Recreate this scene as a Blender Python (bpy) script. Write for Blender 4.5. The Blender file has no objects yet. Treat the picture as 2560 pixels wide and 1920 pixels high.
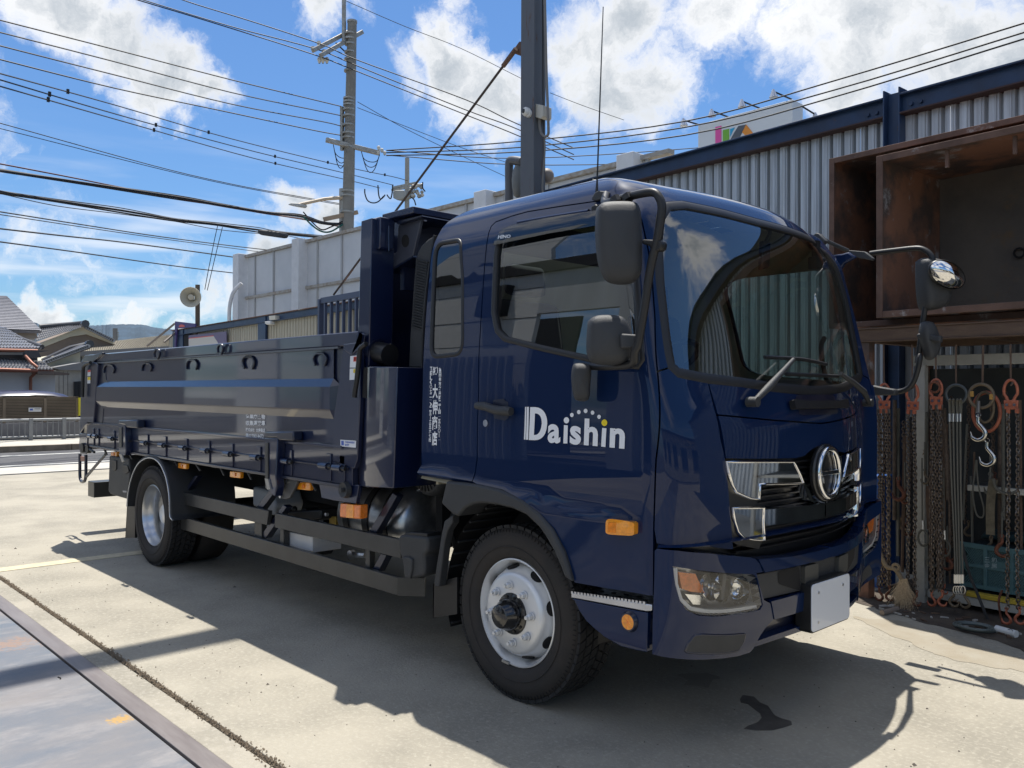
import bpy, bmesh, math, random
import numpy as np
from mathutils import Vector, Matrix, noise as mnoise
random.seed(7)
SC = bpy.context.scene
COL = SC.collection
R_ = math.radians
# ------------------------------------------------------------------ camera
# World frame: origin on the ground below the truck's near front wheel,
# x = truck forward, y = away from the photographer, z = up. Metres.
CXP, CYP = 1280.0, 960.0
_vx = (-700.0, 968.0); _vy = (3507.0, 985.0)
FPX = math.sqrt(-((_vx[0]-CXP)*(_vy[0]-CXP)+(_vx[1]-CYP)*(_vy[1]-CYP)))
def _n(a): a = np.array(a, float); return a/np.linalg.norm(a)
_mX = _n([_vx[0]-CXP, _vx[1]-CYP, FPX]); _Y = _n([_vy[0]-CXP, _vy[1]-CYP, FPX])
_X = -_mX; _Z = np.cross(_X, _Y)
RW = np.array([_X, _Y, _Z])
CAM = np.array([2.9629, -2.8025, 1.506])
cd = bpy.data.cameras.new('camera'); cam = bpy.data.objects.new('camera', cd); COL.objects.link(cam)
cd.sensor_width = 36.0; cd.lens = FPX/2560.0*36.0; cd.clip_start = 0.05; cd.clip_end = 20000
_m = Matrix((( *RW[:,0],), (*(-RW[:,1]),), (*(-RW[:,2]),))).transposed()
cam.matrix_world = Matrix.Translation(Vector(CAM)) @ _m.to_4x4()
SC.camera = cam
# ------------------------------------------------------------------ light
SUN = _n([-0.24, 0.215, 1.0])
SKY_STRENGTH = 0.085
SUN_STRENGTH = 3.95
EXPOSURE = 0.70
SC.view_settings.view_transform = 'Standard'; SC.view_settings.look = 'None'
SC.view_settings.gamma = 1.0; SC.view_settings.use_curve_mapping = False
SC.view_settings.exposure = EXPOSURE
sl = bpy.data.lights.new('sun', 'SUN'); sl.energy = SUN_STRENGTH; sl.angle = R_(0.53); sl.color = (1.0, .955, .88)
so = bpy.data.objects.new('sun', sl); COL.objects.link(so)
so.rotation_euler = Vector(SUN).to_track_quat('Z', 'Y').to_euler(); so.location = (0, 0, 30)
SUN_EL = math.asin(SUN[2]); SUN_AZ = math.atan2(SUN[0], SUN[1])

def ray(u, v): return RW @ np.array([(u-CXP)/FPX, (v-CYP)/FPX, 1.0])
def PT(u, v, t): return CAM + t*ray(u, v)
def PY(u, v, y): d = ray(u, v); return CAM + (y-CAM[1])/d[1]*d
def PX(u, v, x): d = ray(u, v); return CAM + (x-CAM[0])/d[0]*d
def PZ(u, v, z=0.0): d = ray(u, v); return CAM + (z-CAM[2])/d[2]*d
WN = _n([0.0703, 1.0, 0.0]); WT = _n([-1.0, 0.0703, 0.0])     # shed wall: normal away from camera, run direction (leftwards)
WP0 = np.array([0.0, 4.6, 0.0])
def PW(u, v, d=0.0):   # on the corrugated wall's plane moved d metres towards the yard
    r = ray(u, v); t = ((WP0-WN*d-CAM)@WN)/(r@WN); return CAM + t*r
def proj(P):
    P = np.atleast_2d(P)-CAM; q = P @ RW
    return np.stack([CXP+FPX*q[:,0]/q[:,2], CYP+FPX*q[:,1]/q[:,2]], 1)

# world: NISHITA sky with procedural clouds
W = bpy.data.worlds.new('World'); SC.world = W; W.use_nodes = True
nt = W.node_tree; nt.nodes.clear()
def N(tree, t, **kw):
    n = tree.nodes.new(t)
    for k, v in kw.items(): setattr(n, k, v)
    return n
sky = N(nt, 'ShaderNodeTexSky', sky_type='NISHITA'); sky.sun_disc = False
sky.sun_elevation = SUN_EL; sky.sun_rotation = SUN_AZ; sky.air_density = 1.15; sky.dust_density = 0.6; sky.ozone_density = 1.6
bg = N(nt, 'ShaderNodeBackground'); bg.inputs['Strength'].default_value = SKY_STRENGTH
wo = N(nt, 'ShaderNodeOutputWorld'); nt.links.new(bg.outputs[0], wo.inputs[0])
tc = N(nt, 'ShaderNodeTexCoord')
def mth(op, a, b=None, c=None, tree=nt, clamp=False):
    n = N(tree, 'ShaderNodeMath', operation=op); n.use_clamp = clamp
    for i, x in enumerate((a, b, c)):
        if x is None: continue
        if isinstance(x, (int, float)): n.inputs[i].default_value = x
        else: tree.links.new(x, n.inputs[i])
    return n.outputs[0]
# warped direction so cloud outlines are ragged
nw = N(nt, 'ShaderNodeTexNoise'); nw.inputs['Scale'].default_value = 5.0; nw.inputs['Detail'].default_value = 7.0; nw.inputs['Roughness'].default_value = .62
nt.links.new(tc.outputs['Generated'], nw.inputs['Vector'])
vs = N(nt, 'ShaderNodeVectorMath', operation='SUBTRACT'); nt.links.new(nw.outputs['Color'], vs.inputs[0]); vs.inputs[1].default_value = (.5, .5, .5)
vm = N(nt, 'ShaderNodeVectorMath', operation='SCALE'); nt.links.new(vs.outputs[0], vm.inputs[0]); vm.inputs['Scale'].default_value = .16
va = N(nt, 'ShaderNodeVectorMath', operation='ADD'); nt.links.new(tc.outputs['Generated'], va.inputs[0]); nt.links.new(vm.outputs[0], va.inputs[1])
# (u, v, radius px, weight) of the cloud masses
CLOUDS = [(150,40,110,1),(270,110,120,1),(400,190,120,1),(510,215,70,.9),(340,260,90,.9),(450,300,70,.8),(505,330,50,.6),
  (800,30,95,.9),(880,70,60,.7),(640,10,40,.3),(1130,150,100,1),(1230,230,120,1),(1040,190,90,.8),(1250,330,70,.8),(880,190,70,.5),(1140,40,45,.7),
  (1440,60,150,1),(1520,190,160,1),(1640,160,140,1),(1560,40,170,1),(1620,290,80,.7),(1420,320,70,.7),
  (1800,40,170,1),(1990,110,150,1),(2150,60,220,1),(2350,150,240,1),(2520,220,260,1),(2100,220,150,1),(1990,230,80,.8),(1800,230,45,.5),
  (700,520,75,.9),(800,530,60,.9),(620,540,50,.6),(640,650,80,.8),(560,700,80,.7),(760,620,40,.4),
  (40,600,170,.52),(230,640,150,.55),(420,640,110,.6),(500,690,90,.75),(330,700,120,.5),(100,700,120,.42),(80,785,60,.9),(130,800,50,.9),(330,800,80,.7),(230,820,60,.6),(470,790,70,.7),(1180,500,60,.35),
  # beyond the frame: broken sky on all sides, cover raised to add fill light
  (-400,200,300,.8),(-900,-100,300,.8),(2900,-200,350,.9),(1400,-700,330,.8),(300,-800,300,.8),(3400,400,300,.8)]
acc = None
def addblob(dirv, rad, wt):
    global acc
    dn = N(nt, 'ShaderNodeVectorMath', operation='DISTANCE'); nt.links.new(va.outputs[0], dn.inputs[0]); dn.inputs[1].default_value = dirv
    v = mth('DIVIDE', dn.outputs['Value'], rad); v = mth('MULTIPLY', v, v); v = mth('MULTIPLY', v, -1.1); v = mth('EXPONENT', v); v = mth('MULTIPLY', v, wt)
    acc = v if acc is None else mth('MAXIMUM', acc, v)
for (u, v, r, wt) in CLOUDS:
    d = _n(ray(u, v)); addblob(tuple(d), r/FPX*1.05, wt)
for (az, el, rd, wt) in ((150,25,.35,.9),(120,38,.25,.9),(185,30,.4,.95),(215,20,.25,.8),(240,45,.35,.9),(95,22,.25,.8),(75,40,.25,.9),(160,60,.3,.8),(280,35,.3,.8),(46,27,.16,.95),(52,40,.12,.8),(205,50,.2,.7),(20,65,.4,.9),(300,70,.3,.8),(330,50,.3,.8),(50,60,.3,.8),(100,70,.3,.8),(0,80,.3,.9),(60,50,.25,.9),(250,65,.3,.9)):  # unseen clouds, several added overhead to lift the fill light
    a = R_(az); e = R_(el); addblob((math.sin(a)*math.cos(e), math.cos(a)*math.cos(e), math.sin(e)), rd, wt)
n1 = N(nt, 'ShaderNodeTexNoise'); n1.inputs['Scale'].default_value = 9.0; n1.inputs['Detail'].default_value = 12.0; n1.inputs['Roughness'].default_value = .70; n1.inputs['Distortion'].default_value = .25
nt.links.new(va.outputs[0], n1.inputs['Vector'])
dens = mth('ADD', acc, mth('MULTIPLY', mth('SUBTRACT', n1.outputs['Fac'], .5), 1.5))
mr = N(nt, 'ShaderNodeMapRange', interpolation_type='SMOOTHSTEP'); mr.inputs['From Min'].default_value = .36; mr.inputs['From Max'].default_value = .86
nt.links.new(dens, mr.inputs['Value'])
# thin streaky high cloud near the horizon
sep = N(nt, 'ShaderNodeSeparateXYZ'); nt.links.new(tc.outputs['Generated'], sep.inputs[0])
mp = N(nt, 'ShaderNodeMapping'); mp.inputs['Scale'].default_value = (3.0, 3.0, 26.0); mp.inputs['Rotation'].default_value = (R_(7), R_(-5), 0); nt.links.new(tc.outputs['Generated'], mp.inputs['Vector'])
n2 = N(nt, 'ShaderNodeTexNoise'); n2.inputs['Scale'].default_value = 1.6; n2.inputs['Detail'].default_value = 6.0; nt.links.new(mp.outputs[0], n2.inputs['Vector'])
mr2 = N(nt, 'ShaderNodeMapRange', interpolation_type='SMOOTHSTEP'); mr2.inputs['From Min'].default_value = .42; mr2.inputs['From Max'].default_value = .75; nt.links.new(n2.outputs['Fac'], mr2.inputs['Value'])
lo = N(nt, 'ShaderNodeMapRange', interpolation_type='SMOOTHSTEP'); lo.inputs['From Min'].default_value = .30; lo.inputs['From Max'].default_value = .12; nt.links.new(sep.outputs['Z'], lo.inputs['Value'])
streak = mth('MULTIPLY', mth('MULTIPLY', mr2.outputs[0], lo.outputs[0]), .62)
cl = mth('MAXIMUM', mth('MULTIPLY', mr.outputs[0], .97), streak)
# cloud tone: bright rims, greyer thick middles
n3 = N(nt, 'ShaderNodeTexNoise'); n3.inputs['Scale'].default_value = 4.0; n3.inputs['Detail'].default_value = 8.0; nt.links.new(va.outputs[0], n3.inputs['Vector'])
thick = N(nt, 'ShaderNodeMapRange', interpolation_type='SMOOTHSTEP'); thick.inputs['From Min'].default_value = .52; thick.inputs['From Max'].default_value = 1.16
nt.links.new(mth('ADD', dens, mth('MULTIPLY', mth('SUBTRACT', n3.outputs['Fac'], .5), .9)), thick.inputs['Value'])
cr = N(nt, 'ShaderNodeMix', data_type='RGBA'); nt.links.new(thick.outputs[0], cr.inputs['Factor'])
CLW = 8.0
cr.inputs['A'].default_value = (CLW*1.0, CLW*1.0, CLW*1.0, 1); cr.inputs['B'].default_value = (CLW*.47, CLW*.52, CLW*.57, 1)
mx = N(nt, 'ShaderNodeMix', data_type='RGBA'); nt.links.new(cl, mx.inputs['Factor'])
gm = N(nt, 'ShaderNodeMix', data_type='RGBA', blend_type='MULTIPLY'); gm.inputs['Factor'].default_value = 1.0; gm.inputs['B'].default_value = (.47, .69, .95, 1)
nt.links.new(sky.outputs[0], gm.inputs['A'])
nt.links.new(gm.outputs['Result'], mx.inputs['A']); nt.links.new(cr.outputs['Result'], mx.inputs['B'])
nt.links.new(mx.outputs['Result'], bg.inputs['Color'])

# ------------------------------------------------------------------ materials
def mat(name, col, rough=.5, metal=0.0, coat=0.0, coat_r=.03, var=0.0, vscale=6.0, col2=None, bump=0.0, bscale=40.0, rvar=0.0, stretch=(1,1,1), spec=.5, lo=.35, hi=.65, detail=8.0, col3=None, c3=(.6,.7), c3scale=2.0, emit=None):
    m = bpy.data.materials.new(name); m.use_nodes = True; t = m.node_tree; b = t.nodes['Principled BSDF']
    b.inputs['Roughness'].default_value = rough; b.inputs['Metallic'].default_value = metal
    b.inputs['Coat Weight'].default_value = coat; b.inputs['Coat Roughness'].default_value = coat_r
    b.inputs['Specular IOR Level'].default_value = spec
    c = (*col, 1); b.inputs['Base Color'].default_value = c
    if var or col2 or bump or rvar or col3:
        g = N(t, 'ShaderNodeNewGeometry'); mpn = N(t, 'ShaderNodeMapping'); mpn.inputs['Scale'].default_value = stretch; t.links.new(g.outputs['Position'], mpn.inputs['Vector'])
        def nz(s, d=detail, r=.6):
            n = N(t, 'ShaderNodeTexNoise'); n.inputs['Scale'].default_value = s; n.inputs['Detail'].default_value = d; n.inputs['Roughness'].default_value = r
            t.links.new(mpn.outputs[0], n.inputs['Vector']); return n.outputs['Fac']
        out = None
        if col2 or var:
            if not col2: col2 = tuple(max(0, x*(1-var)) for x in col); c1 = tuple(x*(1+var) for x in col)
            else: c1 = col
            r = N(t, 'ShaderNodeMapRange'); r.inputs['From Min'].default_value = lo; r.inputs['From Max'].default_value = hi; t.links.new(nz(vscale), r.inputs['Value'])
            x = N(t, 'ShaderNodeMix', data_type='RGBA'); t.links.new(r.outputs[0], x.inputs['Factor'])
            x.inputs['A'].default_value = (*c1, 1); x.inputs['B'].default_value = (*col2, 1); out = x.outputs['Result']
        if col3:
            r = N(t, 'ShaderNodeMapRange', interpolation_type='SMOOTHSTEP'); r.inputs['From Min'].default_value = c3[0]; r.inputs['From Max'].default_value = c3[1]; t.links.new(nz(c3scale, 10, .7), r.inputs['Value'])
            x = N(t, 'ShaderNodeMix', data_type='RGBA'); t.links.new(r.outputs[0], x.inputs['Factor'])
            if out is None: x.inputs['A'].default_value = c
            else: t.links.new(out, x.inputs['A'])
            x.inputs['B'].default_value = (*col3, 1); out = x.outputs['Result']
        if out is not None: t.links.new(out, b.inputs['Base Color'])
        if rvar:
            r = N(t, 'ShaderNodeMapRange'); r.inputs['To Min'].default_value = max(0, rough-rvar); r.inputs['To Max'].default_value = min(1, rough+rvar); t.links.new(nz(vscale*.7), r.inputs['Value']); t.links.new(r.outputs[0], b.inputs['Roughness'])
        if bump:
            bn = N(t, 'ShaderNodeBump'); bn.inputs['Strength'].default_value = bump; bn.inputs['Distance'].default_value = .01; t.links.new(nz(bscale), bn.inputs['Height']); t.links.new(bn.outputs[0], b.inputs['Normal'])
    if emit:
        b.inputs['Emission Color'].default_value = (*emit[0], 1); b.inputs['Emission Strength'].default_value = emit[1]
    return m
def glass(name, tint=(.75,.85,.8), rough=0.0, refl=1.0, ior=1.5, base=.0):
    m = bpy.data.materials.new(name); m.use_nodes = True; t = m.node_tree; t.nodes.clear()
    o = N(t, 'ShaderNodeOutputMaterial'); tr = N(t, 'ShaderNodeBsdfTransparent'); tr.inputs[0].default_value = (*tint, 1)
    gl = N(t, 'ShaderNodeBsdfGlossy'); gl.inputs['Roughness'].default_value = rough; gl.inputs[0].default_value = (refl, refl, refl, 1)
    fr = N(t, 'ShaderNodeFresnel'); fr.inputs[0].default_value = ior
    f = mth('ADD', mth('MULTIPLY', fr.outputs[0], 1.0, tree=t), base, tree=t, clamp=True)
    mxs = N(t, 'ShaderNodeMixShader'); t.links.new(f, mxs.inputs[0]); t.links.new(tr.outputs[0], mxs.inputs[1]); t.links.new(gl.outputs[0], mxs.inputs[2])
    t.links.new(mxs.outputs[0], o.inputs[0]); return m

# ------------------------------------------------------------------ mesh builder
class B:
    def __init__(s): s.v = []; s.f = []
    def add(s, vs, fs):
        o = len(s.v); s.v += [tuple(map(float, p)) for p in vs]; s.f += [[i+o for i in f] for f in fs]; return s
    def box(s, x0, x1, y0, y1, z0, z1):
        return s.add([(x0,y0,z0),(x1,y0,z0),(x1,y1,z0),(x0,y1,z0),(x0,y0,z1),(x1,y0,z1),(x1,y1,z1),(x0,y1,z1)],
          [(0,3,2,1),(4,5,6,7),(0,1,5,4),(1,2,6,5),(2,3,7,6),(3,0,4,7)])
    def obox(s, c, ax, ay, az, hx, hy, hz):   # oriented box: centre, axes, half sizes
        c = np.array(c, float); ax, ay, az = _n(ax)*hx, _n(ay)*hy, _n(az)*hz
        P = [c+i*ax+j*ay+k*az for k in (-1,1) for (i,j) in ((-1,-1),(1,-1),(1,1),(-1,1))]
        return s.add(P, [(0,3,2,1),(4,5,6,7),(0,1,5,4),(1,2,6,5),(2,3,7,6),(3,0,4,7)])
    def bar(s, a, b, w, h, up=(0,0,1)):        # rectangular bar from a to b
        a = np.array(a, float); b = np.array(b, float); d = b-a; L = np.linalg.norm(d); d /= L
        u = np.array(up, float); sd = np.cross(u, d); 
        if np.linalg.norm(sd) < 1e-3: sd = np.cross((1,0,0), d)
        sd = _n(sd); u = np.cross(d, sd)
        return s.obox((a+b)/2, d, sd, u, L/2, w/2, h/2)
    def prism(s, pts, off):                     # planar polygon (3D points) extruded by vector off
        pts = [np.array(p, float) for p in pts]; off = np.array(off, float); n = len(pts)
        o = len(s.v); s.v += [tuple(p) for p in pts]+[tuple(p+off) for p in pts]
        s.f.append([o+i for i in range(n)]); s.f.append([o+n+i for i in reversed(range(n))])
        for i in range(n): j = (i+1) % n; s.f.append([o+j, o+i, o+n+i, o+n+j])
        return s
    def ypoly(s, px, y, th):                    # outline seen in the photograph, standing on the plane y, th thick (away)
        return s.prism([PY(u, v, y) for u, v in px], (0, th, 0))
    def tube(s, pts, r, seg=8, cap=True, closed=False):
        P = [np.array(p, float) for p in pts]; n = len(P); rr = r if hasattr(r, '__len__') else [r]*n
        rings = []; prev = None
        for i in range(n):
            if closed: d = P[(i+1) % n]-P[i-1]
            else: d = P[min(i+1, n-1)]-P[max(i-1, 0)]
            d = d/(np.linalg.norm(d)+1e-12)
            if prev is None:
                a = np.array((0,0,1.)) if abs(d[2]) < .9 else np.array((1.,0,0)); a = a-d*(a@d)
            else: a = prev-d*(prev@d)
            a = a/(np.linalg.norm(a)+1e-12); prev = a; b = np.cross(d, a)
            rings.append([P[i]+rr[i]*(math.cos(2*math.pi*k/seg)*a+math.sin(2*math.pi*k/seg)*b) for k in range(seg)])
        o = len(s.v)
        for q in rings: s.v += [tuple(p) for p in q]
        m = n if closed else n-1
        for i in range(m):
            j = (i+1) % n
            for k in range(seg):
                l = (k+1) % seg; s.f.append([o+i*seg+k, o+i*seg+l, o+j*seg+l, o+j*seg+k])
        if cap and not closed:
            s.f.append([o+k for k in reversed(range(seg))]); s.f.append([o+(n-1)*seg+k for k in range(seg)])
        return s
    def lathe(s, prof, c, axis, seg=32, closed=False):   # prof: (radius, distance along axis)
        c = np.array(c, float); d = _n(axis); a = np.array((0,0,1.)) if abs(d[2]) < .9 else np.array((1.,0,0)); a = _n(a-d*(a@d)); b = np.cross(d, a)
        o = len(s.v)
        for (r, h) in prof:
            for k in range(seg):
                t = 2*math.pi*k/seg; s.v.append(tuple(c+d*h+r*(math.cos(t)*a+math.sin(t)*b)))
        n = len(prof)
        for i in range(n if closed else n-1):
            j = (i+1) % n
            for k in range(seg):
                l = (k+1) % seg; s.f.append([o+i*seg+k, o+i*seg+l, o+j*seg+l, o+j*seg+k])
        return s
    def disc(s, c, axis, r, th, seg=24):
        return s.lathe([(0.0001, 0), (r, 0), (r, th), (0.0001, th)], c, axis, seg)
    def grid(s, G):                              # G[i][j] 3D points
        o = len(s.v); n = len(G); m = len(G[0])
        for r in G: s.v += [tuple(map(float, p)) for p in r]
        for i in range(n-1):
            for j in range(m-1): s.f.append([o+i*m+j, o+i*m+j+1, o+(i+1)*m+j+1, o+(i+1)*m+j])
        return s
    def mesh(s, name, origin=(0,0,0), smooth=40, fix=True):
        me = bpy.data.meshes.new(name); O = origin
        me.from_pydata([(p[0]-O[0], p[1]-O[1], p[2]-O[2]) for p in s.v], [], s.f)
        if fix:
            bm = bmesh.new(); bm.from_mesh(me); bmesh.ops.remove_doubles(bm, verts=bm.verts, dist=1e-5)
            bmesh.ops.recalc_face_normals(bm, faces=bm.faces); bm.to_mesh(me); bm.free()
        if smooth:
            for p in me.polygons: p.use_smooth = True
            me.set_sharp_from_angle(angle=R_(smooth))
        return me
def ORG(parent):
    return parent.get('_org', (0,0,0)) if parent is not None else (0,0,0)
def put(me, name, m, parent=None, bevel=0.0, label=None, kind=None, loc=None):
    o = bpy.data.objects.new(name, me); COL.objects.link(o)
    if m is not None:
        if not me.materials: me.materials.append(m)
    if parent is not None: o.parent = parent; o['_org'] = ORG(parent)
    if loc is not None: o.location = loc
    if bevel:
        bv = o.modifiers.new('bevel', 'BEVEL'); bv.width = bevel; bv.segments = 2; bv.limit_method = 'ANGLE'; bv.angle_limit = R_(35); bv.harden_normals = False
    if label: o['label'] = label
    if kind: o['kind'] = kind
    return o
def part(name, b, m, parent=None, bevel=0.0, smooth=40, label=None, kind=None):
    """one mesh object from a builder; vertices are given in world coordinates"""
    return put(b.mesh(name, ORG(parent), smooth), name, m, parent, bevel, label, kind)
def thing(name, label, cat, org=(0,0,0), group=None):
    o = bpy.data.objects.new(name, None); COL.objects.link(o); o.location = org; o.empty_display_size = .2
    o['_org'] = tuple(map(float, org)); o['label'] = label; o['category'] = cat
    if group: o['group'] = group
    return o
def tag(o, label, cat, group=None):
    o['label'] = label; o['category'] = cat
    if group: o['group'] = group
    return o
def solo(name, b, m, label, cat, group=None, bevel=0.0, smooth=40):
    return tag(part(name, b, m, None, bevel, smooth), label, cat, group)
def struct(name, b, m, parent=None, smooth=0, bevel=0.0):
    o = part(name, b, m, parent, bevel, smooth); o['kind'] = 'structure'; return o
def dup(root, loc=None, rotz=None, label=None, group=None):
    r = root.copy(); COL.objects.link(r)
    if loc is not None: r.location = loc
    if rotz is not None: r.rotation_euler = (0, 0, rotz)
    if label: r['label'] = label
    if group: r['group'] = group
    for ch in list(root.children):
        c = ch.copy(); COL.objects.link(c); c.parent = r
        for g in list(ch.children): d = g.copy(); COL.objects.link(d); d.parent = c
    return r
def arcpts(c, r, a0, a1, n, y):   # circle in the xz plane
    return [(c[0]+r*math.cos(R_(a0+(a1-a0)*i/n)), y, c[1]+r*math.sin(R_(a0+(a1-a0)*i/n))) for i in range(n+1)]
def spline(pts, n=8):
    """Catmull-Rom through 3D points"""
    P = [np.array(p, float) for p in pts]; P = [2*P[0]-P[1]]+P+[2*P[-1]-P[-2]]; out = []
    for i in range(1, len(P)-2):
        for k in range(n):
            t = k/n; a, b, c, d = P[i-1], P[i], P[i+1], P[i+2]
            out.append(.5*((2*b)+(-a+c)*t+(2*a-5*b+4*c-d)*t*t+(-a+3*b-3*c+d)*t**3))
    out.append(P[-2]); return out

# shared materials
M_navy = mat('navy_gloss_paint', (.002,.0135,.056), .5, 0, coat=1.0, coat_r=.006, spec=.1, bump=.010, bscale=3.0); M_navy.node_tree.nodes['Principled BSDF'].inputs['Coat IOR'].default_value = 1.40
M_navyb = mat('navy_body_paint', (.003,.009,.040), .4, 0, coat=1.0, coat_r=.035, spec=.4, bump=.02, bscale=1.6)
M_navyd = mat('dark_navy_steel', (.004,.008,.028), .35, 0, coat=.6, coat_r=.1, bump=.02, bscale=10)
M_black = mat('black_plastic', (.012,.012,.013), .45, bump=.05, bscale=120)
M_void = mat('underbody_black', (.006,.006,.007), .8)
M_grey = mat('charcoal_plastic', (.035,.037,.040), .55, bump=.25, bscale=600, var=.1)
M_rail = mat('grey_guard_paint', (.045,.046,.045), .35, .2, var=.15, bump=.05, bscale=40)
M_chrome = mat('chrome', (.82,.82,.82), .04, 1.0)
M_alu = mat('brushed_aluminium', (.62,.63,.64), .28, 1.0, var=.1, stretch=(1,8,1))
M_rim = mat('silver_wheel_paint', (.74,.75,.76), .38, .45, coat=.4, var=.04)
M_tyre = mat('tyre_rubber', (.021,.020,.019), .78, bump=.2, bscale=80, col2=(.033,.027,.024), vscale=7)
M_tread = mat('tread_rubber', (.020,.020,.021), .85, bump=.3, bscale=60)
M_white = mat('white_print', (.82,.83,.85), .4)
M_yell = mat('yellow_print', (.85,.65,.02), .4)
M_amber = mat('amber_lens', (.95,.34,.015), .18, coat=1.0, var=.15, vscale=60)
M_orange = mat('orange_lens', (.90,.24,.03), .2, coat=1.0, var=.15, vscale=60)
M_wsglass = glass('windscreen_glass', (.66,.78,.72), 0.0, 1.0, 1.55, .13)
M_sdglass = glass('side_window_glass', (.50,.60,.56), 0.0, 1.0, 1.55, .08)
M_smoke = glass('smoked_acrylic', (.22,.24,.26), 0.0, 1.0, 1.5, .05)
M_lens = glass('clear_lens', (.95,.96,.96), 0.0, 1.0, 1.45, .02)
# ------------------------------------------------------------------ the cab's skin as one surface S(s, w)
# s runs round the cab in plan (0 rear of near side .. 1 corner .. 2 front .. 4 front .. 5 corner .. 6 rear of far side), w runs up it
YC = 1.00
#        w     z      ys      xs    xf    xr   dropN dropF
_T = np.array([
 [0.30, .30,  -.066, .86, 1.03, -.63, .05, .18],
 [0.44, .44,  -.070, .87, 1.06, -.63, .05, .18],
 [0.85, .85,  -.072, .87, 1.08, -.63, .05, .18],
 [1.17, 1.17, -.0815,.87, 1.085,-.63, .05, .19],
 [1.36, 1.36, -.079, .87, 1.075,-.63, .06, .18],
 [1.50, 1.50, -.076, .86, 1.045,-.63, .07, .17],
 [1.66, 1.66, -.072, .82, 1.01, -.63, .075,.16],
 [1.88, 1.88, -.057, .77, .965, -.63, .07, .15],
 [2.10, 2.10, -.036, .71, .92, -.63, .06, .14],
 [2.27, 2.27, -.012, .66, .880, -.63, .055,.14],
 [2.35, 2.345, .018, .61, .835, -.622,.05, .14],
 [2.42, 2.405, .050, .59, .785, -.60, .06, .14],
 [2.50, 2.458, .110, .52, .69, -.55, .07, .14],
 [2.58, 2.500, .190, .38, .53, -.47, .07, .12],
 [2.66, 2.525, .300, .15, .28, -.36, .06, .06]])
def _hermite(x, X, Y):
    x = np.clip(x, X[0], X[-1]); i = np.clip(np.searchsorted(X, x, side='right')-1, 0, len(X)-2)
    d = np.diff(Y)/np.diff(X); m = np.concatenate([[d[0]], (d[:-1]+d[1:])/2, [d[-1]]])
    h = X[i+1]-X[i]; t = (x-X[i])/h
    return (2*t**3-3*t**2+1)*Y[i]+(t**3-2*t**2+t)*h*m[i]+(-2*t**3+3*t**2)*Y[i+1]+(t**3-t**2)*h*m[i+1]
def S(s, w, off=0.0):
    s = np.atleast_1d(np.array(s, float)); w = np.atleast_1d(np.array(w, float)); s, w = np.broadcast_arrays(s, w)
    z, ys, xs, xf, xr, dn, df = [_hermite(w, _T[:,0], _T[:,k]) for k in range(1, 8)]
    far = s > 3; q = np.where(far, 6-s, s); dr = np.where(far, df, dn)
    yb = ys+.30; hl = YC-yb
    xb = xf-dr
    # corner: cubic Bezier from (xs, ys) to (xb, yb)
    tx = 2*dr/hl; tl = np.sqrt(1+tx**2); L = .17
    t = np.clip(q-1, 0, 1)
    P1x = xs+(xb-xs)*.62; P2x = xb-L*tx/tl*.9; P2y = yb-L/tl
    bx = (1-t)**3*xs+3*(1-t)**2*t*P1x+3*(1-t)*t*t*P2x+t**3*xb
    by = (1-t)**3*ys+3*(1-t)**2*t*ys+3*(1-t)*t*t*P2y+t**3*yb
    ax = xr+(xs-xr)*np.clip(q, 0, 1); ay = ys
    cy = yb+(YC-yb)*np.clip(q-2, 0, 1); cx = xf-dr*((YC-cy)/hl)**2
    x = np.where(q < 1, ax, np.where(q < 2, bx, cx)); y = np.where(q < 1, ay, np.where(q < 2, by, cy))
    # shoulder ledge above the wheel arch that fades out forwards
    zl = 1.105-.10*(x+.62)/1.4; p = .042*np.clip((.80-x)/.9, 0, 1)**.7
    k = np.clip((zl-z)/.055, 0, 1); k = k*k*(3-2*k)
    y = y-np.where(q < 1.3, p*k, 0)
    y = np.where(far, 2*YC-y, y)
    P = np.stack([x, y, z], -1)
    if np.any(off):
        P = P+SN(s, w)*np.atleast_1d(off)[..., None]
    return P
def SN(s, w):
    e = 1e-3; s = np.atleast_1d(np.array(s, float)); w = np.atleast_1d(np.array(w, float))
    a = S(np.clip(s+e, 0, 6), w)-S(np.clip(s-e, 0, 6), w); b = S(s, np.minimum(w+e, 2.66))-S(s, w-e)
    n = np.cross(a, b); n /= (np.linalg.norm(n, axis=-1, keepdims=True)+1e-12); return n
_gs, _gw = np.meshgrid(np.arange(0, 4.7, .02), np.arange(.32, 2.66, .01)); _gs = _gs.ravel(); _gw = _gw.ravel()
_gc = {}
def SW(px, off=0.0, smin=0, smax=3.6):
    """photograph pixels -> (s, w) on the surface moved out by off"""
    if off not in _gc: _gc[off] = proj(S(_gs, _gw, off))
    G = _gc[off]; ok = (_gs >= smin) & (_gs <= smax); out = []
    for (u, v) in px:
        d = (G[:,0]-u)**2+(G[:,1]-v)**2; d = np.where(ok, d, 1e12); i = int(np.argmin(d)); s, w = _gs[i], _gw[i]
        for _ in range(6):
            e = 1e-3; p0 = proj(S(s, w, off))[0]; ps = proj(S(s+e, w, off))[0]; pw = proj(S(s, w+e, off))[0]
            J = np.array([(ps-p0)/e, (pw-p0)/e]).T
            try: dl = np.linalg.solve(J, np.array([u, v])-p0)
            except Exception: break
            dl = np.clip(dl, -.03, .03); s2 = min(max(s+dl[0], smin), smax); w2 = min(max(w+dl[1], .31), 2.65)
            s, w = s2, w2
        out.append((float(s), float(w)))
    return out
def mirror(sw): return [(6-s, w) for s, w in reversed(sw)]
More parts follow.
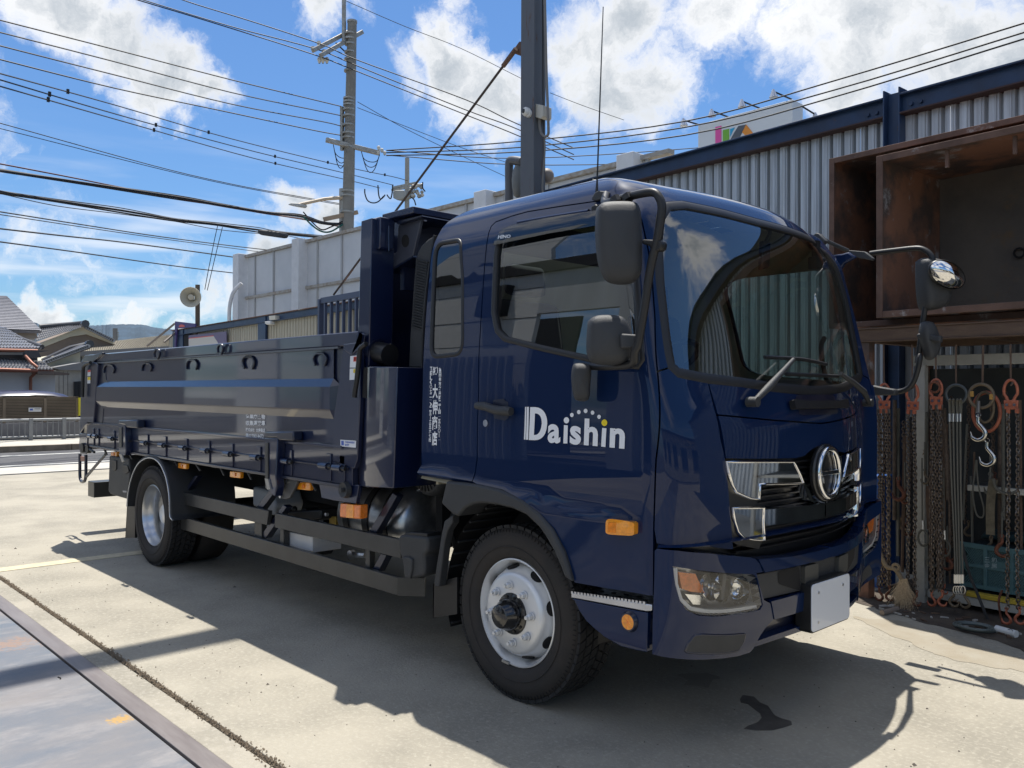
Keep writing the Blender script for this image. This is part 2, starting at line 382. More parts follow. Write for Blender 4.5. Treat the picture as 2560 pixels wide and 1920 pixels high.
def _pip(pt, poly):
    x, y = pt; c = False; n = len(poly); j = n-1
    for i in range(n):
        xi, yi = poly[i]; xj, yj = poly[j]
        if (yi > y) != (yj > y) and x < (xj-xi)*(y-yi)/(yj-yi)+xi: c = not c
        j = i
    return c
def _dens(poly, ds, dw):
    out = []; n = len(poly)
    for i in range(n):
        a = poly[i]; b = poly[(i+1) % n]; k = max(1, int(math.ceil(max(abs(a[0]-b[0])/ds, abs(a[1]-b[1])/dw))))
        out += [(a[0]+(b[0]-a[0])*j/k, a[1]+(b[1]-a[1])*j/k) for j in range(k)]
    return out
def _metric(s, w): return max(.02, float(np.linalg.norm(S(s+1e-3, w)-S(s-1e-3, w))/2e-3))
def inset(poly, g):
    n = len(poly); area = sum(poly[i][0]*poly[(i+1) % n][1]-poly[(i+1) % n][0]*poly[i][1] for i in range(n)); sg = 1 if area > 0 else -1
    out = []
    for i in range(n):
        s, w = poly[i]; m = _metric(s, w); a = poly[i-1]; b = poly[(i+1) % n]
        d1 = np.array([(s-a[0])*m, w-a[1]]); d2 = np.array([(b[0]-s)*m, b[1]-w]); l1 = np.linalg.norm(d1); l2 = np.linalg.norm(d2)
        if l1 < 1e-9 or l2 < 1e-9: out.append((s, w)); continue
        d1 /= l1; d2 /= l2; n1 = np.array([-d1[1], d1[0]])*sg; n2 = np.array([-d2[1], d2[0]])*sg; nn = n1+n2; q = nn@nn
        if q < .3: nn = n1; q = 1; k = g
        else: k = 2*g/q
        nn = nn*k; out.append((s+nn[0]/m, w+nn[1]))
    return out
def rnd(poly, r, k=4):
    """round the corners of a polygon in (s, w) by fraction r of the shorter neighbouring edge"""
    out = []; n = len(poly)
    for i in range(n):
        p = np.array(poly[i]); a = np.array(poly[i-1]); b = np.array(poly[(i+1) % n]); A = p+(a-p)*r; Bq = p+(b-p)*r
        for j in range(k+1):
            t = j/k; out.append(tuple((1-t)**2*A+2*(1-t)*t*p+t*t*Bq))
    return out
def panel(name, outline, m, parent, holes=(), off=0.0, gap=.0035, ds=.07, dw=.045, flange=.02, label=None, soft=0):
    from mathutils.geometry import delaunay_2d_cdt
    ol = _dens(outline, ds, dw); 
    if gap: ol = inset(ol, gap)
    hs = [_dens(h, ds, dw) for h in holes]
    pts = []; edges = []
    for L in [ol]+hs:
        o = len(pts); pts += L; edges += [(o+i, o+(i+1) % len(L)) for i in range(len(L))]
    nb = len(pts); B0 = np.array(pts)
    s0, s1 = B0[:,0].min(), B0[:,0].max(); w0, w1 = B0[:,1].min(), B0[:,1].max()
    sc = np.array([1/ds, 1/dw])
    for s in np.arange(math.floor(s0/ds)*ds, s1, ds):
        for w in np.arange(math.floor(w0/dw)*dw, w1, dw):
            if not _pip((s, w), ol) or any(_pip((s, w), h) for h in hs): continue
            if np.min(np.sum(((B0-(s, w))*sc)**2, 1)) < .16: continue
            pts.append((s, w))
    vo, eo, fo, _a, _b, _c = delaunay_2d_cdt([Vector((a*1.0, b)) for a, b in pts], edges, [], 1, 1e-7)
    P2 = [(v.x, v.y) for v in vo]; F = []
    for f in fo:
        c = (sum(P2[i][0] for i in f)/len(f), sum(P2[i][1] for i in f)/len(f))
        if _pip(c, ol) and not any(_pip(c, h) for h in hs): F.append(list(f))
    A = np.array(P2); P = S(A[:,0], A[:,1], off); NN = SN(A[:,0], A[:,1])
    if soft:
        acc_ = 0
        for a_ in np.linspace(-1, 1, 9):
            for b_ in np.linspace(-1, 1, 7):
                acc_ = acc_+SN(np.clip(A[:,0]+a_*soft*2.2, 1.2, 4.8), np.clip(A[:,1]+b_*soft, 1.5, 2.33))*math.exp(-1.5*(a_*a_+b_*b_))
        NN = acc_/np.linalg.norm(acc_, axis=1, keepdims=True)
    # orient
    verts = [tuple(p) for p in P]; faces = []
    for f in F:
        a, b, c = P[f[0]], P[f[1]], P[f[2]]
        if np.cross(b-a, c-a) @ NN[f[0]] < 0: f = f[::-1]
        faces.append(f)
    nmain = len(faces)
    if flange:
        for L in [ol]+hs:
            L = np.array(L); q0 = S(L[:,0], L[:,1], off); q1 = q0-SN(L[:,0], L[:,1])*flange; o = len(verts); n = len(L)
            verts += [tuple(p) for p in q0]+[tuple(p) for p in q1]
            for i in range(n): j = (i+1) % n; faces.append([o+i, o+j, o+n+j, o+n+i])
    O = ORG(parent); me = bpy.data.meshes.new(name)
    me.from_pydata([(p[0]-O[0], p[1]-O[1], p[2]-O[2]) for p in verts], [], faces)
    nor = []
    for pi, p in enumerate(me.polygons):
        p.use_smooth = pi < nmain
        for li in p.loop_indices:
            vi = me.loops[li].vertex_index; nor.append(tuple(NN[vi]) if pi < nmain else (0, 0, 0))
    me.normals_split_custom_set(nor)
    return put(me, name, m, parent, label=label)
def ribbon(name, loop, m, parent, width=.03, off=.004, th=.012, closed=True, seg=5, bias=0.0, ds=.06, dw=.04, dens=True):
    """a rounded strip (seal, trim) laid along a line on the skin"""
    L = _dens(loop, ds, dw) if closed else None
    if not closed:
        L = []
        for i in range(len(loop)-1):
            a, b = loop[i], loop[i+1]; k = max(1, int(math.ceil(max(abs(a[0]-b[0])/ds, abs(a[1]-b[1])/dw))))
            L += [(a[0]+(b[0]-a[0])*j/k, a[1]+(b[1]-a[1])*j/k) for j in range(k)]
        L.append(loop[-1])
    A = np.array(L); P = S(A[:,0], A[:,1]); NN = SN(A[:,0], A[:,1]); n = len(L); G = []
    for i in range(n):
        d = P[(i+1) % n]-P[i-1] if closed else P[min(i+1, n-1)]-P[max(i-1, 0)]
        d /= (np.linalg.norm(d)+1e-9); sd = np.cross(NN[i], d); row = []
        for k in range(seg+1):
            t = -1+2*k/seg; row.append(P[i]+sd*(t*width/2+bias)+NN[i]*(off+th*(1-t*t)**.5))
        row = [row[0]-NN[i]*.015]+row+[row[-1]-NN[i]*.015]; G.append(row)
    if closed: G.append(G[0])
    b = B().grid(G); return part(name, b, m, parent, smooth=60)
# ================================================================== THE TRUCK
TR = thing('dump_truck', 'glossy navy blue dump truck with white lettering on its door, parked in the yard', 'truck', (-1.8, 1.0, 0))
Z3 = lambda L, ox, oy, k: [(ox+a*k, oy+b*k) for a, b in L]
M_trim = mat('cab_trim_beige', (.48,.43,.32), .8, bump=.1, bscale=300)
M_dash = mat('dashboard_grey', (.045,.05,.06), .6)
M_seat = mat('seat_fabric', (.03,.033,.04), .9, var=.3, vscale=200)
M_seal = mat('window_seal_rubber', (.016,.016,.017), .45)
M_gblk = mat('grille_black', (.012,.012,.013), .35, coat=.3)
# --- outlines on the skin (photograph pixels brought onto the surface)
rear_seam = SW([(1193,1146),(1194,1050),(1197,897),(1201.8,810),(1210.5,680),(1222,582),(1228,566),(1239,555)], smax=1)
door_top = SW([(1280,540),(1320,529),(1400,516),(1477,505)], smax=1.2)
front_seam = [(1.13,2.338),(1.25,2.31),(1.34,2.24),(1.40,2.10),(1.42,2.0),(1.395,1.8),(1.31,1.585)]
fs_low = [(1.21,1.36),(1.146,1.23),(1.10,.95)]
arch_out = SW([(1407,1380),(1378,1322),(1343.5,1282),(1306,1252),(1248,1224),(1190,1211.6)], smax=1)
ws_bl = SW([(1672,926),(1695,942),(1860,967),(1933,978),(2034,985)], smax=3)
wsn = [(1.49,1.66),(1.475,1.97),(1.50,2.14),(1.56,2.25),(1.70,2.325),(1.95,2.352),(2.3,2.350),(2.7,2.338)]   # near edge and top, upwards
WSO = [(1.50,1.60)]+ws_bl[1:4]+[(3.0,1.492)]+mirror(ws_bl[1:4])+[(4.50,1.60)]+mirror(wsn)+wsn[::-1]
# clean loop: bottom near->far, far edge up, top far->near, near edge down
WSO = [(1.50,1.60)]+ws_bl[1:4]+[(3.0,1.492)]+[(6-a,b) for a,b in ws_bl[1:4]][::-1]+[(4.50,1.60)]+[(6-a,b) for a,b in wsn]+wsn[::-1]
door = SW([(1436,1458),(1634,1491)], smin=.2, smax=1.4)
door = [door[0], door[1], (1.10,.95)]+[(1.146,1.23),(1.21,1.36)]+front_seam[::-1]+door_top[::-1]+rear_seam[::-1]+[SW([(1179,1205)], smax=1)[0]]+arch_out[::-1]
winD = SW([(1240,640),(1246,598),(1264,577),(1290,570),(1380,552),(1477,538.5),(1545,529),(1572,536),(1580,570),(1588,690),(1596,800),(1602,900),(1596,913),(1560,910),(1465,893),(1349,867),(1262,845),(1243,825),(1234,780)], smax=1.5)
quarter = rnd(SW([(1092,608),(1153,598),(1157,700),(1157,884),(1077,893),(1081,760)], smax=1), .22)
farwin = rnd([(4.75,1.52),(5.55,1.62),(5.60,2.24),(4.66,2.24)], .15)
sh = [(0,1.065), SW([(1179,1205)], smax=1)[0]]+rear_seam+door_top+front_seam+[(1.50,1.60)]+wsn+[(6-a,b) for a,b in wsn[::-1]]+[(4.50,1.60),(4.69,1.585),(4.86,.68),(5.35,.68),(5.5,1.0),(6,1.065),(6,2.66),(0,2.66)]
cab = panel('cab_shell', sh, M_navy, TR, holes=[quarter, farwin], flange=.02)
lining = panel('cab_lining', sh, M_trim, TR, holes=[quarter, farwin], off=-.045, flange=0, gap=0)
rim = S(np.linspace(0, 6, 49), 2.66)
b = B(); top = [tuple(p) for p in rim]; b.v = top+[(p[0]*.5+.0, p[1]*.55+YC*.45, 2.535) for p in top]+[(0.0, YC, 2.542)]
n = len(top)
for i in range(n): j = (i+1) % n; b.f += [[i, j, n+j, n+i], [n+i, n+j, 2*n]]
part('roof_skin', b, M_navy, TR, smooth=80)
b = B(); b.v = [(p[0], p[1], 2.44) for p in top]+[(-.1, YC, 2.44)]
for i in range(n): b.f.append([i, (i+1) % n, n])
part('headliner', b, M_trim, TR)
# back wall of the cab
b = B(); q = S(np.zeros(20), np.linspace(1.0, 2.6, 20)); q2 = S(np.full(20, 6.0), np.linspace(1.0, 2.6, 20))
b.grid([[tuple(p)for p in q], [tuple(p) for p in q2]]); part('cab_back_wall', b, M_navyd, TR)
b = B().box(-.60, -.58, .0, 2.0, 1.0, 2.3); part('cab_back_trim', b, M_trim, TR)
D = panel('door', door, M_navy, TR, holes=[winD], flange=.03)
dl = panel('door_lining', door, M_dash, TR, holes=[winD], off=-.05, flange=0, gap=0)
ribbon('window_seal', winD, M_seal, D, width=.028, off=.001, th=.006, bias=0.004)
panel('door_glass', inset(winD, -.004), M_sdglass, D, off=-.012, gap=0, flange=0)
panel('quarter_glass', inset(quarter, .004), glass('quarter_glass_dark', (.10,.12,.14), 0, 1, 1.5, .06), cab, off=-.006, gap=0, flange=0)
ribbon('window_seal', quarter, M_seal, cab, width=.022, off=.001, th=.005)
panel('door_glass', inset(farwin, -.004), M_sdglass, cab, off=-.01, gap=0, flange=0)
# divider bar and smoked rain visor on the door
ribbon('window_divider', SW([(1589,705),(1590,770),(1594,885),(1595,905)], smax=1.5), M_seal, D, width=.022, off=-.004, th=.006, closed=False)
vis = SW([(1241,616),(1246,598),(1262,578),(1290,567),(1380,549),(1477,535),(1560,524),(1572,556),(1477,571),(1380,587),(1290,606)], smax=1.5)
panel('rain_visor', vis, M_smoke, D, off=.022, gap=0, flange=.006)
ribbon('visor_rib', SW([(1300,561),(1380,547),(1477,532)], smax=1.2), M_navy, D, width=.018, off=.016, th=.008, closed=False)
def text_sw(name, body, quad, m, parent, off=.0025, bold=0.0, spacing=1.0, align='CENTER', mapper=None, th=0.0, label=None, skew=0):
    """lettering laid on the skin (or on any surface given by mapper): quad = TL, TR, BR, BL"""
    cu = bpy.data.curves.new(name, 'FONT'); cu.body = body; cu.offset = bold; cu.space_character = spacing; cu.resolution_u = 4
    if '\n' in body: cu.space_line = 1.15
    o = bpy.data.objects.new(name, cu); COL.objects.link(o); bpy.context.view_layer.update()
    dg = bpy.context.evaluated_depsgraph_get(); me = bpy.data.meshes.new_from_object(o.evaluated_get(dg)); COL.objects.unlink(o); bpy.data.objects.remove(o)
    v = np.array([x.co[:2] for x in me.vertices]); mn = v.min(0); mxv = v.max(0); t = (v-mn)/(mxv-mn)
    q = np.array(quad, float); a, c = t[:,0:1], 1-t[:,1:2]
    uv = (q[0]*(1-a)+q[1]*a)*(1-c)+(q[3]*(1-a)+q[2]*a)*c
    P = S(uv[:,0], uv[:,1], off) if mapper is None else mapper(uv)
    O = ORG(parent)
    for i, x in enumerate(me.vertices): x.co = tuple(P[i]-np.array(O))
    me.name = name
    return put(me, name, m, parent, label=label)
def px_text(name, body, quadpx, m, parent, smax=1.3, off=.0025, **k): return text_sw(name, body, SW(quadpx, smax=smax), m, parent, off=off, **k)
px_text('visor_badge', 'HINO', [(1256,592),(1286,591),(1286,598),(1254,602)], M_white, D, bold=.02, off=.026)
# door lettering: white name with a striped initial and an arc of dots, the last one yellow
k = .2893
def z4(L): return [(1060+a*k, 900+b*k) for a, b in L]
def sw_poly(name, px, m, parent, off=.0025, smax=1.3, ds=.04, dw=.03, label=None): return panel(name, SW(px, smax=smax), m, parent, off=off, gap=0, flange=0, ds=ds, dw=dw, label=label)
for px in ([(877,405),(888,405),(880,687),(867,687)], [(893,405),(910,405),(903,689),(884,688)]): sw_poly('letter_stripe', z4(px), M_white, D)
# the D: outer bowl and counter
def bez(p0, p1, p2, p3, n=8): return [tuple((1-t)**3*np.array(p0)+3*(1-t)**2*t*np.array(p1)+3*(1-t)*t*t*np.array(p2)+t**3*np.array(p3)) for t in [i/n for i in range(n+1)]]
Do = [(909,691),(921,407)]+bez((965,407),(1040,412),(1070,480),(1068,550))+bez((1067,560),(1060,640),(1030,692),(960,693))[1:]
Di = [(953,648),(962,462)]+bez((972,462),(1005,465),(1022,500),(1021,550))+bez((1020,560),(1012,620),(990,648),(962,648))[1:]
panel('letter', SW(z4(Do), smax=1.3), M_white, D, holes=[SW(z4(Di), smax=1.3)], off=.0025, gap=0, flange=0)
for ch, q in (('a', [(1075,550),(1183,560),(1180,722),(1070,716)]), ('ı', [(1213,562),(1246,565),(1242,722),(1207,720)]), ('s', [(1265,564),(1362,576),(1358,736),(1262,728)]),
              ('h', [(1392,505),(1508,510),(1503,745),(1384,735)]), ('ı', [(1543,586),(1580,590),(1571,752),(1534,748)]), ('n', [(1612,585),(1742,596),(1735,768),(1606,755)])):
    px_text('letter', ch, z4(q), M_white, D, bold=.035)
for (cx, cy, r) in ((1234,521,25),(1281,475,17),(1341,450,17),(1400,440,18),(1460,455,17),(1516,491,17)):
    sw_poly('letter_dot', z4([(cx+r*.93*math.cos(a), cy+r*1.08*math.sin(a)) for a in np.linspace(0, 2*math.pi, 17)[:-1]]), M_white, D)
sw_poly('letter_dot', z4([(1562+25*math.cos(a), 542+29*math.sin(a)) for a in np.linspace(0, 2*math.pi, 17)[:-1]]), M_yell, D, label='yellow dot at the end of the arc')
# vertical Japanese lettering on the rear side panel
def vtext(chars, top, bot, w, wh=None, bold=.03):
    n = len(chars)
    for i, ch in enumerate(chars):
        if ch == ' ': continue
        a = i/n; c = (i+.92)/n
        y0 = top[1]+(bot[1]-top[1])*a; y1 = top[1]+(bot[1]-top[1])*c; x0 = top[0]+(bot[0]-top[0])*a; x1 = top[0]+(bot[0]-top[0])*c
        ww = w; 
        if ch in '一ー丨': 
            ym = (y0+y1)/2; y0, y1 = (ym-.6, ym+.6) if ch == '一' else (y0+1, y1-1)
            if ch == 'ー': ch = 'l'; ww = w*.18
        px_text('lettering', ch, z4([(x0-ww/2, y0), (x0+ww/2, y0), (x1+ww/2, y1), (x1-ww/2, y1)]), M_white, cab, bold=bold)
vtext('TEL(〇七二一)二五ー三五六七㈹', (66,58), (54,712), 20)
vtext('㈱', (103,58), (100,138), 44); vtext('大伸商店', (100,208), (94,752), 46)
vtext('富田林市桜井町二丁目一五九〇ー一', (143,66), (133,712), 21)
# flush handle, lock, side lamp
hd = B()
L = SW(z4([(500,395),(575,400),(640,425),(700,437),(760,442),(800,445)]), smax=1.3); P = S(np.array(L)[:,0], np.array(L)[:,1], .035); hd.tube(P, [.018,.022,.022,.022,.024,.02], 8); part('door_handle', hd, M_grey, D, smooth=60)
sw_poly('handle_recess', z4([(600,345),(690,335),(730,370),(735,500),(700,525),(610,505),(595,440)]), M_navyd, D, off=.002)
c0 = SW(z4([(541,546)]), smax=1.3)[0]; b = B().disc(S(*c0, .001)[0], SN(*c0)[0], .017, .008); part('door_lock', b, M_chrome, D)
def bump_box(name, px, m, parent, h, smax=1.4, off=0.0, bev=.008, label=None, rr=.2):
    o = panel(name, rnd(SW(px, smax=smax), rr, 3), m, parent, off=off+h, gap=0, flange=h+.01, ds=.04, dw=.03, label=label); return o
lamp = bump_box('side_indicator', z4([(1607,1372),(1852,1392),(1852,1512),(1602,1497)]), M_amber, D, .028)
for j in range(9):
    x = 1625+j*9; ribbon('lens_rib', SW(z4([(x,1400),(x-3,1485)]), smax=1.4), M_amber, lamp, width=.006, off=.028, th=.003, closed=False, seg=2)
# corner panel, cowl, front panel
seamL = SW([(1771,957),(1791,1037),(1802,1095),(1814,1150),(1825,1260),(1834,1375)], smin=1.2, smax=2.6)
cpb = SW([(1780,1369),(1640,1360)], smin=.9, smax=2.4)
corner = [cpb[1], cpb[0], seamL[5], seamL[4], seamL[3], seamL[2], seamL[1], seamL[0]]+ws_bl[1:2]+[(1.50,1.60),(1.31,1.585),(1.21,1.36),(1.146,1.23),(1.10,.95)]
for mm in (0, 1):
    o = [(6-a, b_) for a, b_ in corner][::-1] if mm else corner
    cp = panel('corner_panel', o, M_navy, TR, flange=.03)
hs = SW([(1793.8,1037.4),(1932.7,1050.4),(2034,1057.7)], smin=1.5, smax=3)
cowl = [hs[0], hs[1], hs[2], (3,hs[2][1]-.003)]+[(6-a,b_) for a,b_ in hs[::-1]]+[(6-seamL[0][0],seamL[0][1])]+[(6-a,b_) for a,b_ in ws_bl[2:4]]+[(3.0,1.485)]+ws_bl[2:4][::-1]+[seamL[0]]
cowlP = panel('cowl_panel', cowl, M_navy, TR, flange=.03)
gt = SW([(1814,1148),(1900,1149),(1990,1147),(2012,1141),(2032,1123),(2045,1117)], smin=1.5, smax=3)
fp = gt+[(3.0,gt[-1][1])]+[(6-a,b_) for a,b_ in gt[::-1]]+[(6-a,b_) for a,b_ in hs]+[(3,hs[2][1]-.003)]+hs[::-1]
frontP = panel('front_panel', fp, M_navy, TR, flange=.03)
# front grab handle in the cowl
ghn = SW(Z3([(1268,352),(1400,368),(1420,428),(1285,436)], 1600, 900, k), smin=2, smax=3.0)
gh = [ghn[3],ghn[2],(3,ghn[2][1]),(6-ghn[2][0],ghn[2][1]),(6-ghn[3][0],ghn[3][1]),(6-ghn[0][0],ghn[0][1]),(6-ghn[1][0],ghn[1][1]),(3,ghn[1][1]),ghn[1],ghn[0]]
panel('front_grab_handle', rnd(gh,.15,2), M_black, cowlP, off=.038, gap=0, flange=.028)
hr = SW(Z3([(1340,300),(1390,480)], 1600, 900, k), smin=2, smax=3.0)
panel('handle_recess', rnd([(hr[0][0],hr[1][1]),(6-hr[0][0],hr[1][1]),(6-hr[0][0],hr[0][1]),hr[0]],.12,3), M_navyd, cowlP, off=.0015, gap=0, flange=0)
# grille: dark backing, slats, chrome
gb = [seamL[5], (2.6,.80), (3,.79), (3.4,.80), (6-seamL[5][0],seamL[5][1]), (6-seamL[3][0],1.215)]+[(6-a,b_+.03) for a,b_ in gt[1:]]+[(3,gt[-1][1]+.03)]+[(a,b_+.03) for a,b_ in gt[1:][::-1]]+[(seamL[3][0],1.215)]
grille = panel('grille', inset(gb, .01), M_gblk, TR, off=-.05, gap=0, flange=0)
for w in np.arange(.82, 1.21, .028): ribbon('grille_slat', [(2.15,w),(2.5,w),(3,w),(3.5,w),(3.85,w)], M_gblk, grille, width=.014, off=-.045, th=.02, closed=False, ds=.12)
G3 = lambda L: SW(Z3(L, 1600, 900, k), off=.01, smin=1.6, smax=3.0)
ch = [G3([(752,880),(1330,880),(1345,905),(1385,985),(1415,1062),(1390,1068),(1040,1075),(1035,1205),(960,1195),(900,1170),(835,1140),(805,1085),(770,960)]),
      G3([(1385,985),(1420,1040),(1470,1130),(1525,1245),(1475,1222),(1440,1150),(1405,1066)]),
      G3([(805,1280),(1075,1276),(1070,1400),(1078,1560),(980,1552),(895,1535),(850,1480),(822,1385)]),
      G3([(1080,1290),(1300,1272),(1500,1250),(1600,1235)])+[(3.0,1.045),(3.0,1.00)]+G3([(1600,1370),(1500,1385),(1300,1413),(1086,1440)])]
for i, p in enumerate(ch):
    for mm in (0, 1):
        o = [(6-a, b_) for a, b_ in p][::-1] if mm else p
        panel('grille_chrome', o, M_chrome, grille, off=.008, gap=.002, flange=.05, ds=.05, dw=.03)
        if i in (0, 2): ribbon('chrome_edge', o, M_chrome, grille, width=.012, off=.004, th=.010)
# grille frame below / beside the chrome
gfn = G3([(745,870),(800,1090),(835,1150),(905,1180),(1035,1212),(1040,1262),(800,1272),(845,1485),(890,1545),(1080,1572),(1050,1640),(860,1600),(820,1575)])
for mm in (0, 1): panel('grille_frame', [(6-a, b_) for a, b_ in gfn][::-1] if mm else gfn, M_gblk, grille, off=-.004, gap=0, flange=.03)
# emblem: chrome ring with a lobed bar across it
ec = S(3.0, 1.125)[0]+np.array((.012, 0, 0)); en = SN(3.0, 1.14)[0]; en = _n(en); eu = _n(np.array((0,0,1.))-en*en[2]); er = np.cross(eu, en)
def E(x, z, o=0.0): return ec+er*x+eu*z+en*o
sh_ = B().prism([E(x, z, -.02) for x, z in [(.135*math.cos(a), .135*math.sin(a)) for a in np.linspace(0, 2*math.pi, 33)[:-1]]], en*.022)
em = part('emblem', sh_, M_gblk, TR, bevel=.004)
sp = spline([E(.100*math.cos(a), .113*math.sin(a), .012) for a in np.linspace(0, 2*math.pi, 33)], 2); b = B().tube(sp[:-1], .0125, 8, closed=True); part('emblem_ring', b, M_chrome, em, smooth=80)
bar_ = [(-.088,.012),(-.05,.010),(.05,.010),(.088,.012),(.088,-.012),(.05,-.010),(-.05,-.010),(-.088,-.012)]
part('emblem_bar', B().prism([E(x, z, .003) for x, z in bar_], en*.016), M_chrome, em, bevel=.003)
for sx in (-1, 1):
    o = [(sx*(.092*math.cos(a)), .104*math.sin(a)) for a in np.linspace(-1.15, 1.15, 15)]+[(sx*(.062*math.cos(a)), .095*math.sin(a)) for a in np.linspace(1.0, -1.0, 15)]
    part('emblem_cheek', B().prism([E(x, z, .003) for x, z in o], en*.014), M_chrome, em, bevel=.002)
# windscreen: black surround, glass
wsh = inset(WSO, .052)
ribbon('windscreen_seal', inset(WSO, .018), M_seal, TR, width=.046, off=-.002, th=.005)
ws = panel('windscreen', inset(WSO, .012), M_wsglass, TR, off=-.008, gap=0, flange=0, soft=.16)
pan_st = mat('inspection_sticker_blue', (.45,.65,.72), .5)
sw_poly('inspection_sticker', Z3([(200,228),(238,228),(244,298),(205,298)], 1600, 440, k), pan_st, ws, off=-.005, smax=2.6)
# wipers
def wiper(px_arm, px_blade, flip=False):
    mx_ = 4.6 if flip else 3.6; A = SW(px_arm, off=.03, smin=1.4, smax=mx_); Bq = SW(px_blade, off=.02, smin=1.4, smax=mx_)
    pa = S(np.array(A)[:,0], np.array(A)[:,1], [.045,.06,.05,.04,.03][:len(A)])
    w = part('wiper', B().tube(pa, [.012,.017,.013,.010,.008][:len(A)], 8), M_grey, TR, smooth=60)
    pb = S(np.array(Bq)[:,0], np.array(Bq)[:,1], .014); part('wiper_blade', B().tube(spline(pb, 4), .009, 6), M_black, w)
    q = pa[0]; part('wiper_pivot', B().disc(q-np.array((.03,0,0)), (1,0,0), .022, .05), M_grey, w)
wiper(Z3([(960,370),(1060,250),(1180,130),(1310,0)], 1600, 900, k), Z3([(1085,1562),(1400,1580),(1620,1625)], 1600, 440, k))
wiper([(2166,1008),(2145,982),(2122,957),(2096,935)], [(1967,934),(2030,937),(2098,940)], True)
# ---- interior
part('dashboard', B().prism([(.50,.08,1.28),(.80,.08,1.28),(.82,.08,1.48),(.76,.08,1.57),(.58,.08,1.57),(.50,.08,1.45)], (0,1.75,0)), M_dash, TR, bevel=.03)
part('cab_floor', B().box(-.58, .78, .0, 1.85, 1.02, 1.06), M_dash, TR)
for y in (.22, 1.38):
    s_ = part('seat', B().box(-.25,.25,y,y+.46,1.25,1.42), M_seat, TR, bevel=.05)
    part('seat_back', B().prism([(-.38,y,1.38),(-.22,y,1.38),(-.32,y,2.0),(-.44,y,2.0)], (0,.46,0)), M_seat, s_, bevel=.05)
    part('headrest', B().prism([(-.43,y+.1,2.03),(-.33,y+.1,2.03),(-.35,y+.1,2.2),(-.43,y+.1,2.2)], (0,.26,0)), M_seat, s_, bevel=.03)
swc = np.array((.50,.48,1.62)); sn = _n((-.55,0,.85)); su = np.array((0,1.,0)); sv = np.cross(sn, su)
w_ = part('steering_wheel', B().tube([swc+.215*(math.cos(a)*su+math.sin(a)*sv) for a in np.linspace(0, 2*math.pi, 33)[:-1]], .015, 8, closed=True), M_black, TR, smooth=80)
b = B().disc(swc-sn*.03, sn, .07, .03)
for a in (0, 2.1, 4.2): b.bar(swc-sn*.01, swc+.21*(math.cos(a)*su+math.sin(a)*sv), .03, .015)
b.bar(swc-sn*.02, swc-sn*.35, .05, .05); part('steering_hub', b, M_black, w_)
# grab bar on the far pillar, mirror and camera at the top of the windscreen
part('grab_bar', B().tube(spline([(.70,1.86,1.50),(.68,1.82,1.62),(.66,1.82,1.76),(.64,1.90,1.82)],4), .014, 8), M_black, TR, smooth=60)
m_ = part('inside_mirror', B().prism([(.72,1.02,2.12),(.72,1.10,2.14),(.72,1.11,2.27),(.72,1.03,2.27)], (.025,.0,0)), M_black, TR, bevel=.008)
part('mirror_stem', B().tube([(.735,1.07,2.26),(.76,1.07,2.31),(.74,1.07,2.37)], .012, 6), M_black, m_)
m_ = part('dash_camera', B().box(.74,.80,1.50,1.60,2.17,2.24), M_black, TR, bevel=.01); part('camera_mount', B().box(.75,.78,1.53,1.57,2.24,2.33), M_black, m_)
# ---- front bumper, laid on the same skin moved outwards
BO = .03
def BSW(L, **kw): return SW(L, off=BO, smin=kw.get('smin', 1.0), smax=kw.get('smax', 3.0))
bz = lambda L, **kw: BSW(Z3(L, 1600, 1300, .2893), **kw)
def both(name, sw, m, par, n=2, **kw):
    r = []
    for mm in range(n):
        kk = dict(kw)
        if mm and 'holes' in kk: kk['holes'] = [[(6.16-a, b_) for a, b_ in h][::-1] for h in kk['holes']]
        r.append(panel(name, [(6-a, b_) for a, b_ in sw][::-1] if mm else sw, m, par, **kk))
    return r
hl = bz([(282,400),(400,418),(560,440),(760,460),(985,470),(1010,500),(1040,620),(1062,735),(1040,775),(950,800),(800,822),(620,835),(500,825),(400,780),(345,700),(305,560)])
main = bz([(122,262),(145,243),(330,262),(600,285),(800,305),(960,322),(1000,335),(1040,380),(1066,455),(1010,462),(1035,560),(1075,690),(1125,715),(1155,800),(1155,860),(1085,935),(1035,1010),(985,1108),(950,1150),(850,1180),(650,1205),(480,1212),(300,1200),(100,1162),(103,900),(118,500)])
bumper = both('front_bumper', main, M_navy, TR, holes=[hl], off=BO, flange=.05, gap=.002)
bumper = bumper[0]
cb = bz([(1012,335),(1300,310),(1500,270),(1620,238)]); cb2 = bz([(1072,455),(1300,410),(1560,350),(1650,318)])
bar2 = cb2+[(3,cb2[-1][1]+.005),(6-cb2[-1][0],cb2[-1][1])]+[(6-a,b_) for a,b_ in cb2[::-1][1:]]+[(6-a,b_) for a,b_ in cb]+[(3,cb[-1][1]+.004)]+cb[::-1]
panel('bumper_beam', bar2, M_navy, bumper, off=BO+.006, flange=.06, gap=.002)
# top ledge between bumper and body
for (s0, s1) in ((1.17, 4.83),):
    ss = np.linspace(s0, s1, 60); w = .885-.0*ss
    G = [S(ss, np.full(60, .885), BO-.002), S(ss, np.full(60, .895), -.02)]
    part('bumper_ledge', B().grid(G), M_navy, bumper)
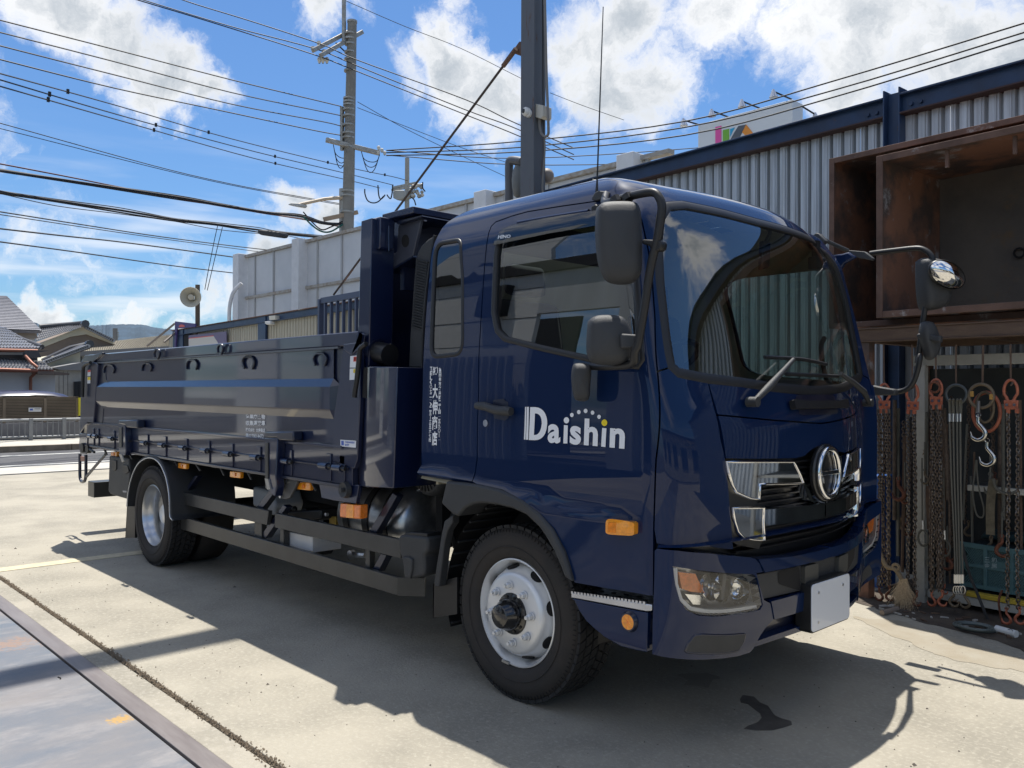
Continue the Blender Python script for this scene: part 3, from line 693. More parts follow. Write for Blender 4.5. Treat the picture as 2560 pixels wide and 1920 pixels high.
# dark middle opening, lower lip, air intake
part('bumper_core', B().prism([tuple(S(s_, .5, -.05)[0]) for s_ in np.linspace(1.2, 4.8, 30)]+[(.5,2.0,.5),(.5,.05,.5)], (0,0,.36)), M_gblk, bumper)
c_in = bz([(1030,480),(1415,400),(1640,335)]); c_lo = bz([(1080,690),(1430,610),(1600,575)])
mid = c_lo+[(6-a,b_) for a,b_ in c_lo[::-1]]+[(6-a,b_) for a,b_ in c_in]+c_in[::-1]
panel('intake_panel', mid, M_grey, bumper, off=BO-.015, flange=.02, gap=.0)
pk = bz([(1215,450),(1400,405),(1410,620),(1220,560)])
both('tow_pocket', rnd(pk,.15,2), M_void, bumper, off=BO-.013, flange=0, gap=0)
pk = bz([(1420,400),(1535,372),(1535,530),(1420,560)]); both('fascia_pad', rnd(pk,.1,2), mat('pad_grey', (.06,.06,.055), .5), bumper, off=BO+.004, flange=.02, gap=0)
lip = bz([(1125,700),(1445,612),(1600,570)]); lip2 = bz([(1155,862),(1400,790),(1600,735)])
lp = lip2+[(6-a,b_) for a,b_ in lip2[::-1]]+[(6-a,b_) for a,b_ in lip]+lip[::-1]
panel('lower_lip', lp, M_navy, bumper, off=BO+.004, flange=.05, gap=.002)
b1 = bz([(1085,935),(1240,870),(1400,820)]); b2 = bz([(990,1105),(1180,1045),(1400,968)]); 
i2 = b2+[(6-a,b_) for a,b_ in b2[::-1]]+[(6-a,b_) for a,b_ in b1]+b1[::-1]
panel('valance_recess', i2, M_navyd, bumper, off=BO-.045, flange=.0, gap=0)
b3 = bz([(1000,1100),(1180,1040),(1400,965)]); b4 = bz([(1020,1050),(1190,990),(1400,920)])
i3 = b3+[(6-a,b_) for a,b_ in b3[::-1]]+[(6-a,b_) for a,b_ in b4]+b4[::-1]
panel('bottom_lip', i3, M_navy, bumper, off=BO-.005, flange=.05, gap=.0)
fp_ = rnd(bz([(385,1140),(410,1075),(470,1000),(540,990),(913,982),(895,1050),(850,1125),(800,1140)]), .15, 2)
both('fog_lamp_blank', fp_, M_grey, bumper, off=BO+.003, flange=.012, gap=0)
ribbon('blank_edge', fp_, M_navyd, bumper, width=.01, off=BO, th=.004)
# headlamps
for mm in (0, 1):
    mir = (lambda L: [(6.16-a, b_) for a, b_ in L][::-1]) if mm else (lambda L: L)
    H = panel('headlamp', mir(inset(hl, .004)), M_lens, TR, off=BO-.004, gap=0, flange=0)
    panel('lamp_bowl', mir(inset(hl, -.004)), mat('lamp_bowl_grey', (.42,.42,.43), .22, .7), H, off=BO-.075, gap=0, flange=0)
    side = mir(hl); A = np.array(_dens(side, .05, .04)); g0 = S(A[:,0], A[:,1], BO-.006); g1 = S(A[:,0], A[:,1], BO-.08)
    part('lamp_wall', B().grid([list(g0)+[g0[0]], list(g1)+[g1[0]]]), mat('lamp_wall_chrome', (.75,.75,.75), .3, .6), H)
    panel('turn_signal', mir(bz([(362,465),(520,478),(605,645),(480,635),(395,610)])), M_orange, H, off=BO-.03, gap=0, flange=.03)
    for (q_, r_) in (((655,585),.055),((745,600),.058),((905,620),.060)):
        sw_ = bz([q_])[0]; sw_ = (6.16-sw_[0], sw_[1]) if mm else sw_; c_ = S(*sw_, BO-.02)[0]; n_ = SN(*sw_)[0]; n_ = _n(n_*.9+np.array((.35,0,.10)))
        part('reflector_bowl', B().lathe([(r_*1.02,.0),(r_,-.004),(r_*.93,-.022),(r_*.75,-.040),(r_*.45,-.052),(.0001,-.056)], c_, n_, 28), M_chrome, H, smooth=70)
        part('bulb', B().lathe([(.0001,-.008),(.011,-.012),(.013,-.03),(.011,-.05)], c_, n_, 12), M_alu, H, smooth=60)
    panel('lower_reflector', mir(bz([(425,655),(580,665),(640,750),(500,745)])), M_chrome, H, off=BO-.03, gap=0, flange=.02)
    panel('lamp_divider', mir(bz([(770,480),(800,482),(770,700),(745,705)])), mat('lamp_trim_dark', (.10,.10,.10), .3), H, off=BO-.03, gap=0, flange=.03)
    panel('light_guide', mir(bz([(300,420),(340,425),(345,560),(390,690),(470,760),(620,785),(850,775),(1040,745),(1045,770),(850,805),(600,815),(450,790),(365,710),(315,560)])), mat('guide_white', (.80,.80,.78), .25), H, off=BO-.02, gap=0, flange=.02)
    for q in range(5): ribbon('reflector_rib', mir(bz([(600+q*28,500),(640+q*24,680)])), M_alu, H, width=.006, off=BO-.056, th=.006, closed=False, seg=2)
# number plate carrier with the plain white plate
px_, pc = 1.135, (.44, .22)
pl = [PX(2028,1463,1.135), PX(2121,1433,1.135), PX(2120,1545,1.135), PX(2025,1584,1.135)]
def rrect(y0, y1, z0, z1, r, x, n=4):
    o = []
    for (cy, cz, a0) in ((y1-r,z1-r,0),(y0+r,z1-r,90),(y0+r,z0+r,180),(y1-r,z0+r,270)):
        for i in range(n+1): a = R_(a0+90*i/n); o.append((x, cy+r*math.cos(a), cz+r*math.sin(a)))
    return o
py0, py1 = pl[0][1]+.002, pl[1][1]+.008; pz0, pz1 = (pl[2][2]+pl[3][2])/2, (pl[0][2]+pl[1][2])/2
car = part('plate_carrier', B().prism(rrect(py0-.004, py1+.004, pz0-.006, pz1+.006, .02, 1.06), (.072,0,0)), M_black, TR)
plate = part('number_plate', B().prism(rrect(py0, py1, pz0, pz1, .02, 1.132), (.006,0,0)), mat('plate_white', (.66,.69,.74), .3, coat=.5), TR, bevel=.002)
for (a, c) in ((.16,.80),(.80,.80),(.16,.17)):
    y = py0+(py1-py0)*a; z = pz0+(pz1-pz0)*c; part('plate_screw', B().disc((1.138,y,z), (1,0,0), .0065, .003, 10), M_alu, plate)
# ---- step below the door
st = Z3([(1270,832),(1500,815),(1700,850),(1970,930),(1972,955),(1920,962),(1600,890),(1400,862)], 1060, 1240, .2893)
hs_ = Z3([(1275,885),(1300,905),(1340,990),(1400,1080),(1480,1155),(1560,1220),(1700,1300),(1840,1335),(1925,1350),(1935,1010),(1600,950)], 1060, 1240, .2893)
stepb = part('step_housing', B().ypoly(hs_, -.085, .30), M_navy, TR, bevel=.012)
b = B(); P = [PY(*p, -.085) for p in Z3([(1270,835),(1270,880),(1920,1000),(1970,995),(1970,940)], 1060, 1240, .2893)]
b.prism(P, (0,.30,0)); stp = part('step_plate', b, M_alu, TR, bevel=.004)
x0, x1 = P[0][0], P[2][0]; zt0, zt1 = P[0][2], P[4][2]
for i in range(22):
    t = (i+.5)/22; x = P[0][0]+(P[2][0]-P[0][0])*t; zz = P[0][2]+(P[4][2]-P[0][2])*t
    part('step_tooth', B().box(x-.006, x+.006, -.088, -.07, zz-.004, zz+.007), M_alu, stp)
for i in range(6):
    for j in range(4):
        t = (i+.5)/6; x = P[0][0]+(P[2][0]-P[0][0])*t; zz = P[0][2]+(P[4][2]-P[0][2])*t
        part('grip_hole', B().disc((x,-.05+j*.05,zz+.0015), (0,0,1), .0125, .002, 6), M_black, stp)
cc = PY(*Z3([(1775,1085)], 1060, 1240, .2893)[0], -.088)
rf = part('side_reflector', B().disc(cc, (0,-1,0), .031, .012, 20), M_amber, TR); part('reflector_bezel', B().lathe([(.031,0),(.041,0),(.044,-.004),(.036,.012),(.031,.012)], cc, (0,-1,0), 28, True), M_navyd, rf)
for i in range(3): a = i*math.pi/3+.3; part('reflector_ray', B().bar(cc+np.array((math.cos(a),0,math.sin(a)))*.029+np.array((0,-.012,0)), cc-np.array((math.cos(a),0,math.sin(a)))*.029+np.array((0,-.012,0)), .002, .002), M_orange, rf)
# ---- wheel arch flare and liner
fl = [(190,1045),(450,1075),(650,1120),(850,1215),(980,1320),(1100,1460),(1200,1660)]
flo = Z3(fl, 1060, 900, .2893)+Z3([(1240,620),(1272,748),(1210,700),(1170,590),(1120,480),(1050,355),(990,270),(880,165),(760,110),(620,75),(500,62),(420,70),(350,105),(290,178),(245,160)], 1060, 1240, .2893)+Z3([(145,1240)], 1060, 900, .2893)
# flare traced on the side plane, standing slightly proud of the body
part('arch_flare', B().ypoly(flo, -.115, .16), M_grey, TR, bevel=.012)
arm = Z3([(245,165),(175,215),(150,330),(120,520),(85,740),(95,785),(130,785),(150,600),(175,400),(200,300),(245,230)], 1060, 1240, .2893)
part('flare_leg', B().ypoly(arm, -.05, .05), M_grey, TR, bevel=.006)
c = (0.0, .435)
G = []
for y in np.linspace(.02, .38, 6): G.append([(c[0]+.53*math.cos(a), y, c[1]+.53*math.sin(a)) for a in np.linspace(R_(-5), R_(200), 40)])
lin = part('arch_liner', B().grid(G), M_black, TR)
for i in range(16):
    a = R_(75+i*8.2); p0 = np.array((c[0]+.525*math.cos(a), .0, c[1]+.525*math.sin(a))); b = B().tube([p0+np.array((0,.03,0)), p0+np.array((0,.2,0)), p0+np.array((.0,.34,0))], .006, 6); part('liner_rib', b, M_grey, lin)
mf = Z3([(80,760),(75,1055),(285,1020),(285,700)], 1060, 1240, .2893); part('mud_flap', B().ypoly(mf, .0, .012), M_black, TR)
part('mud_flap', B().prism([PY(*mf[0], 0), PY(*mf[1], 0), PY(*mf[1], 0)+np.array((0,.34,0)), PY(*mf[0], 0)+np.array((0,.34,0))], (.008,0,0)), M_black, TR)
# inner structure that closes the view under the cab
part('cab_underside', B().box(-.60,.80,.38,1.7,.62,1.02), M_void, TR)
part('front_axle', B().tube([(0,.2,.40),(0,1.8,.40)], .05, 10), M_void, TR)
# ---- wheels
def tread(c, w, r0, r1, n=52, rows=5):
    b = B(); ys = np.linspace(c[1]+.004, c[1]+w-.004, rows+1)
    for j in range(rows):
        for i in range(n):
            a0 = 2*math.pi*(i+.06+.5*(j % 2))/n; a1 = 2*math.pi*(i+.90+.5*(j % 2))/n; sk = .18*2*math.pi/n*(1 if j < rows/2 else -1)
            g = .004; y0, y1 = ys[j]+g, ys[j+1]-g; am = (a0+a1)/2
            q = []
            for r in (r0, r1):
                for (a, y) in ((a0-sk,y0),(a1-sk,y0),(a1+sk,y1),(a0+sk,y1)): q.append((c[0]+r*math.cos(a), y, c[2]+r*math.sin(a)))
            b.add(q, [(4,5,6,7),(0,1,5,4),(1,2,6,5),(2,3,7,6),(3,0,4,7)])
    return b
def wheel(c, w, R, front, name='wheel'):
    cx, cy, cz = c; AX = (0,1,0); O = (cx, cy, cz)
    W_ = part(name, B().lathe([(.262,.035),(.275,.012),(.30,.004),(.345,-.004),(.375,.0),(R-.028,.012),(R-.016,.022),(R-.014,.05),(R-.014,w-.03),(R-.03,w-.01),(.34,w),(.262,w-.03)], O, AX, 64), M_tyre, TR, smooth=50)
    part('tread', tread((cx,cy+.012,cz), w-.024, R-.016, R), M_tread, W_, smooth=0, kind='stuff')
    b = B()
    for i in range(110):
        a = 2*math.pi*i/110; d = np.array((math.cos(a),0,math.sin(a))); p = np.array(O)+np.array((0,.009,0)); b.bar(p+d*(R-.036), p+d*(R-.018), .003, .003, up=(0,1,0))
    part('shoulder_notch', b, M_void, W_, smooth=0, kind='stuff')
    part('sidewall_bead', B().lathe([(.318,-.001),(.322,-.005),(.326,-.003)], O, AX, 64), M_tyre, W_); 
    if front:
        part('rim', B().lathe([(.258,.042),(.2635,.030),(.262,.022),(.256,.020),(.252,.028),(.240,.045),(.236,.075),(.234,.115),(.232,.100),(.217,.055),(.202,.020),(.192,.006),(.178,.0),(.10,-.002),(.096,.02)], O, AX, 64), M_rim, W_, smooth=50)
        yo = -.004; holes = 8
        for i in range(holes):
            a = 2*math.pi*(i+.32)/holes; d = np.array((math.cos(a),0,math.sin(a))); tn = np.array((-math.sin(a),0,math.cos(a)))
            p0 = np.array(O)+d*.2175+np.array((0,.056,0)); nn = _n(d*.90+np.array((0,-.38,0))); ax = _n(np.array((0,.080,0))+d*.032)
            q = [p0+tn*.036*math.cos(t)+ax*.027*math.sin(t)+nn*.004 for t in np.linspace(0, 2*math.pi, 17)[:-1]]
            # keep it on the cone
            part('hand_hole', B().prism(q, nn*-.01), M_void, W_)
        hub = part('hub', B().lathe([(.098,.01),(.098,-.008),(.086,-.012),(.074,-.014),(.072,-.05),(.060,-.06),(.056,-.085),(.050,-.09),(.0001,-.09)], O, AX, 32), mat('hub_black', (.008,.008,.009), .25, coat=.8), W_, smooth=50)
        for i in range(10):
            a = 2*math.pi*i/10; d = np.array((math.cos(a),0,math.sin(a))); part('hub_bolt', B().disc(np.array(O)+d*.085+np.array((0,-.010,0)), (0,-1,0), .008, .008, 6), M_black, hub)
        nl = 8; ny = -.003; rr_ = .1375
    else:
        part('rim', B().lathe([(.258,.042),(.2635,.030),(.262,.022),(.256,.020),(.252,.028),(.243,.05),(.238,.08),(.225,.095),(.224,.15),(.232,.165),(.228,.20),(.19,.19),(.17,.215),(.10,.22),(.0001,.22)], O, AX, 64), mat('rear_rim_metal', (.60,.61,.62), .30, .9), W_, smooth=50)
        hub = part('hub', B().lathe([(.10,.21),(.095,.12),(.07,.10),(.0001,.10)], O, AX, 24), M_rim, W_); ny = .205; rr_ = .1375; nl = 8
        for i in range(8):
            a = 2*math.pi*(i+.3)/8; d = np.array((math.cos(a),0,math.sin(a))); part('hand_hole', B().disc(np.array(O)+d*.185+np.array((0,.188,0)), (0,-1,0), .024, .004, 14), M_void, W_)
    for i in range(nl):
        a = 2*math.pi*(i+.12)/nl; d = np.array((math.cos(a),0,math.sin(a))); q = np.array(O)+d*rr_+np.array((0,ny,0))
        l = part('wheel_nut', B().lathe([(.021,.0),(.021,.006),(.016,.007)], q, (0,-1,0), 14).lathe([(.016,.004),(.016,.026),(.013,.029),(.0001,.029)], q, (0,-1,0), 6).lathe([(.009,.02),(.009,.042),(.0001,.043)], q, (0,-1,0), 10), M_rim, W_, smooth=30)
    return W_
WF = wheel((0,0,.425), .27, .425, True)
d_ = np.array((math.cos(R_(-105)),0,math.sin(R_(-105)))); part('balance_weight', B().bar(np.array((0,.017,.425))+d_*.259+np.array((-.02,0,0)), np.array((0,.017,.425))+d_*.259+np.array((.03,0,-.004)), .012, .012), M_alu, WF)
wheel((-4.37,-.12,.425), .25, .425, False)
part('wheel', B().lathe([(.24,.0),(.40,.0),(.425,.03),(.425,.24),(.40,.27),(.24,.27)], (-4.37,.17,.425), (0,1,0), 48), M_tyre, TR, smooth=50)
for (x, y0) in ((0,1.73),(-4.37,1.58),(-4.37,1.87)): part('wheel', B().lathe([(.24,.0),(.40,.0),(.425,.03),(.425,.24),(.40,.27),(.24,.27)], (x,y0,.425), (0,1,0), 48), M_tyre, TR, smooth=50)
part('rear_axle', B().tube([(-4.37,.2,.42),(-4.37,1.9,.42)], .09, 10).lathe([(.0001,-.17),(.12,-.14),(.2,0),(.12,.14),(.0001,.17)], (-4.37,1.0,.42), (0,1,0), 20), M_void, TR)
# blue sticker inside the rear rim
q = PY(369,1342,-.06); part('rim_sticker', B().box(q[0]-.018,q[0]+.018,-.07,-.066,q[2]-.022,q[2]+.022), mat('sticker_blue', (.02,.25,.55), .5), TR)
# rear wheel fender: a bent band with a bright edge
zR = lambda L: Z3(L, 160, 1080, .25316)
fe = [PY(*p, -.14) for p in zR([(622,735),(632,620),(655,500),(690,395),(735,315),(795,268),(850,255),(905,272),(955,325),(995,410),(1022,510),(1040,640),(1045,780),(1050,840),(1072,872)])]
fs_ = spline(fe, 3); 
fen = part('rear_fender', B().grid([[p+np.array((0,.55,0)) for p in fs_],[p for p in fs_]]), M_grey, TR, smooth=60)
fo = [p+np.array((0,0,.0)) for p in fs_]; cR = np.array((-4.37,-.14,.43))
fo = [cR+(p-cR)*1.045 for p in fs_]
part('fender_skin', B().grid([[p+np.array((0,.55,0)) for p in fo],[p+np.array((0,.004,0)) for p in fo],[p+np.array((0,.0,0)) for p in fs_]]), M_grey, fen, smooth=30)
part('fender_edge', B().tube(fs_, .007, 6), mat('edge_trim', (.5,.52,.55), .25, .7), fen, smooth=60)
mf = zR([(622,735),(605,1046),(700,1046),(700,735)]); part('mud_flap', B().ypoly(mf, -.10, .02), M_black, TR)
q0 = PY(*mf[0], -.1); q1 = PY(*mf[1], -.1); part('mud_flap', B().prism([q0, q1, q1+np.array((0,.5,0)), q0+np.array((0,.5,0))], (.012,0,0)), M_black, TR)
# ---- chassis, guard rails, tanks
part('chassis_rail', B().box(-6.0,-.3,.62,.70,.62,.86), M_void, TR); part('chassis_rail', B().box(-6.0,-.3,1.40,1.48,.62,.86), M_void, TR)
part('subframe', B().box(-5.9,-1.1,.66,.78,.862,1.0), M_navyd, TR); part('subframe', B().box(-5.9,-1.1,1.3,1.42,.862,1.0), M_navyd, TR)
part('gearbox', B().box(-1.4,-.3,.8,1.25,.35,.8), M_void, TR, bevel=.05)
part('propeller_shaft', B().tube([(-1.4,1.02,.58),(-4.2,1.0,.45)], .05, 12), M_void, TR)
zG = lambda L: Z3(L, 640, 1200, .22604)
yG = -.03
def rail(name, px, y=yG, th=.03, m=None, bev=.003): return part(name, B().ypoly(px, y, th), m or M_rail, TR, bevel=bev)
rail('guard_rail', [(448,1228.9),(671.5,1277),(667,1313),(447.4,1258)])
rail('guard_rail', zG([(208,365),(1600,660),(1600,868),(205,525)]))
lr = rail('guard_rail', [(446.6,1289.6),(995,1444),(994,1489.3),(446,1321)])
a = PY(995,1444,yG); b_ = PY(994,1489.3,yG); ez = a[2]-b_[2]
e1 = a+np.array((.115,.10,0)); part('guard_rail_end', B().prism([a, e1, e1-np.array((0,0,ez)), b_], (-.02,.02,0)), M_rail, lr)
for (u0, u1, v0, v1) in ((455,462,1255,1296),(636,654,1305,1345),(700,709,1320,1362),(913,924,1372,1422)):
    rail('guard_post', [(u0,v0),(u1,v0+2),(u1,v1+4),(u0,v1)], yG+.03, .04)
for L in ([(487,1189),(493,1190),(466,1232),(459,1229)], [(676,1222),(688,1228),(652,1276),(641,1267)], [(708,1262),(716,1268),(664,1346),(652,1338)], [(981,1232),(992,1240),(936,1340),(920,1331)], [(952,1384),(966,1388),(945,1430),(930,1424)]):
    rail('guard_strut', L, yG+.04, .05, M_navyd)
# grey plastic end cap with inspection lid
part('end_cover', B().ypoly(zG([(1572,640),(1590,612),(1640,602),(1890,630),(1897,700),(1893,790),(1855,830),(1862,960),(1858,1062),(1700,1097),(1640,1078),(1615,900),(1580,780)]), -.07, .12), M_grey, TR, bevel=.014)
part('cover_lid', B().ypoly(zG([(1620,608),(1700,575),(1890,590),(1892,632)]), -.06, .1), M_black, TR, bevel=.004)
part('cover_step', B().ypoly(zG([(1615,850),(1680,850),(1725,880),(1720,1000),(1700,1094),(1640,1078)]), -.082, .02), M_grey, TR, bevel=.006)
# white box, valve, hanging things
wb = part('white_panel', B().ypoly(zG([(308,560),(625,628),(625,806),(305,720)]), .05, .22), mat('white_enamel', (.62,.62,.63), .3, var=.06), TR, bevel=.004)
part('panel_bolt', B().ypoly(zG([(325,705),(345,708),(345,728),(325,724)]), .04, .01), M_alu, wb); part('panel_bolt', B().ypoly(zG([(590,780),(612,784),(612,802),(590,798)]), .04, .01), M_alu, wb)
part('white_tank', B().ypoly(Z3([(200,1250),(395,1300),(430,1440),(400,1540),(200,1440)], 580, 900, .25316), .35, .25), mat('white_tank_plastic', (.40,.42,.44), .5), TR, bevel=.02)
part('valve', B().tube([PY(878,1386,.12), PY(915,1388,.12)], .02, 8).disc(PY(884,1386,.11), (0,-1,0), .03, .03, 8), M_alu, TR)
for (u, v, r, l) in ((823,1360,.07,.14),(792,1285,.05,.1),(740,1275,.03,.1)): part('air_valve', B().disc(PY(u,v,.3), (0,-1,0), r, l, 16), M_black, TR, bevel=.006)
part('battery_box', B().ypoly(zG([(330,350),(720,330),(720,430),(560,470),(260,390)]), .12, .5), M_black, TR, bevel=.01)
for (u, v) in ((727,1268),(737,1272),(806,1303),(820,1286)): part('clip', B().disc(PY(u,v,.1), (0,-1,0), .012, .02, 8), M_alu, TR)
part('copper_valve', B().ypoly(zG([(805,400),(880,405),(878,500),(808,485)]), .2, .06), mat('brass', (.35,.25,.06), .4, .7), TR, bevel=.005)
# fuel tank with bands
tc_ = PY(980,1310,.34); tx0, tx1 = PY(905,1290,.34)[0], PY(1085,1330,.34)[0]
tank = part('fuel_tank', B().lathe([(.0001,-.01),(.12,.0),(.20,.03),(.235,.07),(.235,tx1-tx0-.06),(.20,tx1-tx0-.01),(.0001,tx1-tx0)], (tx0,.34,.70), (1,0,0), 40), mat('tank_alu', (.45,.46,.47), .3, .9, var=.12, stretch=(.6,6,6)), TR, smooth=60)
for t in (.22, .50, .76): part('tank_strap', B().lathe([(.236,-.03),(.243,-.03),(.243,.03),(.236,.03)], (tx0+(tx1-tx0)*t,.34,.70), (1,0,0), 40, True), M_black, tank)
part('tank_cap', B().disc((tx0+(tx1-tx0)*.45,.30,.93), (0,0,1), .035, .03), M_black, tank)
# ---- underbody side lamps and the orange turn lamp
zH = lambda L: Z3(L, 580, 900, .25316)
for L in (zR([(462,192),(520,196),(520,246),(460,240)]), zR([(1124,302),(1205,312),(1202,368),(1122,360)]), zR([(1637,384),(1740,396),(1738,458),(1635,448)]), zH([(645,1205),(770,1210),(768,1290),(642,1280)])):
    l = part('side_marker_lamp', B().ypoly(L, -.06, .03), M_amber, TR, bevel=.006); c = sum(PY(*p, -.062) for p in L)/4; part('lamp_lens_ring', B().disc(c, (0,-1,0), .013, .004, 12), M_orange, l)
l = part('turn_lamp', B().ypoly(zH([(1065,1412),(1262,1432),(1258,1572),(1060,1555)]), -.09, .06), M_orange, TR, bevel=.008)
part('lens_window', B().ypoly(zH([(1130,1425),(1200,1432),(1198,1562),(1126,1556)]), -.093, .004), M_amber, l)
for L in (zR([(385,165),(400,170),(422,225),(412,228)]), zR([(635,215),(645,218),(672,268),(662,270)]), zR([(1078,275),(1088,278),(1118,335),(1108,337)]), zR([(1292,318),(1302,320),(1346,380),(1335,386)]), zR([(1530,345),(1540,348),(1580,425),(1570,430)]), zR([(1795,385),(1806,388),(1850,468),(1840,473)]), zH([(440,1150),(450,1150),(490,1235),(478,1240)]), zH([(775,1205),(785,1208),(828,1290),(818,1296)])):
    part('rope_hook', B().ypoly(L, -.07, .012), M_grey, TR)
# rear toolbox, underrun bar, hanging loop
tb = part('toolbox', B().ypoly(zR([(447,235),(640,262),(648,420),(622,664),(490,626),(455,612),(436,580)]), -.08, .42), M_grey, TR, bevel=.012)
for L in (zR([(478,280),(515,282),(515,370),(492,386),(474,362)]), zR([(575,320),(625,330),(640,390),(605,415),(580,395)])): part('toolbox_latch', B().ypoly(L, -.088, .015), M_black, tb, bevel=.003)
part('toolbox_label', B().ypoly(zR([(580,578),(616,582),(616,598),(580,595)]), -.083, .004), mat('label_grey',(.4,.4,.4),.5), tb)
a0 = PY(*zR([(237,482)])[0], .05); a1 = PY(*zR([(300,482)])[0], .05); zb = PY(*zR([(237,632)])[0], .05)[2]
part('underrun_bar', B().box(a0[0], a1[0]-.01, .05, 1.95, zb, a0[2]), M_rail, TR, bevel=.004)
lp_ = spline([PY(*p, -.05) for p in zR([(158,215),(157,330),(158,440),(170,485),(186,492),(205,480),(216,430),(217,330),(217,225)])], 3)
part('hanging_loop', B().tube(lp_, .016, 8), M_navyd, TR, smooth=60)
part('loop_brace', B().tube([PY(*zR([(412,218)])[0], -.02), PY(*zR([(222,440)])[0], -.05)], .014, 8), M_navyd, TR); part('loop_reflector', B().ypoly(zR([(162,238),(203,246),(203,290),(164,286)]), -.065, .012), mat('reflector_brown', (.30,.14,.09), .4), TR)
part('tail_knob', B().disc(PY(*zR([(215,155)])[0], -.10), (0,-1,0), .05, .04, 12).disc(PY(*zR([(265,165)])[0], -.10), (0,-1,0), .045, .04, 12).tube([PY(*zR([(255,170)])[0], -.13), PY(*zR([(300,200)])[0], -.13)], .012, 8), M_black, TR)
# ---- tipper body
YB = -.10
zA = lambda L: Z3(L, 160, 800, .217); zB = lambda L: Z3(L, 580, 500, .25316); zC = lambda L: Z3(L, 580, 900, .25316); zE = lambda L: Z3(L, 900, 460, .15673)
def zz(u, v, y=YB): return PY(u, v, y)[2]
XR, XF = PY(223,888,YB)[0], PY(899,829,YB)[0]
Zt = 1.846; Zr = zz(560,889,YB-.02); ZA_, ZB_ = zz(640,949), zz(640,967,YB-.04); ZC_, ZD_ = zz(640,1017,YB-.04), zz(640,1037)
Zs = zz(640,1093); Zh = zz(640,1140,YB-.01); Zl = zz(640,1176)
prof = [(YB+.0,Zr),(YB+.0,ZA_),(YB-.027,ZB_),(YB-.027,ZC_),(YB+.0,ZD_),(YB+.0,Zs)]
x0, x1 = XR+.22, XF-.28
bed = part('side_gate', B().grid([[(x, y, z) for y, z in prof] for x in np.linspace(x0, x1, 40)]), M_navyb, TR, smooth=15)
# tapered rib ends
part('rib_end', B().add([(x0,YB,ZA_),(x0,YB-.027,ZB_),(x0,YB-.027,ZC_),(x0,YB,ZD_),(x0-.10,YB+.01,(ZB_*.8+ZA_*.2)),(x0-.10,YB+.01,(ZC_*.8+ZD_*.2))], [(0,1,4),(1,2,5,4),(2,3,5)]), M_navyd, bed, smooth=0)
part('rib_end', B().add([(x1,YB,ZA_),(x1,YB-.027,ZB_),(x1,YB-.027,ZC_),(x1,YB,ZD_),(x1+.06,YB+.01,(ZB_*.8+ZA_*.2)),(x1+.06,YB+.01,(ZC_*.8+ZD_*.2))], [(0,4,1),(1,4,5,2),(2,5,3)]), M_navyb, bed, smooth=0)
part('top_rail', B().box(XR, XF, YB-.015, YB+.06, Zr+.012, Zt), M_navyb, TR, bevel=.008)
part('rail_lip', B().box(XR+.1, XF-.2, YB-.022, YB+.0, Zr, Zr+.012), mat('rail_lip_paint', (.10,.11,.13), .3), TR)
part('gate_back', B().box(XR+.01, XF-.01, YB+.012, YB+.05, Zs-.01, Zr+.03), M_navyd, TR)
part('sill_ledge', B().box(XR+.05, XF-.14, YB-.030, YB+.02, Zs-.018, Zs), M_navyb, TR, bevel=.003)
part('lower_gate', B().box(XR-.02, XF-.05, YB-.012, YB+.03, Zl, Zs-.018), M_navyb, TR, bevel=.003)
part('lower_flange', B().box(XR-.02, XF-.1, YB-.030, YB+.03, Zl-.02, Zl), M_navyd, TR, bevel=.003)
part('hinge_rod', B().tube([(XR,YB-.022,Zh),(XF-.08,YB-.022,Zh)], .006, 6), M_navyd, TR)
# far side, floor, tail and front boards
part('far_gate', B().box(XR, XF, 2.06, 2.12, 1.0, Zt), M_navyb, TR, bevel=.01)
part('bed_floor', B().box(XR, XF, YB+.05, 2.06, 1.0, 1.05), M_navyd, TR)
part('tail_gate', B().box(XR-.06, XR, -.02, 2.04, 1.0, Zt-.02), M_navyb, TR, bevel=.01)
part('bed_front_board', B().box(XF-.04, XF+.02, -.05, 2.06, 1.0, Zt), M_navyd, TR)
for x in np.linspace(XR+.3, XF-.3, 8): part('cross_member', B().box(x-.04, x+.04, -.02, 2.06, .90, 1.0), M_navyd, TR)
# hinges with their straps
for (u, v, src) in [(310,1335,0),(365,1340,0),(545,1367,0),(725,1390,0),(925,1417,0),(1130,1443,0),(1370,1475,0),(1625,1505,0),(1890,1543,0),(230,962,1),(535,1000,1),(915,1045,1),(1050,1066,1)]:
    p = (zC if src else zA)([(u, v)])[0]; c = PY(*p, YB-.03)
    h = part('hinge', B().tube([c+np.array((-.045,-.005,0)), c+np.array((.045,-.005,0))], .021, 10), M_navyb, TR, smooth=60)
    part('hinge_bolt', B().tube([c+np.array((.02,-.005,0)), c+np.array((.085,-.005,0))], .013, 8), M_black, h)
    part('hinge_strap', B().box(c[0]+.0, c[0]+.055, YB-.022, YB-.01, c[2]-.09, c[2]+.075), M_navyb, h, bevel=.003)
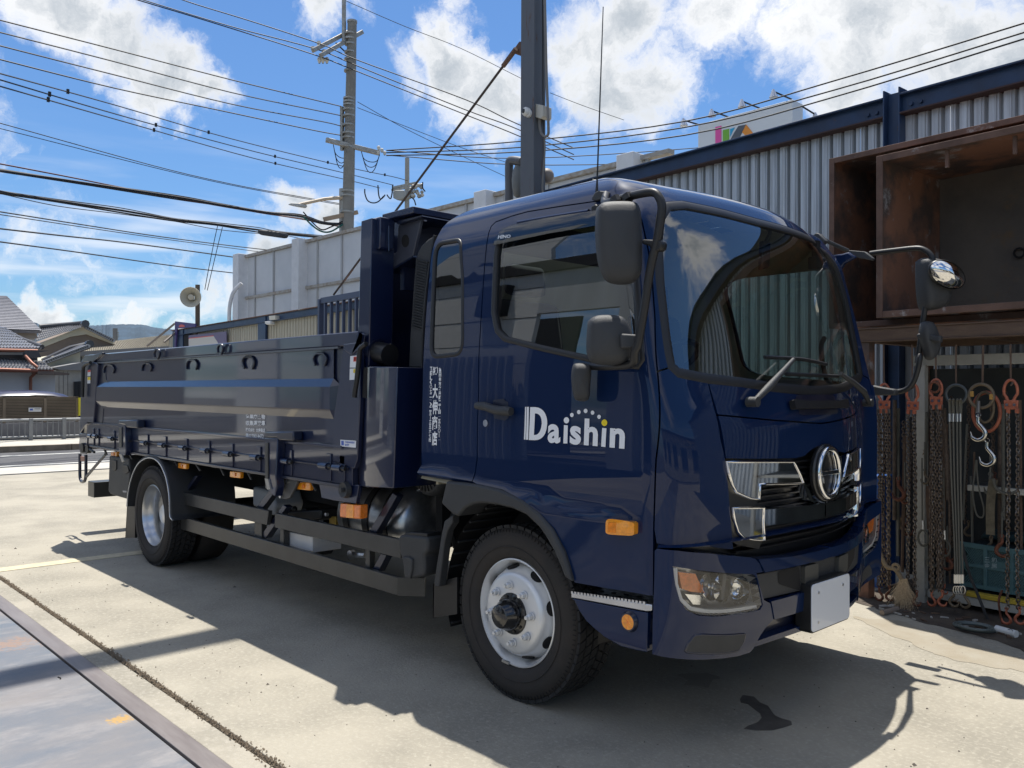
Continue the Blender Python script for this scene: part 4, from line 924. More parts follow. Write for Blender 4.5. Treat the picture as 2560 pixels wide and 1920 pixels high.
# upright latch brackets
for L, hang in ((zA([(622,1180),(700,1185),(712,1510),(700,1560),(640,1540),(628,1500)]), zA([(630,1540),(660,1545),(690,1625),(668,1640)])),
                (zC([(318,770),(450,770),(430,1150),(440,1240),(420,1350),(355,1290),(322,1140)]), zC([(322,1170),(355,1175),(378,1275),(345,1280)]))):
    l = part('latch_bracket', B().ypoly(L, YB-.07, .06), M_navyb, TR, bevel=.006)
    x = np.array(L); cx = x[:,0].min(); part('latch_bar', B().ypoly([(cx+2,x[0,1]+12),(cx+9,x[0,1]+12),(cx+9,x[:,1].max()-70*.3),(cx+2,x[:,1].max()-70*.3)], YB-.078, .01), M_rail, l, bevel=.002)
    part('latch_link', B().ypoly(hang, YB-.08, .012), mat('zinc_plate', (.42,.40,.36), .45, .5), l)
part('latch_head', B().ypoly(zA([(628,1152),(840,1150),(842,1245),(720,1240),(700,1210),(625,1195)]), YB-.075, .07), M_navyd, TR, bevel=.01)
part('latch_head', B().ypoly(zC([(318,705),(600,705),(605,800),(460,795),(440,770),(318,765)]), YB-.075, .07), M_navyd, TR, bevel=.01)
# rope hooks under the rail, loops over it
def uhook(px, y=YB-.009, r=.009, par=None):
    return part('rope_hook', B().tube(spline([PY(*p, y) for p in px], 4), r, 6), M_navyd, par or TR, smooth=60)
for (cx, cy, w, h) in ((520,560,60,50),(955,540,55,48),(1475,510,62,58),(2125,480,66,62)):
    uhook(zA([(cx-w,cy+h),(cx-w*.98,cy),(cx-w*.6,cy-h*.75),(cx,cy-h*.85),(cx+w*.6,cy-h*.75),(cx+w*.98,cy),(cx+w*.75,cy+h)]))
for (cx, cy, w, h) in ((165,1600,58,62),(870,1568,66,62)):
    uhook(zB([(cx-w*.7,cy+h),(cx-w*.98,cy),(cx-w*.6,cy-h*.75),(cx,cy-h*.85),(cx+w*.6,cy-h*.75),(cx+w*.98,cy),(cx+w*.65,cy+h*1.1)]))
for (cx, cy) in ((1070,390),(1800,335)):
    uhook(zA([(cx-25,cy+40),(cx-28,cy-10),(cx-10,cy-48),(cx+20,cy-48),(cx+32,cy-10),(cx+18,cy+50),(cx+2,cy+45)]), YB-.045, .011)
# rear corner post and its lever, warning stickers
part('rear_post', B().ypoly(zA([(200,470),(345,480),(390,515),(372,760),(335,1195),(250,1205),(182,1305),(190,900)]), YB-.03, .07), M_navyb, TR, bevel=.006)
part('post_recess', B().ypoly(zA([(392,518),(470,518),(485,690),(520,715),(405,775),(392,945),(490,1005),(455,1020),(440,1200),(345,1198),(372,760)]), YB-.004, .01), M_navyd, TR)
part('corner_bracket', B().ypoly(zA([(203,462),(245,405),(335,400),(437,372),(437,395),(335,480),(210,480)]), YB-.035, .03), M_navyd, TR, bevel=.004)
part('corner_plate', B().ypoly(zA([(182,1305),(270,1312),(262,1520),(240,1545),(185,1545),(172,1440)]), YB-.02, .03), M_navyb, TR, bevel=.003)
part('lever', B().tube(spline([PY(*p, YB-.06) for p in zA([(305,490),(250,510),(225,545),(220,620),(217,760),(213,885)])], 4), .016, 8), M_black, TR, smooth=60)
M_stk = mat('sticker_white', (.75,.76,.78), .4); M_red = mat('sticker_red', (.65,.06,.04), .4)
s_ = part('warning_sticker', B().ypoly(zA([(272,575),(305,573),(303,645),(269,648)]), YB-.033, .002), M_stk, TR); part('sticker_band', B().ypoly(zA([(273,577),(304,575),(304,597),(273,600)]), YB-.035, .001), M_red, s_)
s_ = part('warning_sticker', B().ypoly(zA([(269,655),(304,652),(300,730),(267,732)]), YB-.033, .002), M_stk, TR); part('sticker_band', B().ypoly(zA([(272,657),(303,655),(302,690),(271,692)]), YB-.035, .001), M_yell, s_)
# front end plate of the gate, its lever and stickers
part('gate_end_plate', B().ypoly([(858,866),(878,860),(901,850),(900,1000),(893,1148),(885,1172),(832,1152),(833,1050),(846,960)], YB-.022, .03), M_navyb, TR, bevel=.004)
part('rail_bracket', B().ypoly(zB([(1100,1425),(1275,1400),(1285,1330),(1262,1315),(1262,1460),(1180,1530),(1100,1480)]), YB-.03, .02), M_navyb, TR, bevel=.003)
part('lever', B().tube(spline([PY(*p, YB-.06) for p in zB([(1325,1420),(1290,1445),(1262,1480),(1255,1560)])+zC([(1245,80),(1232,200),(1215,300),(1208,368)])], 4), .015, 8), M_black, TR, smooth=60)
s_ = part('warning_sticker', B().ypoly(zB([(1168,1542),(1243,1535),(1240,1655),(1165,1660)])[:2]+zC([(1238,75),(1163,75)]), YB-.026, .002), M_stk, TR)
part('sticker_band', B().ypoly(zB([(1200,1548),(1243,1545),(1241,1592),(1198,1596)]), YB-.028, .001), M_red, s_)
s_ = part('warning_sticker', B().ypoly(zC([(1163,85),(1238,82),(1225,195),(1160,197)]), YB-.026, .002), M_stk, TR)
part('sticker_band', B().ypoly(zC([(1198,90),(1236,88),(1234,125),(1197,128)]), YB-.028, .001), M_yell, s_)
yplane = lambda y: (lambda uv: np.array([PY(u, v, y) for u, v in uv]))
def ytext(name, body, quad, y, m, bold=.02, parent=None): return text_sw(name, body, quad, m, parent or TR, mapper=yplane(y), bold=bold)
ytext('sticker_text', '⚠注', zC([(1200,94),(1232,93),(1231,122),(1199,124)]), YB-.0295, M_void, 0)
ytext('sticker_text', '警告', zB([(1203,1556),(1240,1553),(1238,1586),(1202,1590)]), YB-.0295, M_void, 0)
for (body, q) in (('産業廃棄物', [(135,537),(328,537),(328,586),(135,576)]), ('収集運搬車', [(135,598),(328,598),(328,650),(135,646)]), ('株式会社', [(135,668),(222,672),(222,708),(135,704)]), ('大伸商店', [(236,672),(328,674),(328,716),(236,712)]), ('第0270014472', [(135,722),(312,726),(312,778),(135,766)])):
    ytext('permit_lettering', body, zC(q), YB-.0035, M_white, .025)
mp_ = part('maker_plate', B().ypoly(zC([(1070,787),(1224,797),(1220,866),(1070,852)]), YB-.027, .003), M_stk, TR)
M_blue = mat('print_blue', (.06,.12,.45), .4)
ytext('plate_text', 'TAKAHASHI', zC([(1115,800),(1208,806),(1208,826),(1115,820)]), YB-.0285, M_blue, .03, mp_); ytext('plate_text', 'BODY', zC([(1115,828),(1158,830),(1158,850),(1115,848)]), YB-.0285, M_blue, .03, mp_)
part('plate_emblem', B().ypoly(zC([(1078,797),(1102,799),(1102,843),(1078,841)]), YB-.0285, .001), M_blue, mp_)
# lower front bracket, pivot boss and bolted ears
bk = part('front_bracket', B().ypoly(zC([(848,1190),(1252,1235),(1222,1420),(1000,1388),(882,1362),(872,1290)]), YB+.0, .03), M_navyb, TR, bevel=.004)
c = PY(*zC([(1135,1280)])[0], YB-.01); part('pivot_boss', B().lathe([(.0001,.045),(.012,.045),(.012,.02),(.045,.03),(.05,.0)], c, (0,-1,0), 20), M_grey, bk, smooth=50)
er_ = part('bolted_ear', B().ypoly(zC([(520,1165),(640,1180),(640,1215),(568,1362),(530,1376),(478,1368),(463,1340),(470,1300)]), YB+.01, .02), mat('ear_grey', (.12,.12,.12), .45, .3), TR, bevel=.004)
for p in ((490,1345),(556,1200)): part('bolt', B().disc(PY(*zC([p])[0], YB+.01), (0,-1,0), .014, .014, 8), M_alu, er_)
# ---- headboard: post, plates, wall, cap, lower box
def hexa(b, px, y, off):   # quad at plane y, extruded
    return b.prism([PY(*p, y) for p in px], off)
part('headboard_post', B().ypoly([(903,552.5),(929.8,544.6),(925.9,720),(922,915),(893,915),(895,830)], -.085, .16), M_navyb, TR, bevel=.004)
part('headboard_plate', B().ypoly([(934,545.5),(951,541),(949,619),(945,623),(932,625)], -.05, .10), M_navyb, TR, bevel=.006)
xw = PY(928,700,.08)[0]
part('headboard_wall', B().box(xw-.06, xw, .06, 2.12, .95, 2.472), M_navyd, TR, bevel=.004)
part('headboard_web', B().ypoly([(953,552),(1010,548),(1012,640),(990,640),(975,660),(958,700),(953,760)], .22, .03), M_navyd, TR)
for (u, v0, v1) in ((972,565,628),(951,636,690)): part('weld_bead', B().tube([PY(u, v, .0) for v in np.linspace(v0, v1, 8)], .004, 5), M_navyb, TR)
cx0 = PY(955,540,.02)[0]; cx1 = PY(1033,515,.02)[0]; cz1 = PY(1033,515,.02)[2]; cz0 = PY(1033,532,.02)[2]
part('headboard_cap', B().box(cx0, cx1, .02, 1.95, cz0, cz1), M_navyb, TR, bevel=.005)
part('headboard_upper', B().box(cx0+.02, cx0+.06, .14, 2.1, 2.1, cz0-.002), M_navyd, TR)
pts = zE([(607,655),(975,562),(845,1140),(438,1392),(476,1290),(497,1118),(560,1105),(585,1085),(592,1040)])
hole = zE([(722+60*math.cos(a), 908+103*math.sin(a)) for a in np.linspace(0, 2*math.pi, 17)[:-1]])
gp = part('gusset_plate', B().ypoly(pts, .10, .02), mat('gusset_lit_paint', (.05,.055,.075), .35, coat=.5), TR, bevel=.003)  # base lightened in place of the light the plate reflects
part('gusset_hole', B().ypoly(hole, .0985, .004), M_void, gp)
part('gusset_rib', B().ypoly(zE([(438,1392),(845,1140),(850,1165),(440,1425)]), .10, .25), M_navyd, gp)
part('gusset_fold', B().ypoly(zE([(560,590),(985,500),(990,515),(600,640)]), .06, .2), M_navyd, gp)
part('hook_bolt', B().ypoly(zE([(985,535),(1025,530),(1020,590),(990,590)]), .12, .02), M_alu, gp)
L0, L1, L2 = zC([(1280,60),(1245,1250)]), zC([(1362,62),(1342,1255)]), zC([(1632,68),(1592,1268)])
a0, a1 = PY(*L0[0],-.06), PY(*L0[1],-.06); b0, b1 = PY(*L1[0],-.13), PY(*L1[1],-.13); c0, c1 = PY(*L2[0],-.13), PY(*L2[1],-.13); Yv = np.array((0,.34,0))
bx = B().add([a0,a1,b0,b1,c0,c1,c0+Yv,c1+Yv,a0+Yv,a1+Yv], [(0,1,3,2),(2,3,5,4),(4,5,7,6),(6,7,9,8),(8,9,1,0),(0,2,4,6,8),(1,9,7,5,3)])
part('front_box', bx, M_navyb, TR, bevel=.006, smooth=20)
part('box_slot', B().ypoly(zC([(1300,75),(1352,70),(1340,250),(1325,375),(1285,370)]), -.112, .01), M_void, TR)
part('pivot_roller', B().tube([PY(905,872,-.02), PY(935,878,-.02), PY(975,887,-.02)], .062, 14), M_black, TR, smooth=60)
part('pivot_collar', B().tube([PY(934,878,-.02), PY(946,880,-.02)], .075, 14), M_navyd, TR, smooth=60)
# ---- air intake tower behind the cab
tw = zB([(1815,580),(1835,510),(1872,445),(1940,382),(2008,345),(1985,620),(1950,900),(1905,1290),(1895,1655),(1742,1655),(1757,1300),(1770,1180),(1790,850)])
T_ = part('intake_tower', B().ypoly(tw, .06, .22), M_grey, TR, bevel=.01)
for i in range(26):
    f = i/26; v = 590+f*690; xl = 1822-50*f; xr = 1945-f*60
    part('louvre', B().bar(PY(*zB([(xl+2, v-6)])[0], .054), PY(*zB([(xr-6, v+26)])[0], .054), .008, .012, up=(0,1,0)), M_black, T_)
part('tower_edge', B().tube([PY(*p, .05) for p in zB([(2006,350),(1965,600),(1925,900),(1893,1290),(1885,1655)])], .012, 6), M_black, T_)
for i in range(7):
    v = 185+i*40; part('bellows_ring', B().tube([PY(*p, .10) for p in zC([(1748-i*3,v),(1820-i*2,v+12),(1895-i*2,v+6)])], .022, 8), M_grey, T_, smooth=60)
part('bellows', B().ypoly(zC([(1745,160),(1895,160),(1885,450),(1722,450)]), .11, .1), M_black, T_)
part('intake_duct', B().ypoly(zC([(1718,455),(1832,455),(1822,600),(1855,690),(1792,838),(1760,770),(1722,640)]), .09, .12), M_grey, TR, bevel=.01)
c = PY(*zC([(1900,1085)])[0], .14)
ac = part('air_cleaner', B().lathe([(.0001,0),(.06,.0),(.135,.012),(.15,.03),(.155,.06),(.155,.3)], c, (0,1,0), 40), M_grey, TR, smooth=40)
for i in range(24): a = 2*math.pi*i/24; d = np.array((math.cos(a),0,math.sin(a))); part('cleaner_rib', B().bar(c+d*.05+np.array((0,-.001,0)), c+d*.125+np.array((0,.006,0)), .005, .008, up=(0,1,0)), M_black, ac)
part('support_frame', B().box(-.92,-.86,.25,1.8,.62,2.2), M_void, TR)
for i in range(4): part('hose', B().tube(spline([(-.75+.05*i,.3,.9+.05*i),(-.72,.2,.75),(-.70-.05*i,.22,.62)], 5), .016, 6), M_black, TR, smooth=60)
# ---- mirrors
def PN(u, v, p0, n): r = ray(u, v); return CAM+((np.array(p0)-CAM)@n)/(r@n)*r
def pillow(b, px, p0, n, levels):
    n = _n(n); P = np.array([PN(u, v, p0, n) for u, v in px]); P = np.array(spline(list(P)+[P[0]], 3)[:-1]); c = P.mean(0); o = len(b.v); m = len(P)
    for (sc, h) in levels: b.v += [tuple(c+(p-c)*sc+n*h) for p in P]
    for i in range(len(levels)-1):
        for k2 in range(m): l = (k2+1) % m; b.f.append([o+i*m+k2, o+i*m+l, o+(i+1)*m+l, o+(i+1)*m+k2])
    return b
LV = [(.001,-.035),(.90,-.035),(.97,-.028),(1.0,-.01),(1.0,.005),(.985,.03),(.94,.052),(.84,.068),(.6,.078),(.001,.082)]
nM = _n((.72,-.69,0)); P0 = PY(1545,640,-.26)
zM = lambda L: Z3(L, 1060, 420, .2893)
mir = part('side_mirror', pillow(B(), zM([(1492,345),(1540,308),(1650,296),(1795,300),(1848,332),(1872,450),(1880,760),(1872,910),(1840,965),(1780,1000),(1680,1006),(1595,985),(1548,935),(1502,810),(1482,600),(1482,450)]), P0, nM, LV), M_grey, TR, smooth=60)
part('mirror_hatch', B().tube([PN(*p, P0+nM*.068, nM) for p in zM([(1862,490),(1790,490),(1720,500),(1703,560),(1703,640),(1722,690),(1800,700),(1868,705)])], .002, 4), M_black, mir)
P1 = PY(1525,850,-.22)
mir2 = part('side_mirror', pillow(B(), [(1470,803),(1482,793),(1505,788),(1545,790),(1562,800),(1575,825),(1584,855),(1578,890),(1560,908),(1520,914),(1480,906),(1467,880),(1467,840)], P1, nM, LV), M_grey, TR, smooth=60)
part('mirror_bracket', B().prism([PN(*p, P1+nM*.07, nM) for p in ((1549,835),(1590,837),(1602,852),(1592,872),(1549,872))], nM*.03), M_grey, mir2, bevel=.008)
P2 = PY(1452,960,-.15)
part('side_mirror', pillow(B(), [(1430,920),(1437,909),(1466,909),(1477,923),(1475,962),(1470,1000),(1440,1000),(1432,978),(1428,945)], P2, nM, [(a, h*.8) for a, h in LV]), M_grey, TR, smooth=60)
stay = [S(.97,2.37,.01)[0], PY(1512,507,-.10), PY(1537,501,-.17), PY(1570,492,-.22)]+[PY(*p, -.24) for p in zM([(1900,217),(1985,212),(2030,250),(2056,330),(2045,450),(2020,600),(1960,850),(1910,1180),(1872,1400),(1850,1520),(1820,1590)])]+[PY(1585,905,-.22), PY(1566,913,-.20), PY(1530,916,-.18), PY(1478,916,-.13)]
part('mirror_stay', B().tube(spline(stay, 4), .0165, 8), M_black, TR, smooth=60)
part('stay_clamp', B().prism([PY(*p, -.25) for p in zM([(1880,615),(2040,622),(2052,650),(2045,700),(2010,722),(1950,700),(1945,672),(1880,655)])], (0,.04,0)), M_black, TR, bevel=.01)
part('stay_clamp', B().tube([PY(*p, -.235) for p in zM([(1648,255),(1668,300)])], .022, 8).tube([PY(*p, -.235) for p in zM([(1750,235),(1772,278)])], .022, 8), M_black, TR)
part('stay_foot', B().ypoly(zM([(1440,330),(1480,310),(1500,330),(1480,430),(1445,425)]), -.02, .05), M_black, TR, bevel=.006)
ab = part('antenna_base', B().ypoly(zM([(1445,262),(1470,215),(1500,195),(1570,200),(1565,240),(1540,270),(1490,282),(1450,278)]), .0, .05), M_grey, TR, bevel=.008)
part('antenna_mast', B().tube([PY(1492,483,.03), PY(1493,450,.03), PY(1508,17,.03)], [.008,.004,.0022], 6), M_black, TR)
# far side mirror assembly
zF = lambda L: Z3(L, 2080, 580, .217)
YF = 2.42
fa = [PY(*p, YF) for p in zF([(440,250),(520,238),(750,210),(960,188),(1050,200),(1120,245),(1160,310),(1150,420),(1110,650),(1060,950),(1020,1250),(985,1500)])]+[PY(*p, YF-.03) for p in Z3([(905,250),(880,400),(830,560),(770,645),(690,690),(590,705)], 2120, 840, .1989)]
part('mirror_stay', B().tube(spline(fa, 3), .017, 8), M_black, TR, smooth=60)
part('stay_casting', B().prism([PY(*p, YF-.12) for p in Z3([(205,660),(240,630),(300,618),(400,640),(590,672),(590,745),(230,750)], 2120, 840, .1989)], (0,.06,0)), M_grey, TR, bevel=.008)
zW = lambda L: Z3(L, 1600, 440, .2893)
part('stay_arm', B().tube([PY(*p, 2.0+.1*i) for i, p in enumerate(zW([(1540,520),(1640,575),(1800,648)]))], [.014,.013,.014], 8).prism([PY(*p, 2.25) for p in zW([(1790,640),(1940,652),(2010,710),(2000,728),(1880,705),(1800,668)])], (0,.04,0)), M_grey, TR, bevel=.004)
part('arm_foot', B().ypoly(zW([(1478,522),(1520,490),(1545,495),(1600,560),(1560,600),(1530,560),(1490,530)]), 1.98, .05), M_grey, TR, bevel=.005)
part('pillar_vane', B().ypoly(zW([(1608,688),(1740,672),(1800,655),(1860,700),(1760,752),(1710,830),(1682,885),(1640,800)]), 2.10, .04), M_navy, TR, bevel=.01)
nF = _n((.85,-.50,-.18)); PF = PY(2369,687,YF)
rd = part('round_mirror', pillow(B(), zF([(1330+225*math.cos(a)*math.cos(.55)-150*math.sin(a)*math.sin(.55), 490+225*math.cos(a)*math.sin(.55)+150*math.sin(a)*math.cos(.55)) for a in np.linspace(0, 2*math.pi, 15)[:-1]]), PF, nF, [(.001,-.05),(.8,-.045),(.97,-.02),(1.0,.0),(.97,.006)]), M_black, TR, smooth=60)
part('mirror_glass', pillow(B(), zF([(1330+215*math.cos(a)*math.cos(.55)-140*math.sin(a)*math.sin(.55), 490+215*math.cos(a)*math.sin(.55)+140*math.sin(a)*math.cos(.55)) for a in np.linspace(0, 2*math.pi, 15)[:-1]]), PF+nF*.004, nF, [(1.0,.0),(.95,.012),(.85,.024),(.7,.036),(.5,.047),(.3,.053),(.001,.056)]), M_chrome, rd, smooth=80)
part('side_mirror', pillow(B(), zF([(992,330),(1045,300),(1140,305),(1230,330),(1300,420),(1318,640),(1300,800),(1230,880),(1120,905),(1040,895),(1005,760),(990,520)]), PY(2330,720,YF+.06), _n((.85,-.5,0)), LV), M_grey, TR, smooth=60)
part('side_mirror', pillow(B(), zF([(1090,1025),(1140,1050),(1190,1165),(1215,1260),(1195,1400),(1130,1475),(1085,1450),(1045,1320),(1015,1180),(1035,1050)]), PY(2325,850,YF+.02), _n((.85,-.5,0)), [(a, h*.6) for a, h in LV]), M_grey, TR, smooth=60)
part('stay_clamp', B().prism([PY(*p, YF-.04) for p in zF([(968,1180),(1000,1165),(1100,1172),(1200,1200),(1250,1190),(1250,1275),(1180,1262),(1060,1240),(970,1215)])], (0,.04,0)), M_grey, TR, bevel=.008)
# ================================================================== THE SETTING
M_conc = mat('yard_concrete', (.365,.335,.272), .9, vscale=1.3, lo=.40, hi=.62, col2=(.265,.245,.20), bump=.5, bscale=70, col3=(.42,.39,.32), c3=(.46,.74), c3scale=42, detail=14)
M_slab2 = mat('old_concrete', (.36,.33,.27), .9, vscale=1.9, lo=.4, hi=.6, col2=(.27,.25,.205), bump=.5, bscale=60, col3=(.41,.38,.32), c3=(.46,.72), c3scale=36)
M_asph = mat('asphalt', (.085,.085,.09), .9, var=.12, vscale=3, bump=.4, bscale=60)
M_pave = mat('pavement_concrete', (.46,.44,.39), .9, var=.1, vscale=2, bump=.2, bscale=30)
g = struct('ground', B().box(-400, 80, -60, 500, -.30, -.055), mat('earth_base', (.10,.095,.085), .95, var=.2, vscale=.6), smooth=0)
# yard slabs: cast bays with open joints between them
slab_y = [(-1.16, 4.9), (-1.30, -1.18)]
xs_ = [-13.66, -5.03, 4.4, 13]
for i in range(len(xs_)-1):
    for j, (y0, y1) in enumerate(((-1.155, 14.0), (-1.305, -1.185))):
        gap = .006
        struct('concrete_slab', B().box(xs_[i]+gap, xs_[i+1]-gap, y0, y1, -.05, .0), M_conc if j == 0 else M_slab2, g, bevel=.004)
for (y0, y1) in ((-12.0, -4.62), ):
    for i in range(len(xs_)-1): struct('concrete_slab', B().box(xs_[i]+.006, xs_[i+1]-.006, y0, y1, -.05, .0), M_conc, g)
for (y0, y1) in ((-40, -1.305), (-1.30, 60)):
    struct('concrete_slab', B().box(-15.1, -13.72, y0, y1, -.05, .012), M_pave, g)
struct('concrete_slab', B().box(-13.655, -5.04, -12.0, -1.31, -.05, .0), M_slab2, g)
struct('drain_channel', B().box(-13.72, -13.66, -40, 60, -.05, -.02), M_void, g)
# pale strip of newer mortar along a joint
struct('joint_strip', B().box(-5.10, -4.93, -1.15, .55, -.01, .004), mat('mortar_cream', (.56,.49,.34), .9, var=.12, vscale=12), g)
# road, its edge line and the far kerb
struct('road', B().box(-19.66, -15.1, -40, 60, -.05, -.012), M_asph)
struct('road_line', B().box(-18.55, -18.40, -40, 60, -.012, -.006), mat('line_white', (.62,.62,.58), .8, var=.15, vscale=9))
struct('road_line', B().box(-15.75, -15.60, -40, 60, -.012, -.006), mat('line_white2', (.62,.62,.58), .8, var=.15, vscale=9))
M_kerb = mat('kerb_stone', (.30,.25,.19), .9, vscale=5, col2=(.20,.165,.12), bump=.3, bscale=30)
k0 = B().box(-.10, .10, -.99, .99, -.03, .13).mesh('kerb_stone', smooth=0)
kb = struct('kerb', B().box(-19.9, -19.72, -30, 40, -.05, .0), M_kerb)
for i in range(-8, 10): put(k0, 'kerb_stone', M_kerb if i % 3 else mat('kerb_stone_dark', (.19,.16,.12), .9, var=.2), kb, loc=(-19.76, 2.0*i+.55, 0))
struct('pavement', B().box(-22.9, -19.86, -40, 60, -.05, .11), M_pave)
# debris-filled crack between the slabs
rng = random.Random(3); b = B()
for i in range(5200):
    x = rng.uniform(-5.6, 1.6); w = .012+.014*abs(mnoise.noise((x*1.7, 0, 0)))*2; y = -1.172+.012*mnoise.noise((x*2.1, 4, 0))+rng.gauss(0, w*.6)+(.012 if rng.random() < .3 else 0)
    s = rng.uniform(.0025, .0075); a = rng.uniform(0, 6.28); z = rng.uniform(-.006, .004)
    b.add([(x+s*math.cos(a), y+s*math.sin(a), z), (x+s*math.cos(a+2.1), y+s*math.sin(a+2.1), z), (x+s*math.cos(a+4.2), y+s*math.sin(a+4.2), z), (x, y, z+s)], [(0,1,3),(1,2,3),(2,0,3)])
o = part('crack_debris', b, mat('debris_brown', (.16,.12,.08), .95, col2=(.30,.24,.17), vscale=60), None, smooth=0); tag(o, 'brown grit and dry moss filling the long joint in the concrete', 'debris'); o['kind'] = 'stuff'
b = B()
for i in range(900):
    x = rng.uniform(-6, 2.6); y = rng.uniform(-1.1, 2.6); s = rng.uniform(.002, .006)*(3 if rng.random() < .02 else 1); a = rng.uniform(0, 6.28)
    b.add([(x+s*math.cos(a), y+s*math.sin(a), .001), (x+s*math.cos(a+2), y+s*math.sin(a+2), .001), (x+s*math.cos(a+4), y+s*math.sin(a+4), .001), (x, y, .001+s*.8)], [(0,1,3),(1,2,3),(2,0,3)])
o = part('ground_grit', b, mat('grit', (.14,.12,.10), .95, var=.4, vscale=60), None, smooth=0); tag(o, 'loose grit scattered over the yard slabs', 'grit'); o['kind'] = 'stuff'
# water stain in front of the wheel
wsx = [(1857,1738),(1850,1748),(1852,1757),(1870,1760),(1885,1772),(1900,1783),(1905,1795),(1895,1806),(1870,1815),(1860,1822),(1890,1826),(1930,1826),(1955,1820),(1980,1812),(1978,1803),(1955,1797),(1938,1790),(1930,1780),(1920,1765),(1900,1757),(1885,1742)]
o = struct('water_stain', B().prism([PZ(*p, .001) for p in wsx], (0,0,.0015)), mat('wet_concrete', (.10,.092,.082), .45, var=.2, vscale=14))
def stain(px, m, z, nm='ground_stain'):
    P = [PZ(*p, 0) for p in px]; Q = []
    for i in range(len(P)):
        a, c_ = P[i], P[(i+1) % len(P)]
        for k2 in range(10):
            f = k2/10; q = a*(1-f)+c_*f; Q.append(q+np.array((mnoise.noise((q[0]*9, q[1]*9, 1)), mnoise.noise((q[0]*9, q[1]*9, 7)), 0))*.06)
    return struct(nm, B().prism([q+np.array((0,0,z)) for q in Q], (0,0,.0008)), m)
stain([(2120,1500),(2210,1528),(2330,1560),(2450,1592),(2600,1640),(2700,1500),(2300,1440)], mat('oily_dirt', (.055,.042,.033), .85, vscale=6, col2=(.10,.08,.06), bump=.6, bscale=60, col3=(.20,.17,.13), c3=(.58,.68), c3scale=14), .0020)
stain([(2130,1540),(2240,1552),(2400,1600),(2600,1660),(2620,1690),(2480,1668),(2380,1650),(2300,1618),(2200,1575)], mat('brown_stain', (.285,.245,.18), .85, vscale=4, col2=(.33,.30,.24), bump=.3, bscale=60), .0010)
stain([(1700,1690),(1760,1680),(1800,1700),(1770,1722),(1715,1716)], mat('dry_stain', (.25,.23,.19), .85, var=.1, vscale=5), .0006)
# steel plate deck (bottom left) with its edge angle
M_deck = mat('deck_steel', (.22,.205,.20), .60, .2, vscale=1.5, lo=.38, hi=.62, col2=(.12,.145,.18), stretch=(1,.45,1), bump=.25, bscale=90, rvar=.14, col3=(.26,.25,.25), c3=(.44,.70), c3scale=5, detail=12)
t = M_deck.node_tree; bs = t.nodes['Principled BSDF']; src = bs.inputs['Base Color'].links[0].from_socket
def patch(src, centre, rad, colr, sc=9.0, lo=.45, hi=.6):
    g_ = N(t, 'ShaderNodeNewGeometry'); d_ = N(t, 'ShaderNodeVectorMath', operation='DISTANCE'); t.links.new(g_.outputs['Position'], d_.inputs[0]); d_.inputs[1].default_value = centre
    n_ = N(t, 'ShaderNodeTexNoise'); n_.inputs['Scale'].default_value = sc; n_.inputs['Detail'].default_value = 10; t.links.new(g_.outputs['Position'], n_.inputs['Vector'])
    v = mth('ADD', mth('SUBTRACT', 1.0, mth('DIVIDE', d_.outputs['Value'], rad, tree=t), tree=t), mth('MULTIPLY', mth('SUBTRACT', n_.outputs['Fac'], .5, tree=t), 2.2, tree=t), tree=t)
    r_ = N(t, 'ShaderNodeMapRange', interpolation_type='SMOOTHSTEP'); r_.inputs['From Min'].default_value = lo-.3; r_.inputs['From Max'].default_value = hi; t.links.new(v, r_.inputs['Value'])
    x = N(t, 'ShaderNodeMix', data_type='RGBA'); t.links.new(r_.outputs[0], x.inputs['Factor']); t.links.new(src, x.inputs['A']); x.inputs['B'].default_value = (*colr, 1); return x.outputs['Result']
pp = PZ(300,1800); src = patch(src, tuple(pp), .07, (.42,.27,.10), 48)
pp = PZ(30,1610); src = patch(src, tuple(pp), .30, (.27,.19,.15), 30, .7, 1.0)
pp = PZ(470,1840); src = patch(src, tuple(pp), .14, (.27,.18,.13), 45, .7, 1.0)
t.links.new(src, bs.inputs['Base Color'])
dk = struct('steel_deck', B().box(-9, 8, -4.6, -1.415, -.05, .002), M_deck)
struct('deck_edge_bar', B().box(-9, 8, -1.402, -1.310, -.05, .006), mat('edge_bar_steel', (.25,.225,.215), .45, .3, vscale=4, col2=(.18,.155,.15), stretch=(.5,4,1), rvar=.1), dk, bevel=.003)
pp = PZ(148,1697); struct('deck_slot', B().tube([pp+np.array((-.02,.0,.003)), pp+np.array((0,.006,.003)), pp+np.array((.02,0,.003))], .004, 6), M_void, dk)

# ------------------------------------------------------------------ corrugated boundary wall
def wp(a, z, d=0.0): return WP0+WT*a-WN*d+np.array((0,0,z))      # a metres along the wall (leftwards)
def along(u, v, d=0.0): p = PW(u, v, d); return float((p-WP0) @ WT)
M_clad = mat('galvanised_cladding', (.52,.57,.62), .42, .25, vscale=3.5, col2=(.33,.355,.38), stretch=(9,9,.3), rvar=.1, bump=.03, bscale=20, col3=(.22,.17,.13), c3=(.66,.80), c3scale=3.2)
M_clad2 = mat('weathered_cladding', (.47,.45,.37), .6, .1, vscale=3, col2=(.36,.34,.28), stretch=(6,6,.35), col3=(.20,.17,.13), c3=(.66,.8), c3scale=3)
M_bbeam = mat('blue_beam_paint', (.016,.045,.115), .42, vscale=4, col2=(.012,.028,.07), bump=.2, bscale=16, rvar=.12, col3=(.09,.05,.035), c3=(.66,.74), c3scale=6)
M_rust = mat('rusty_steel', (.25,.12,.075), .8, vscale=3.2, lo=.42, hi=.58, col2=(.085,.062,.055), bump=.5, bscale=30, col3=(.30,.29,.30), c3=(.56,.66), c3scale=2.6, detail=12)
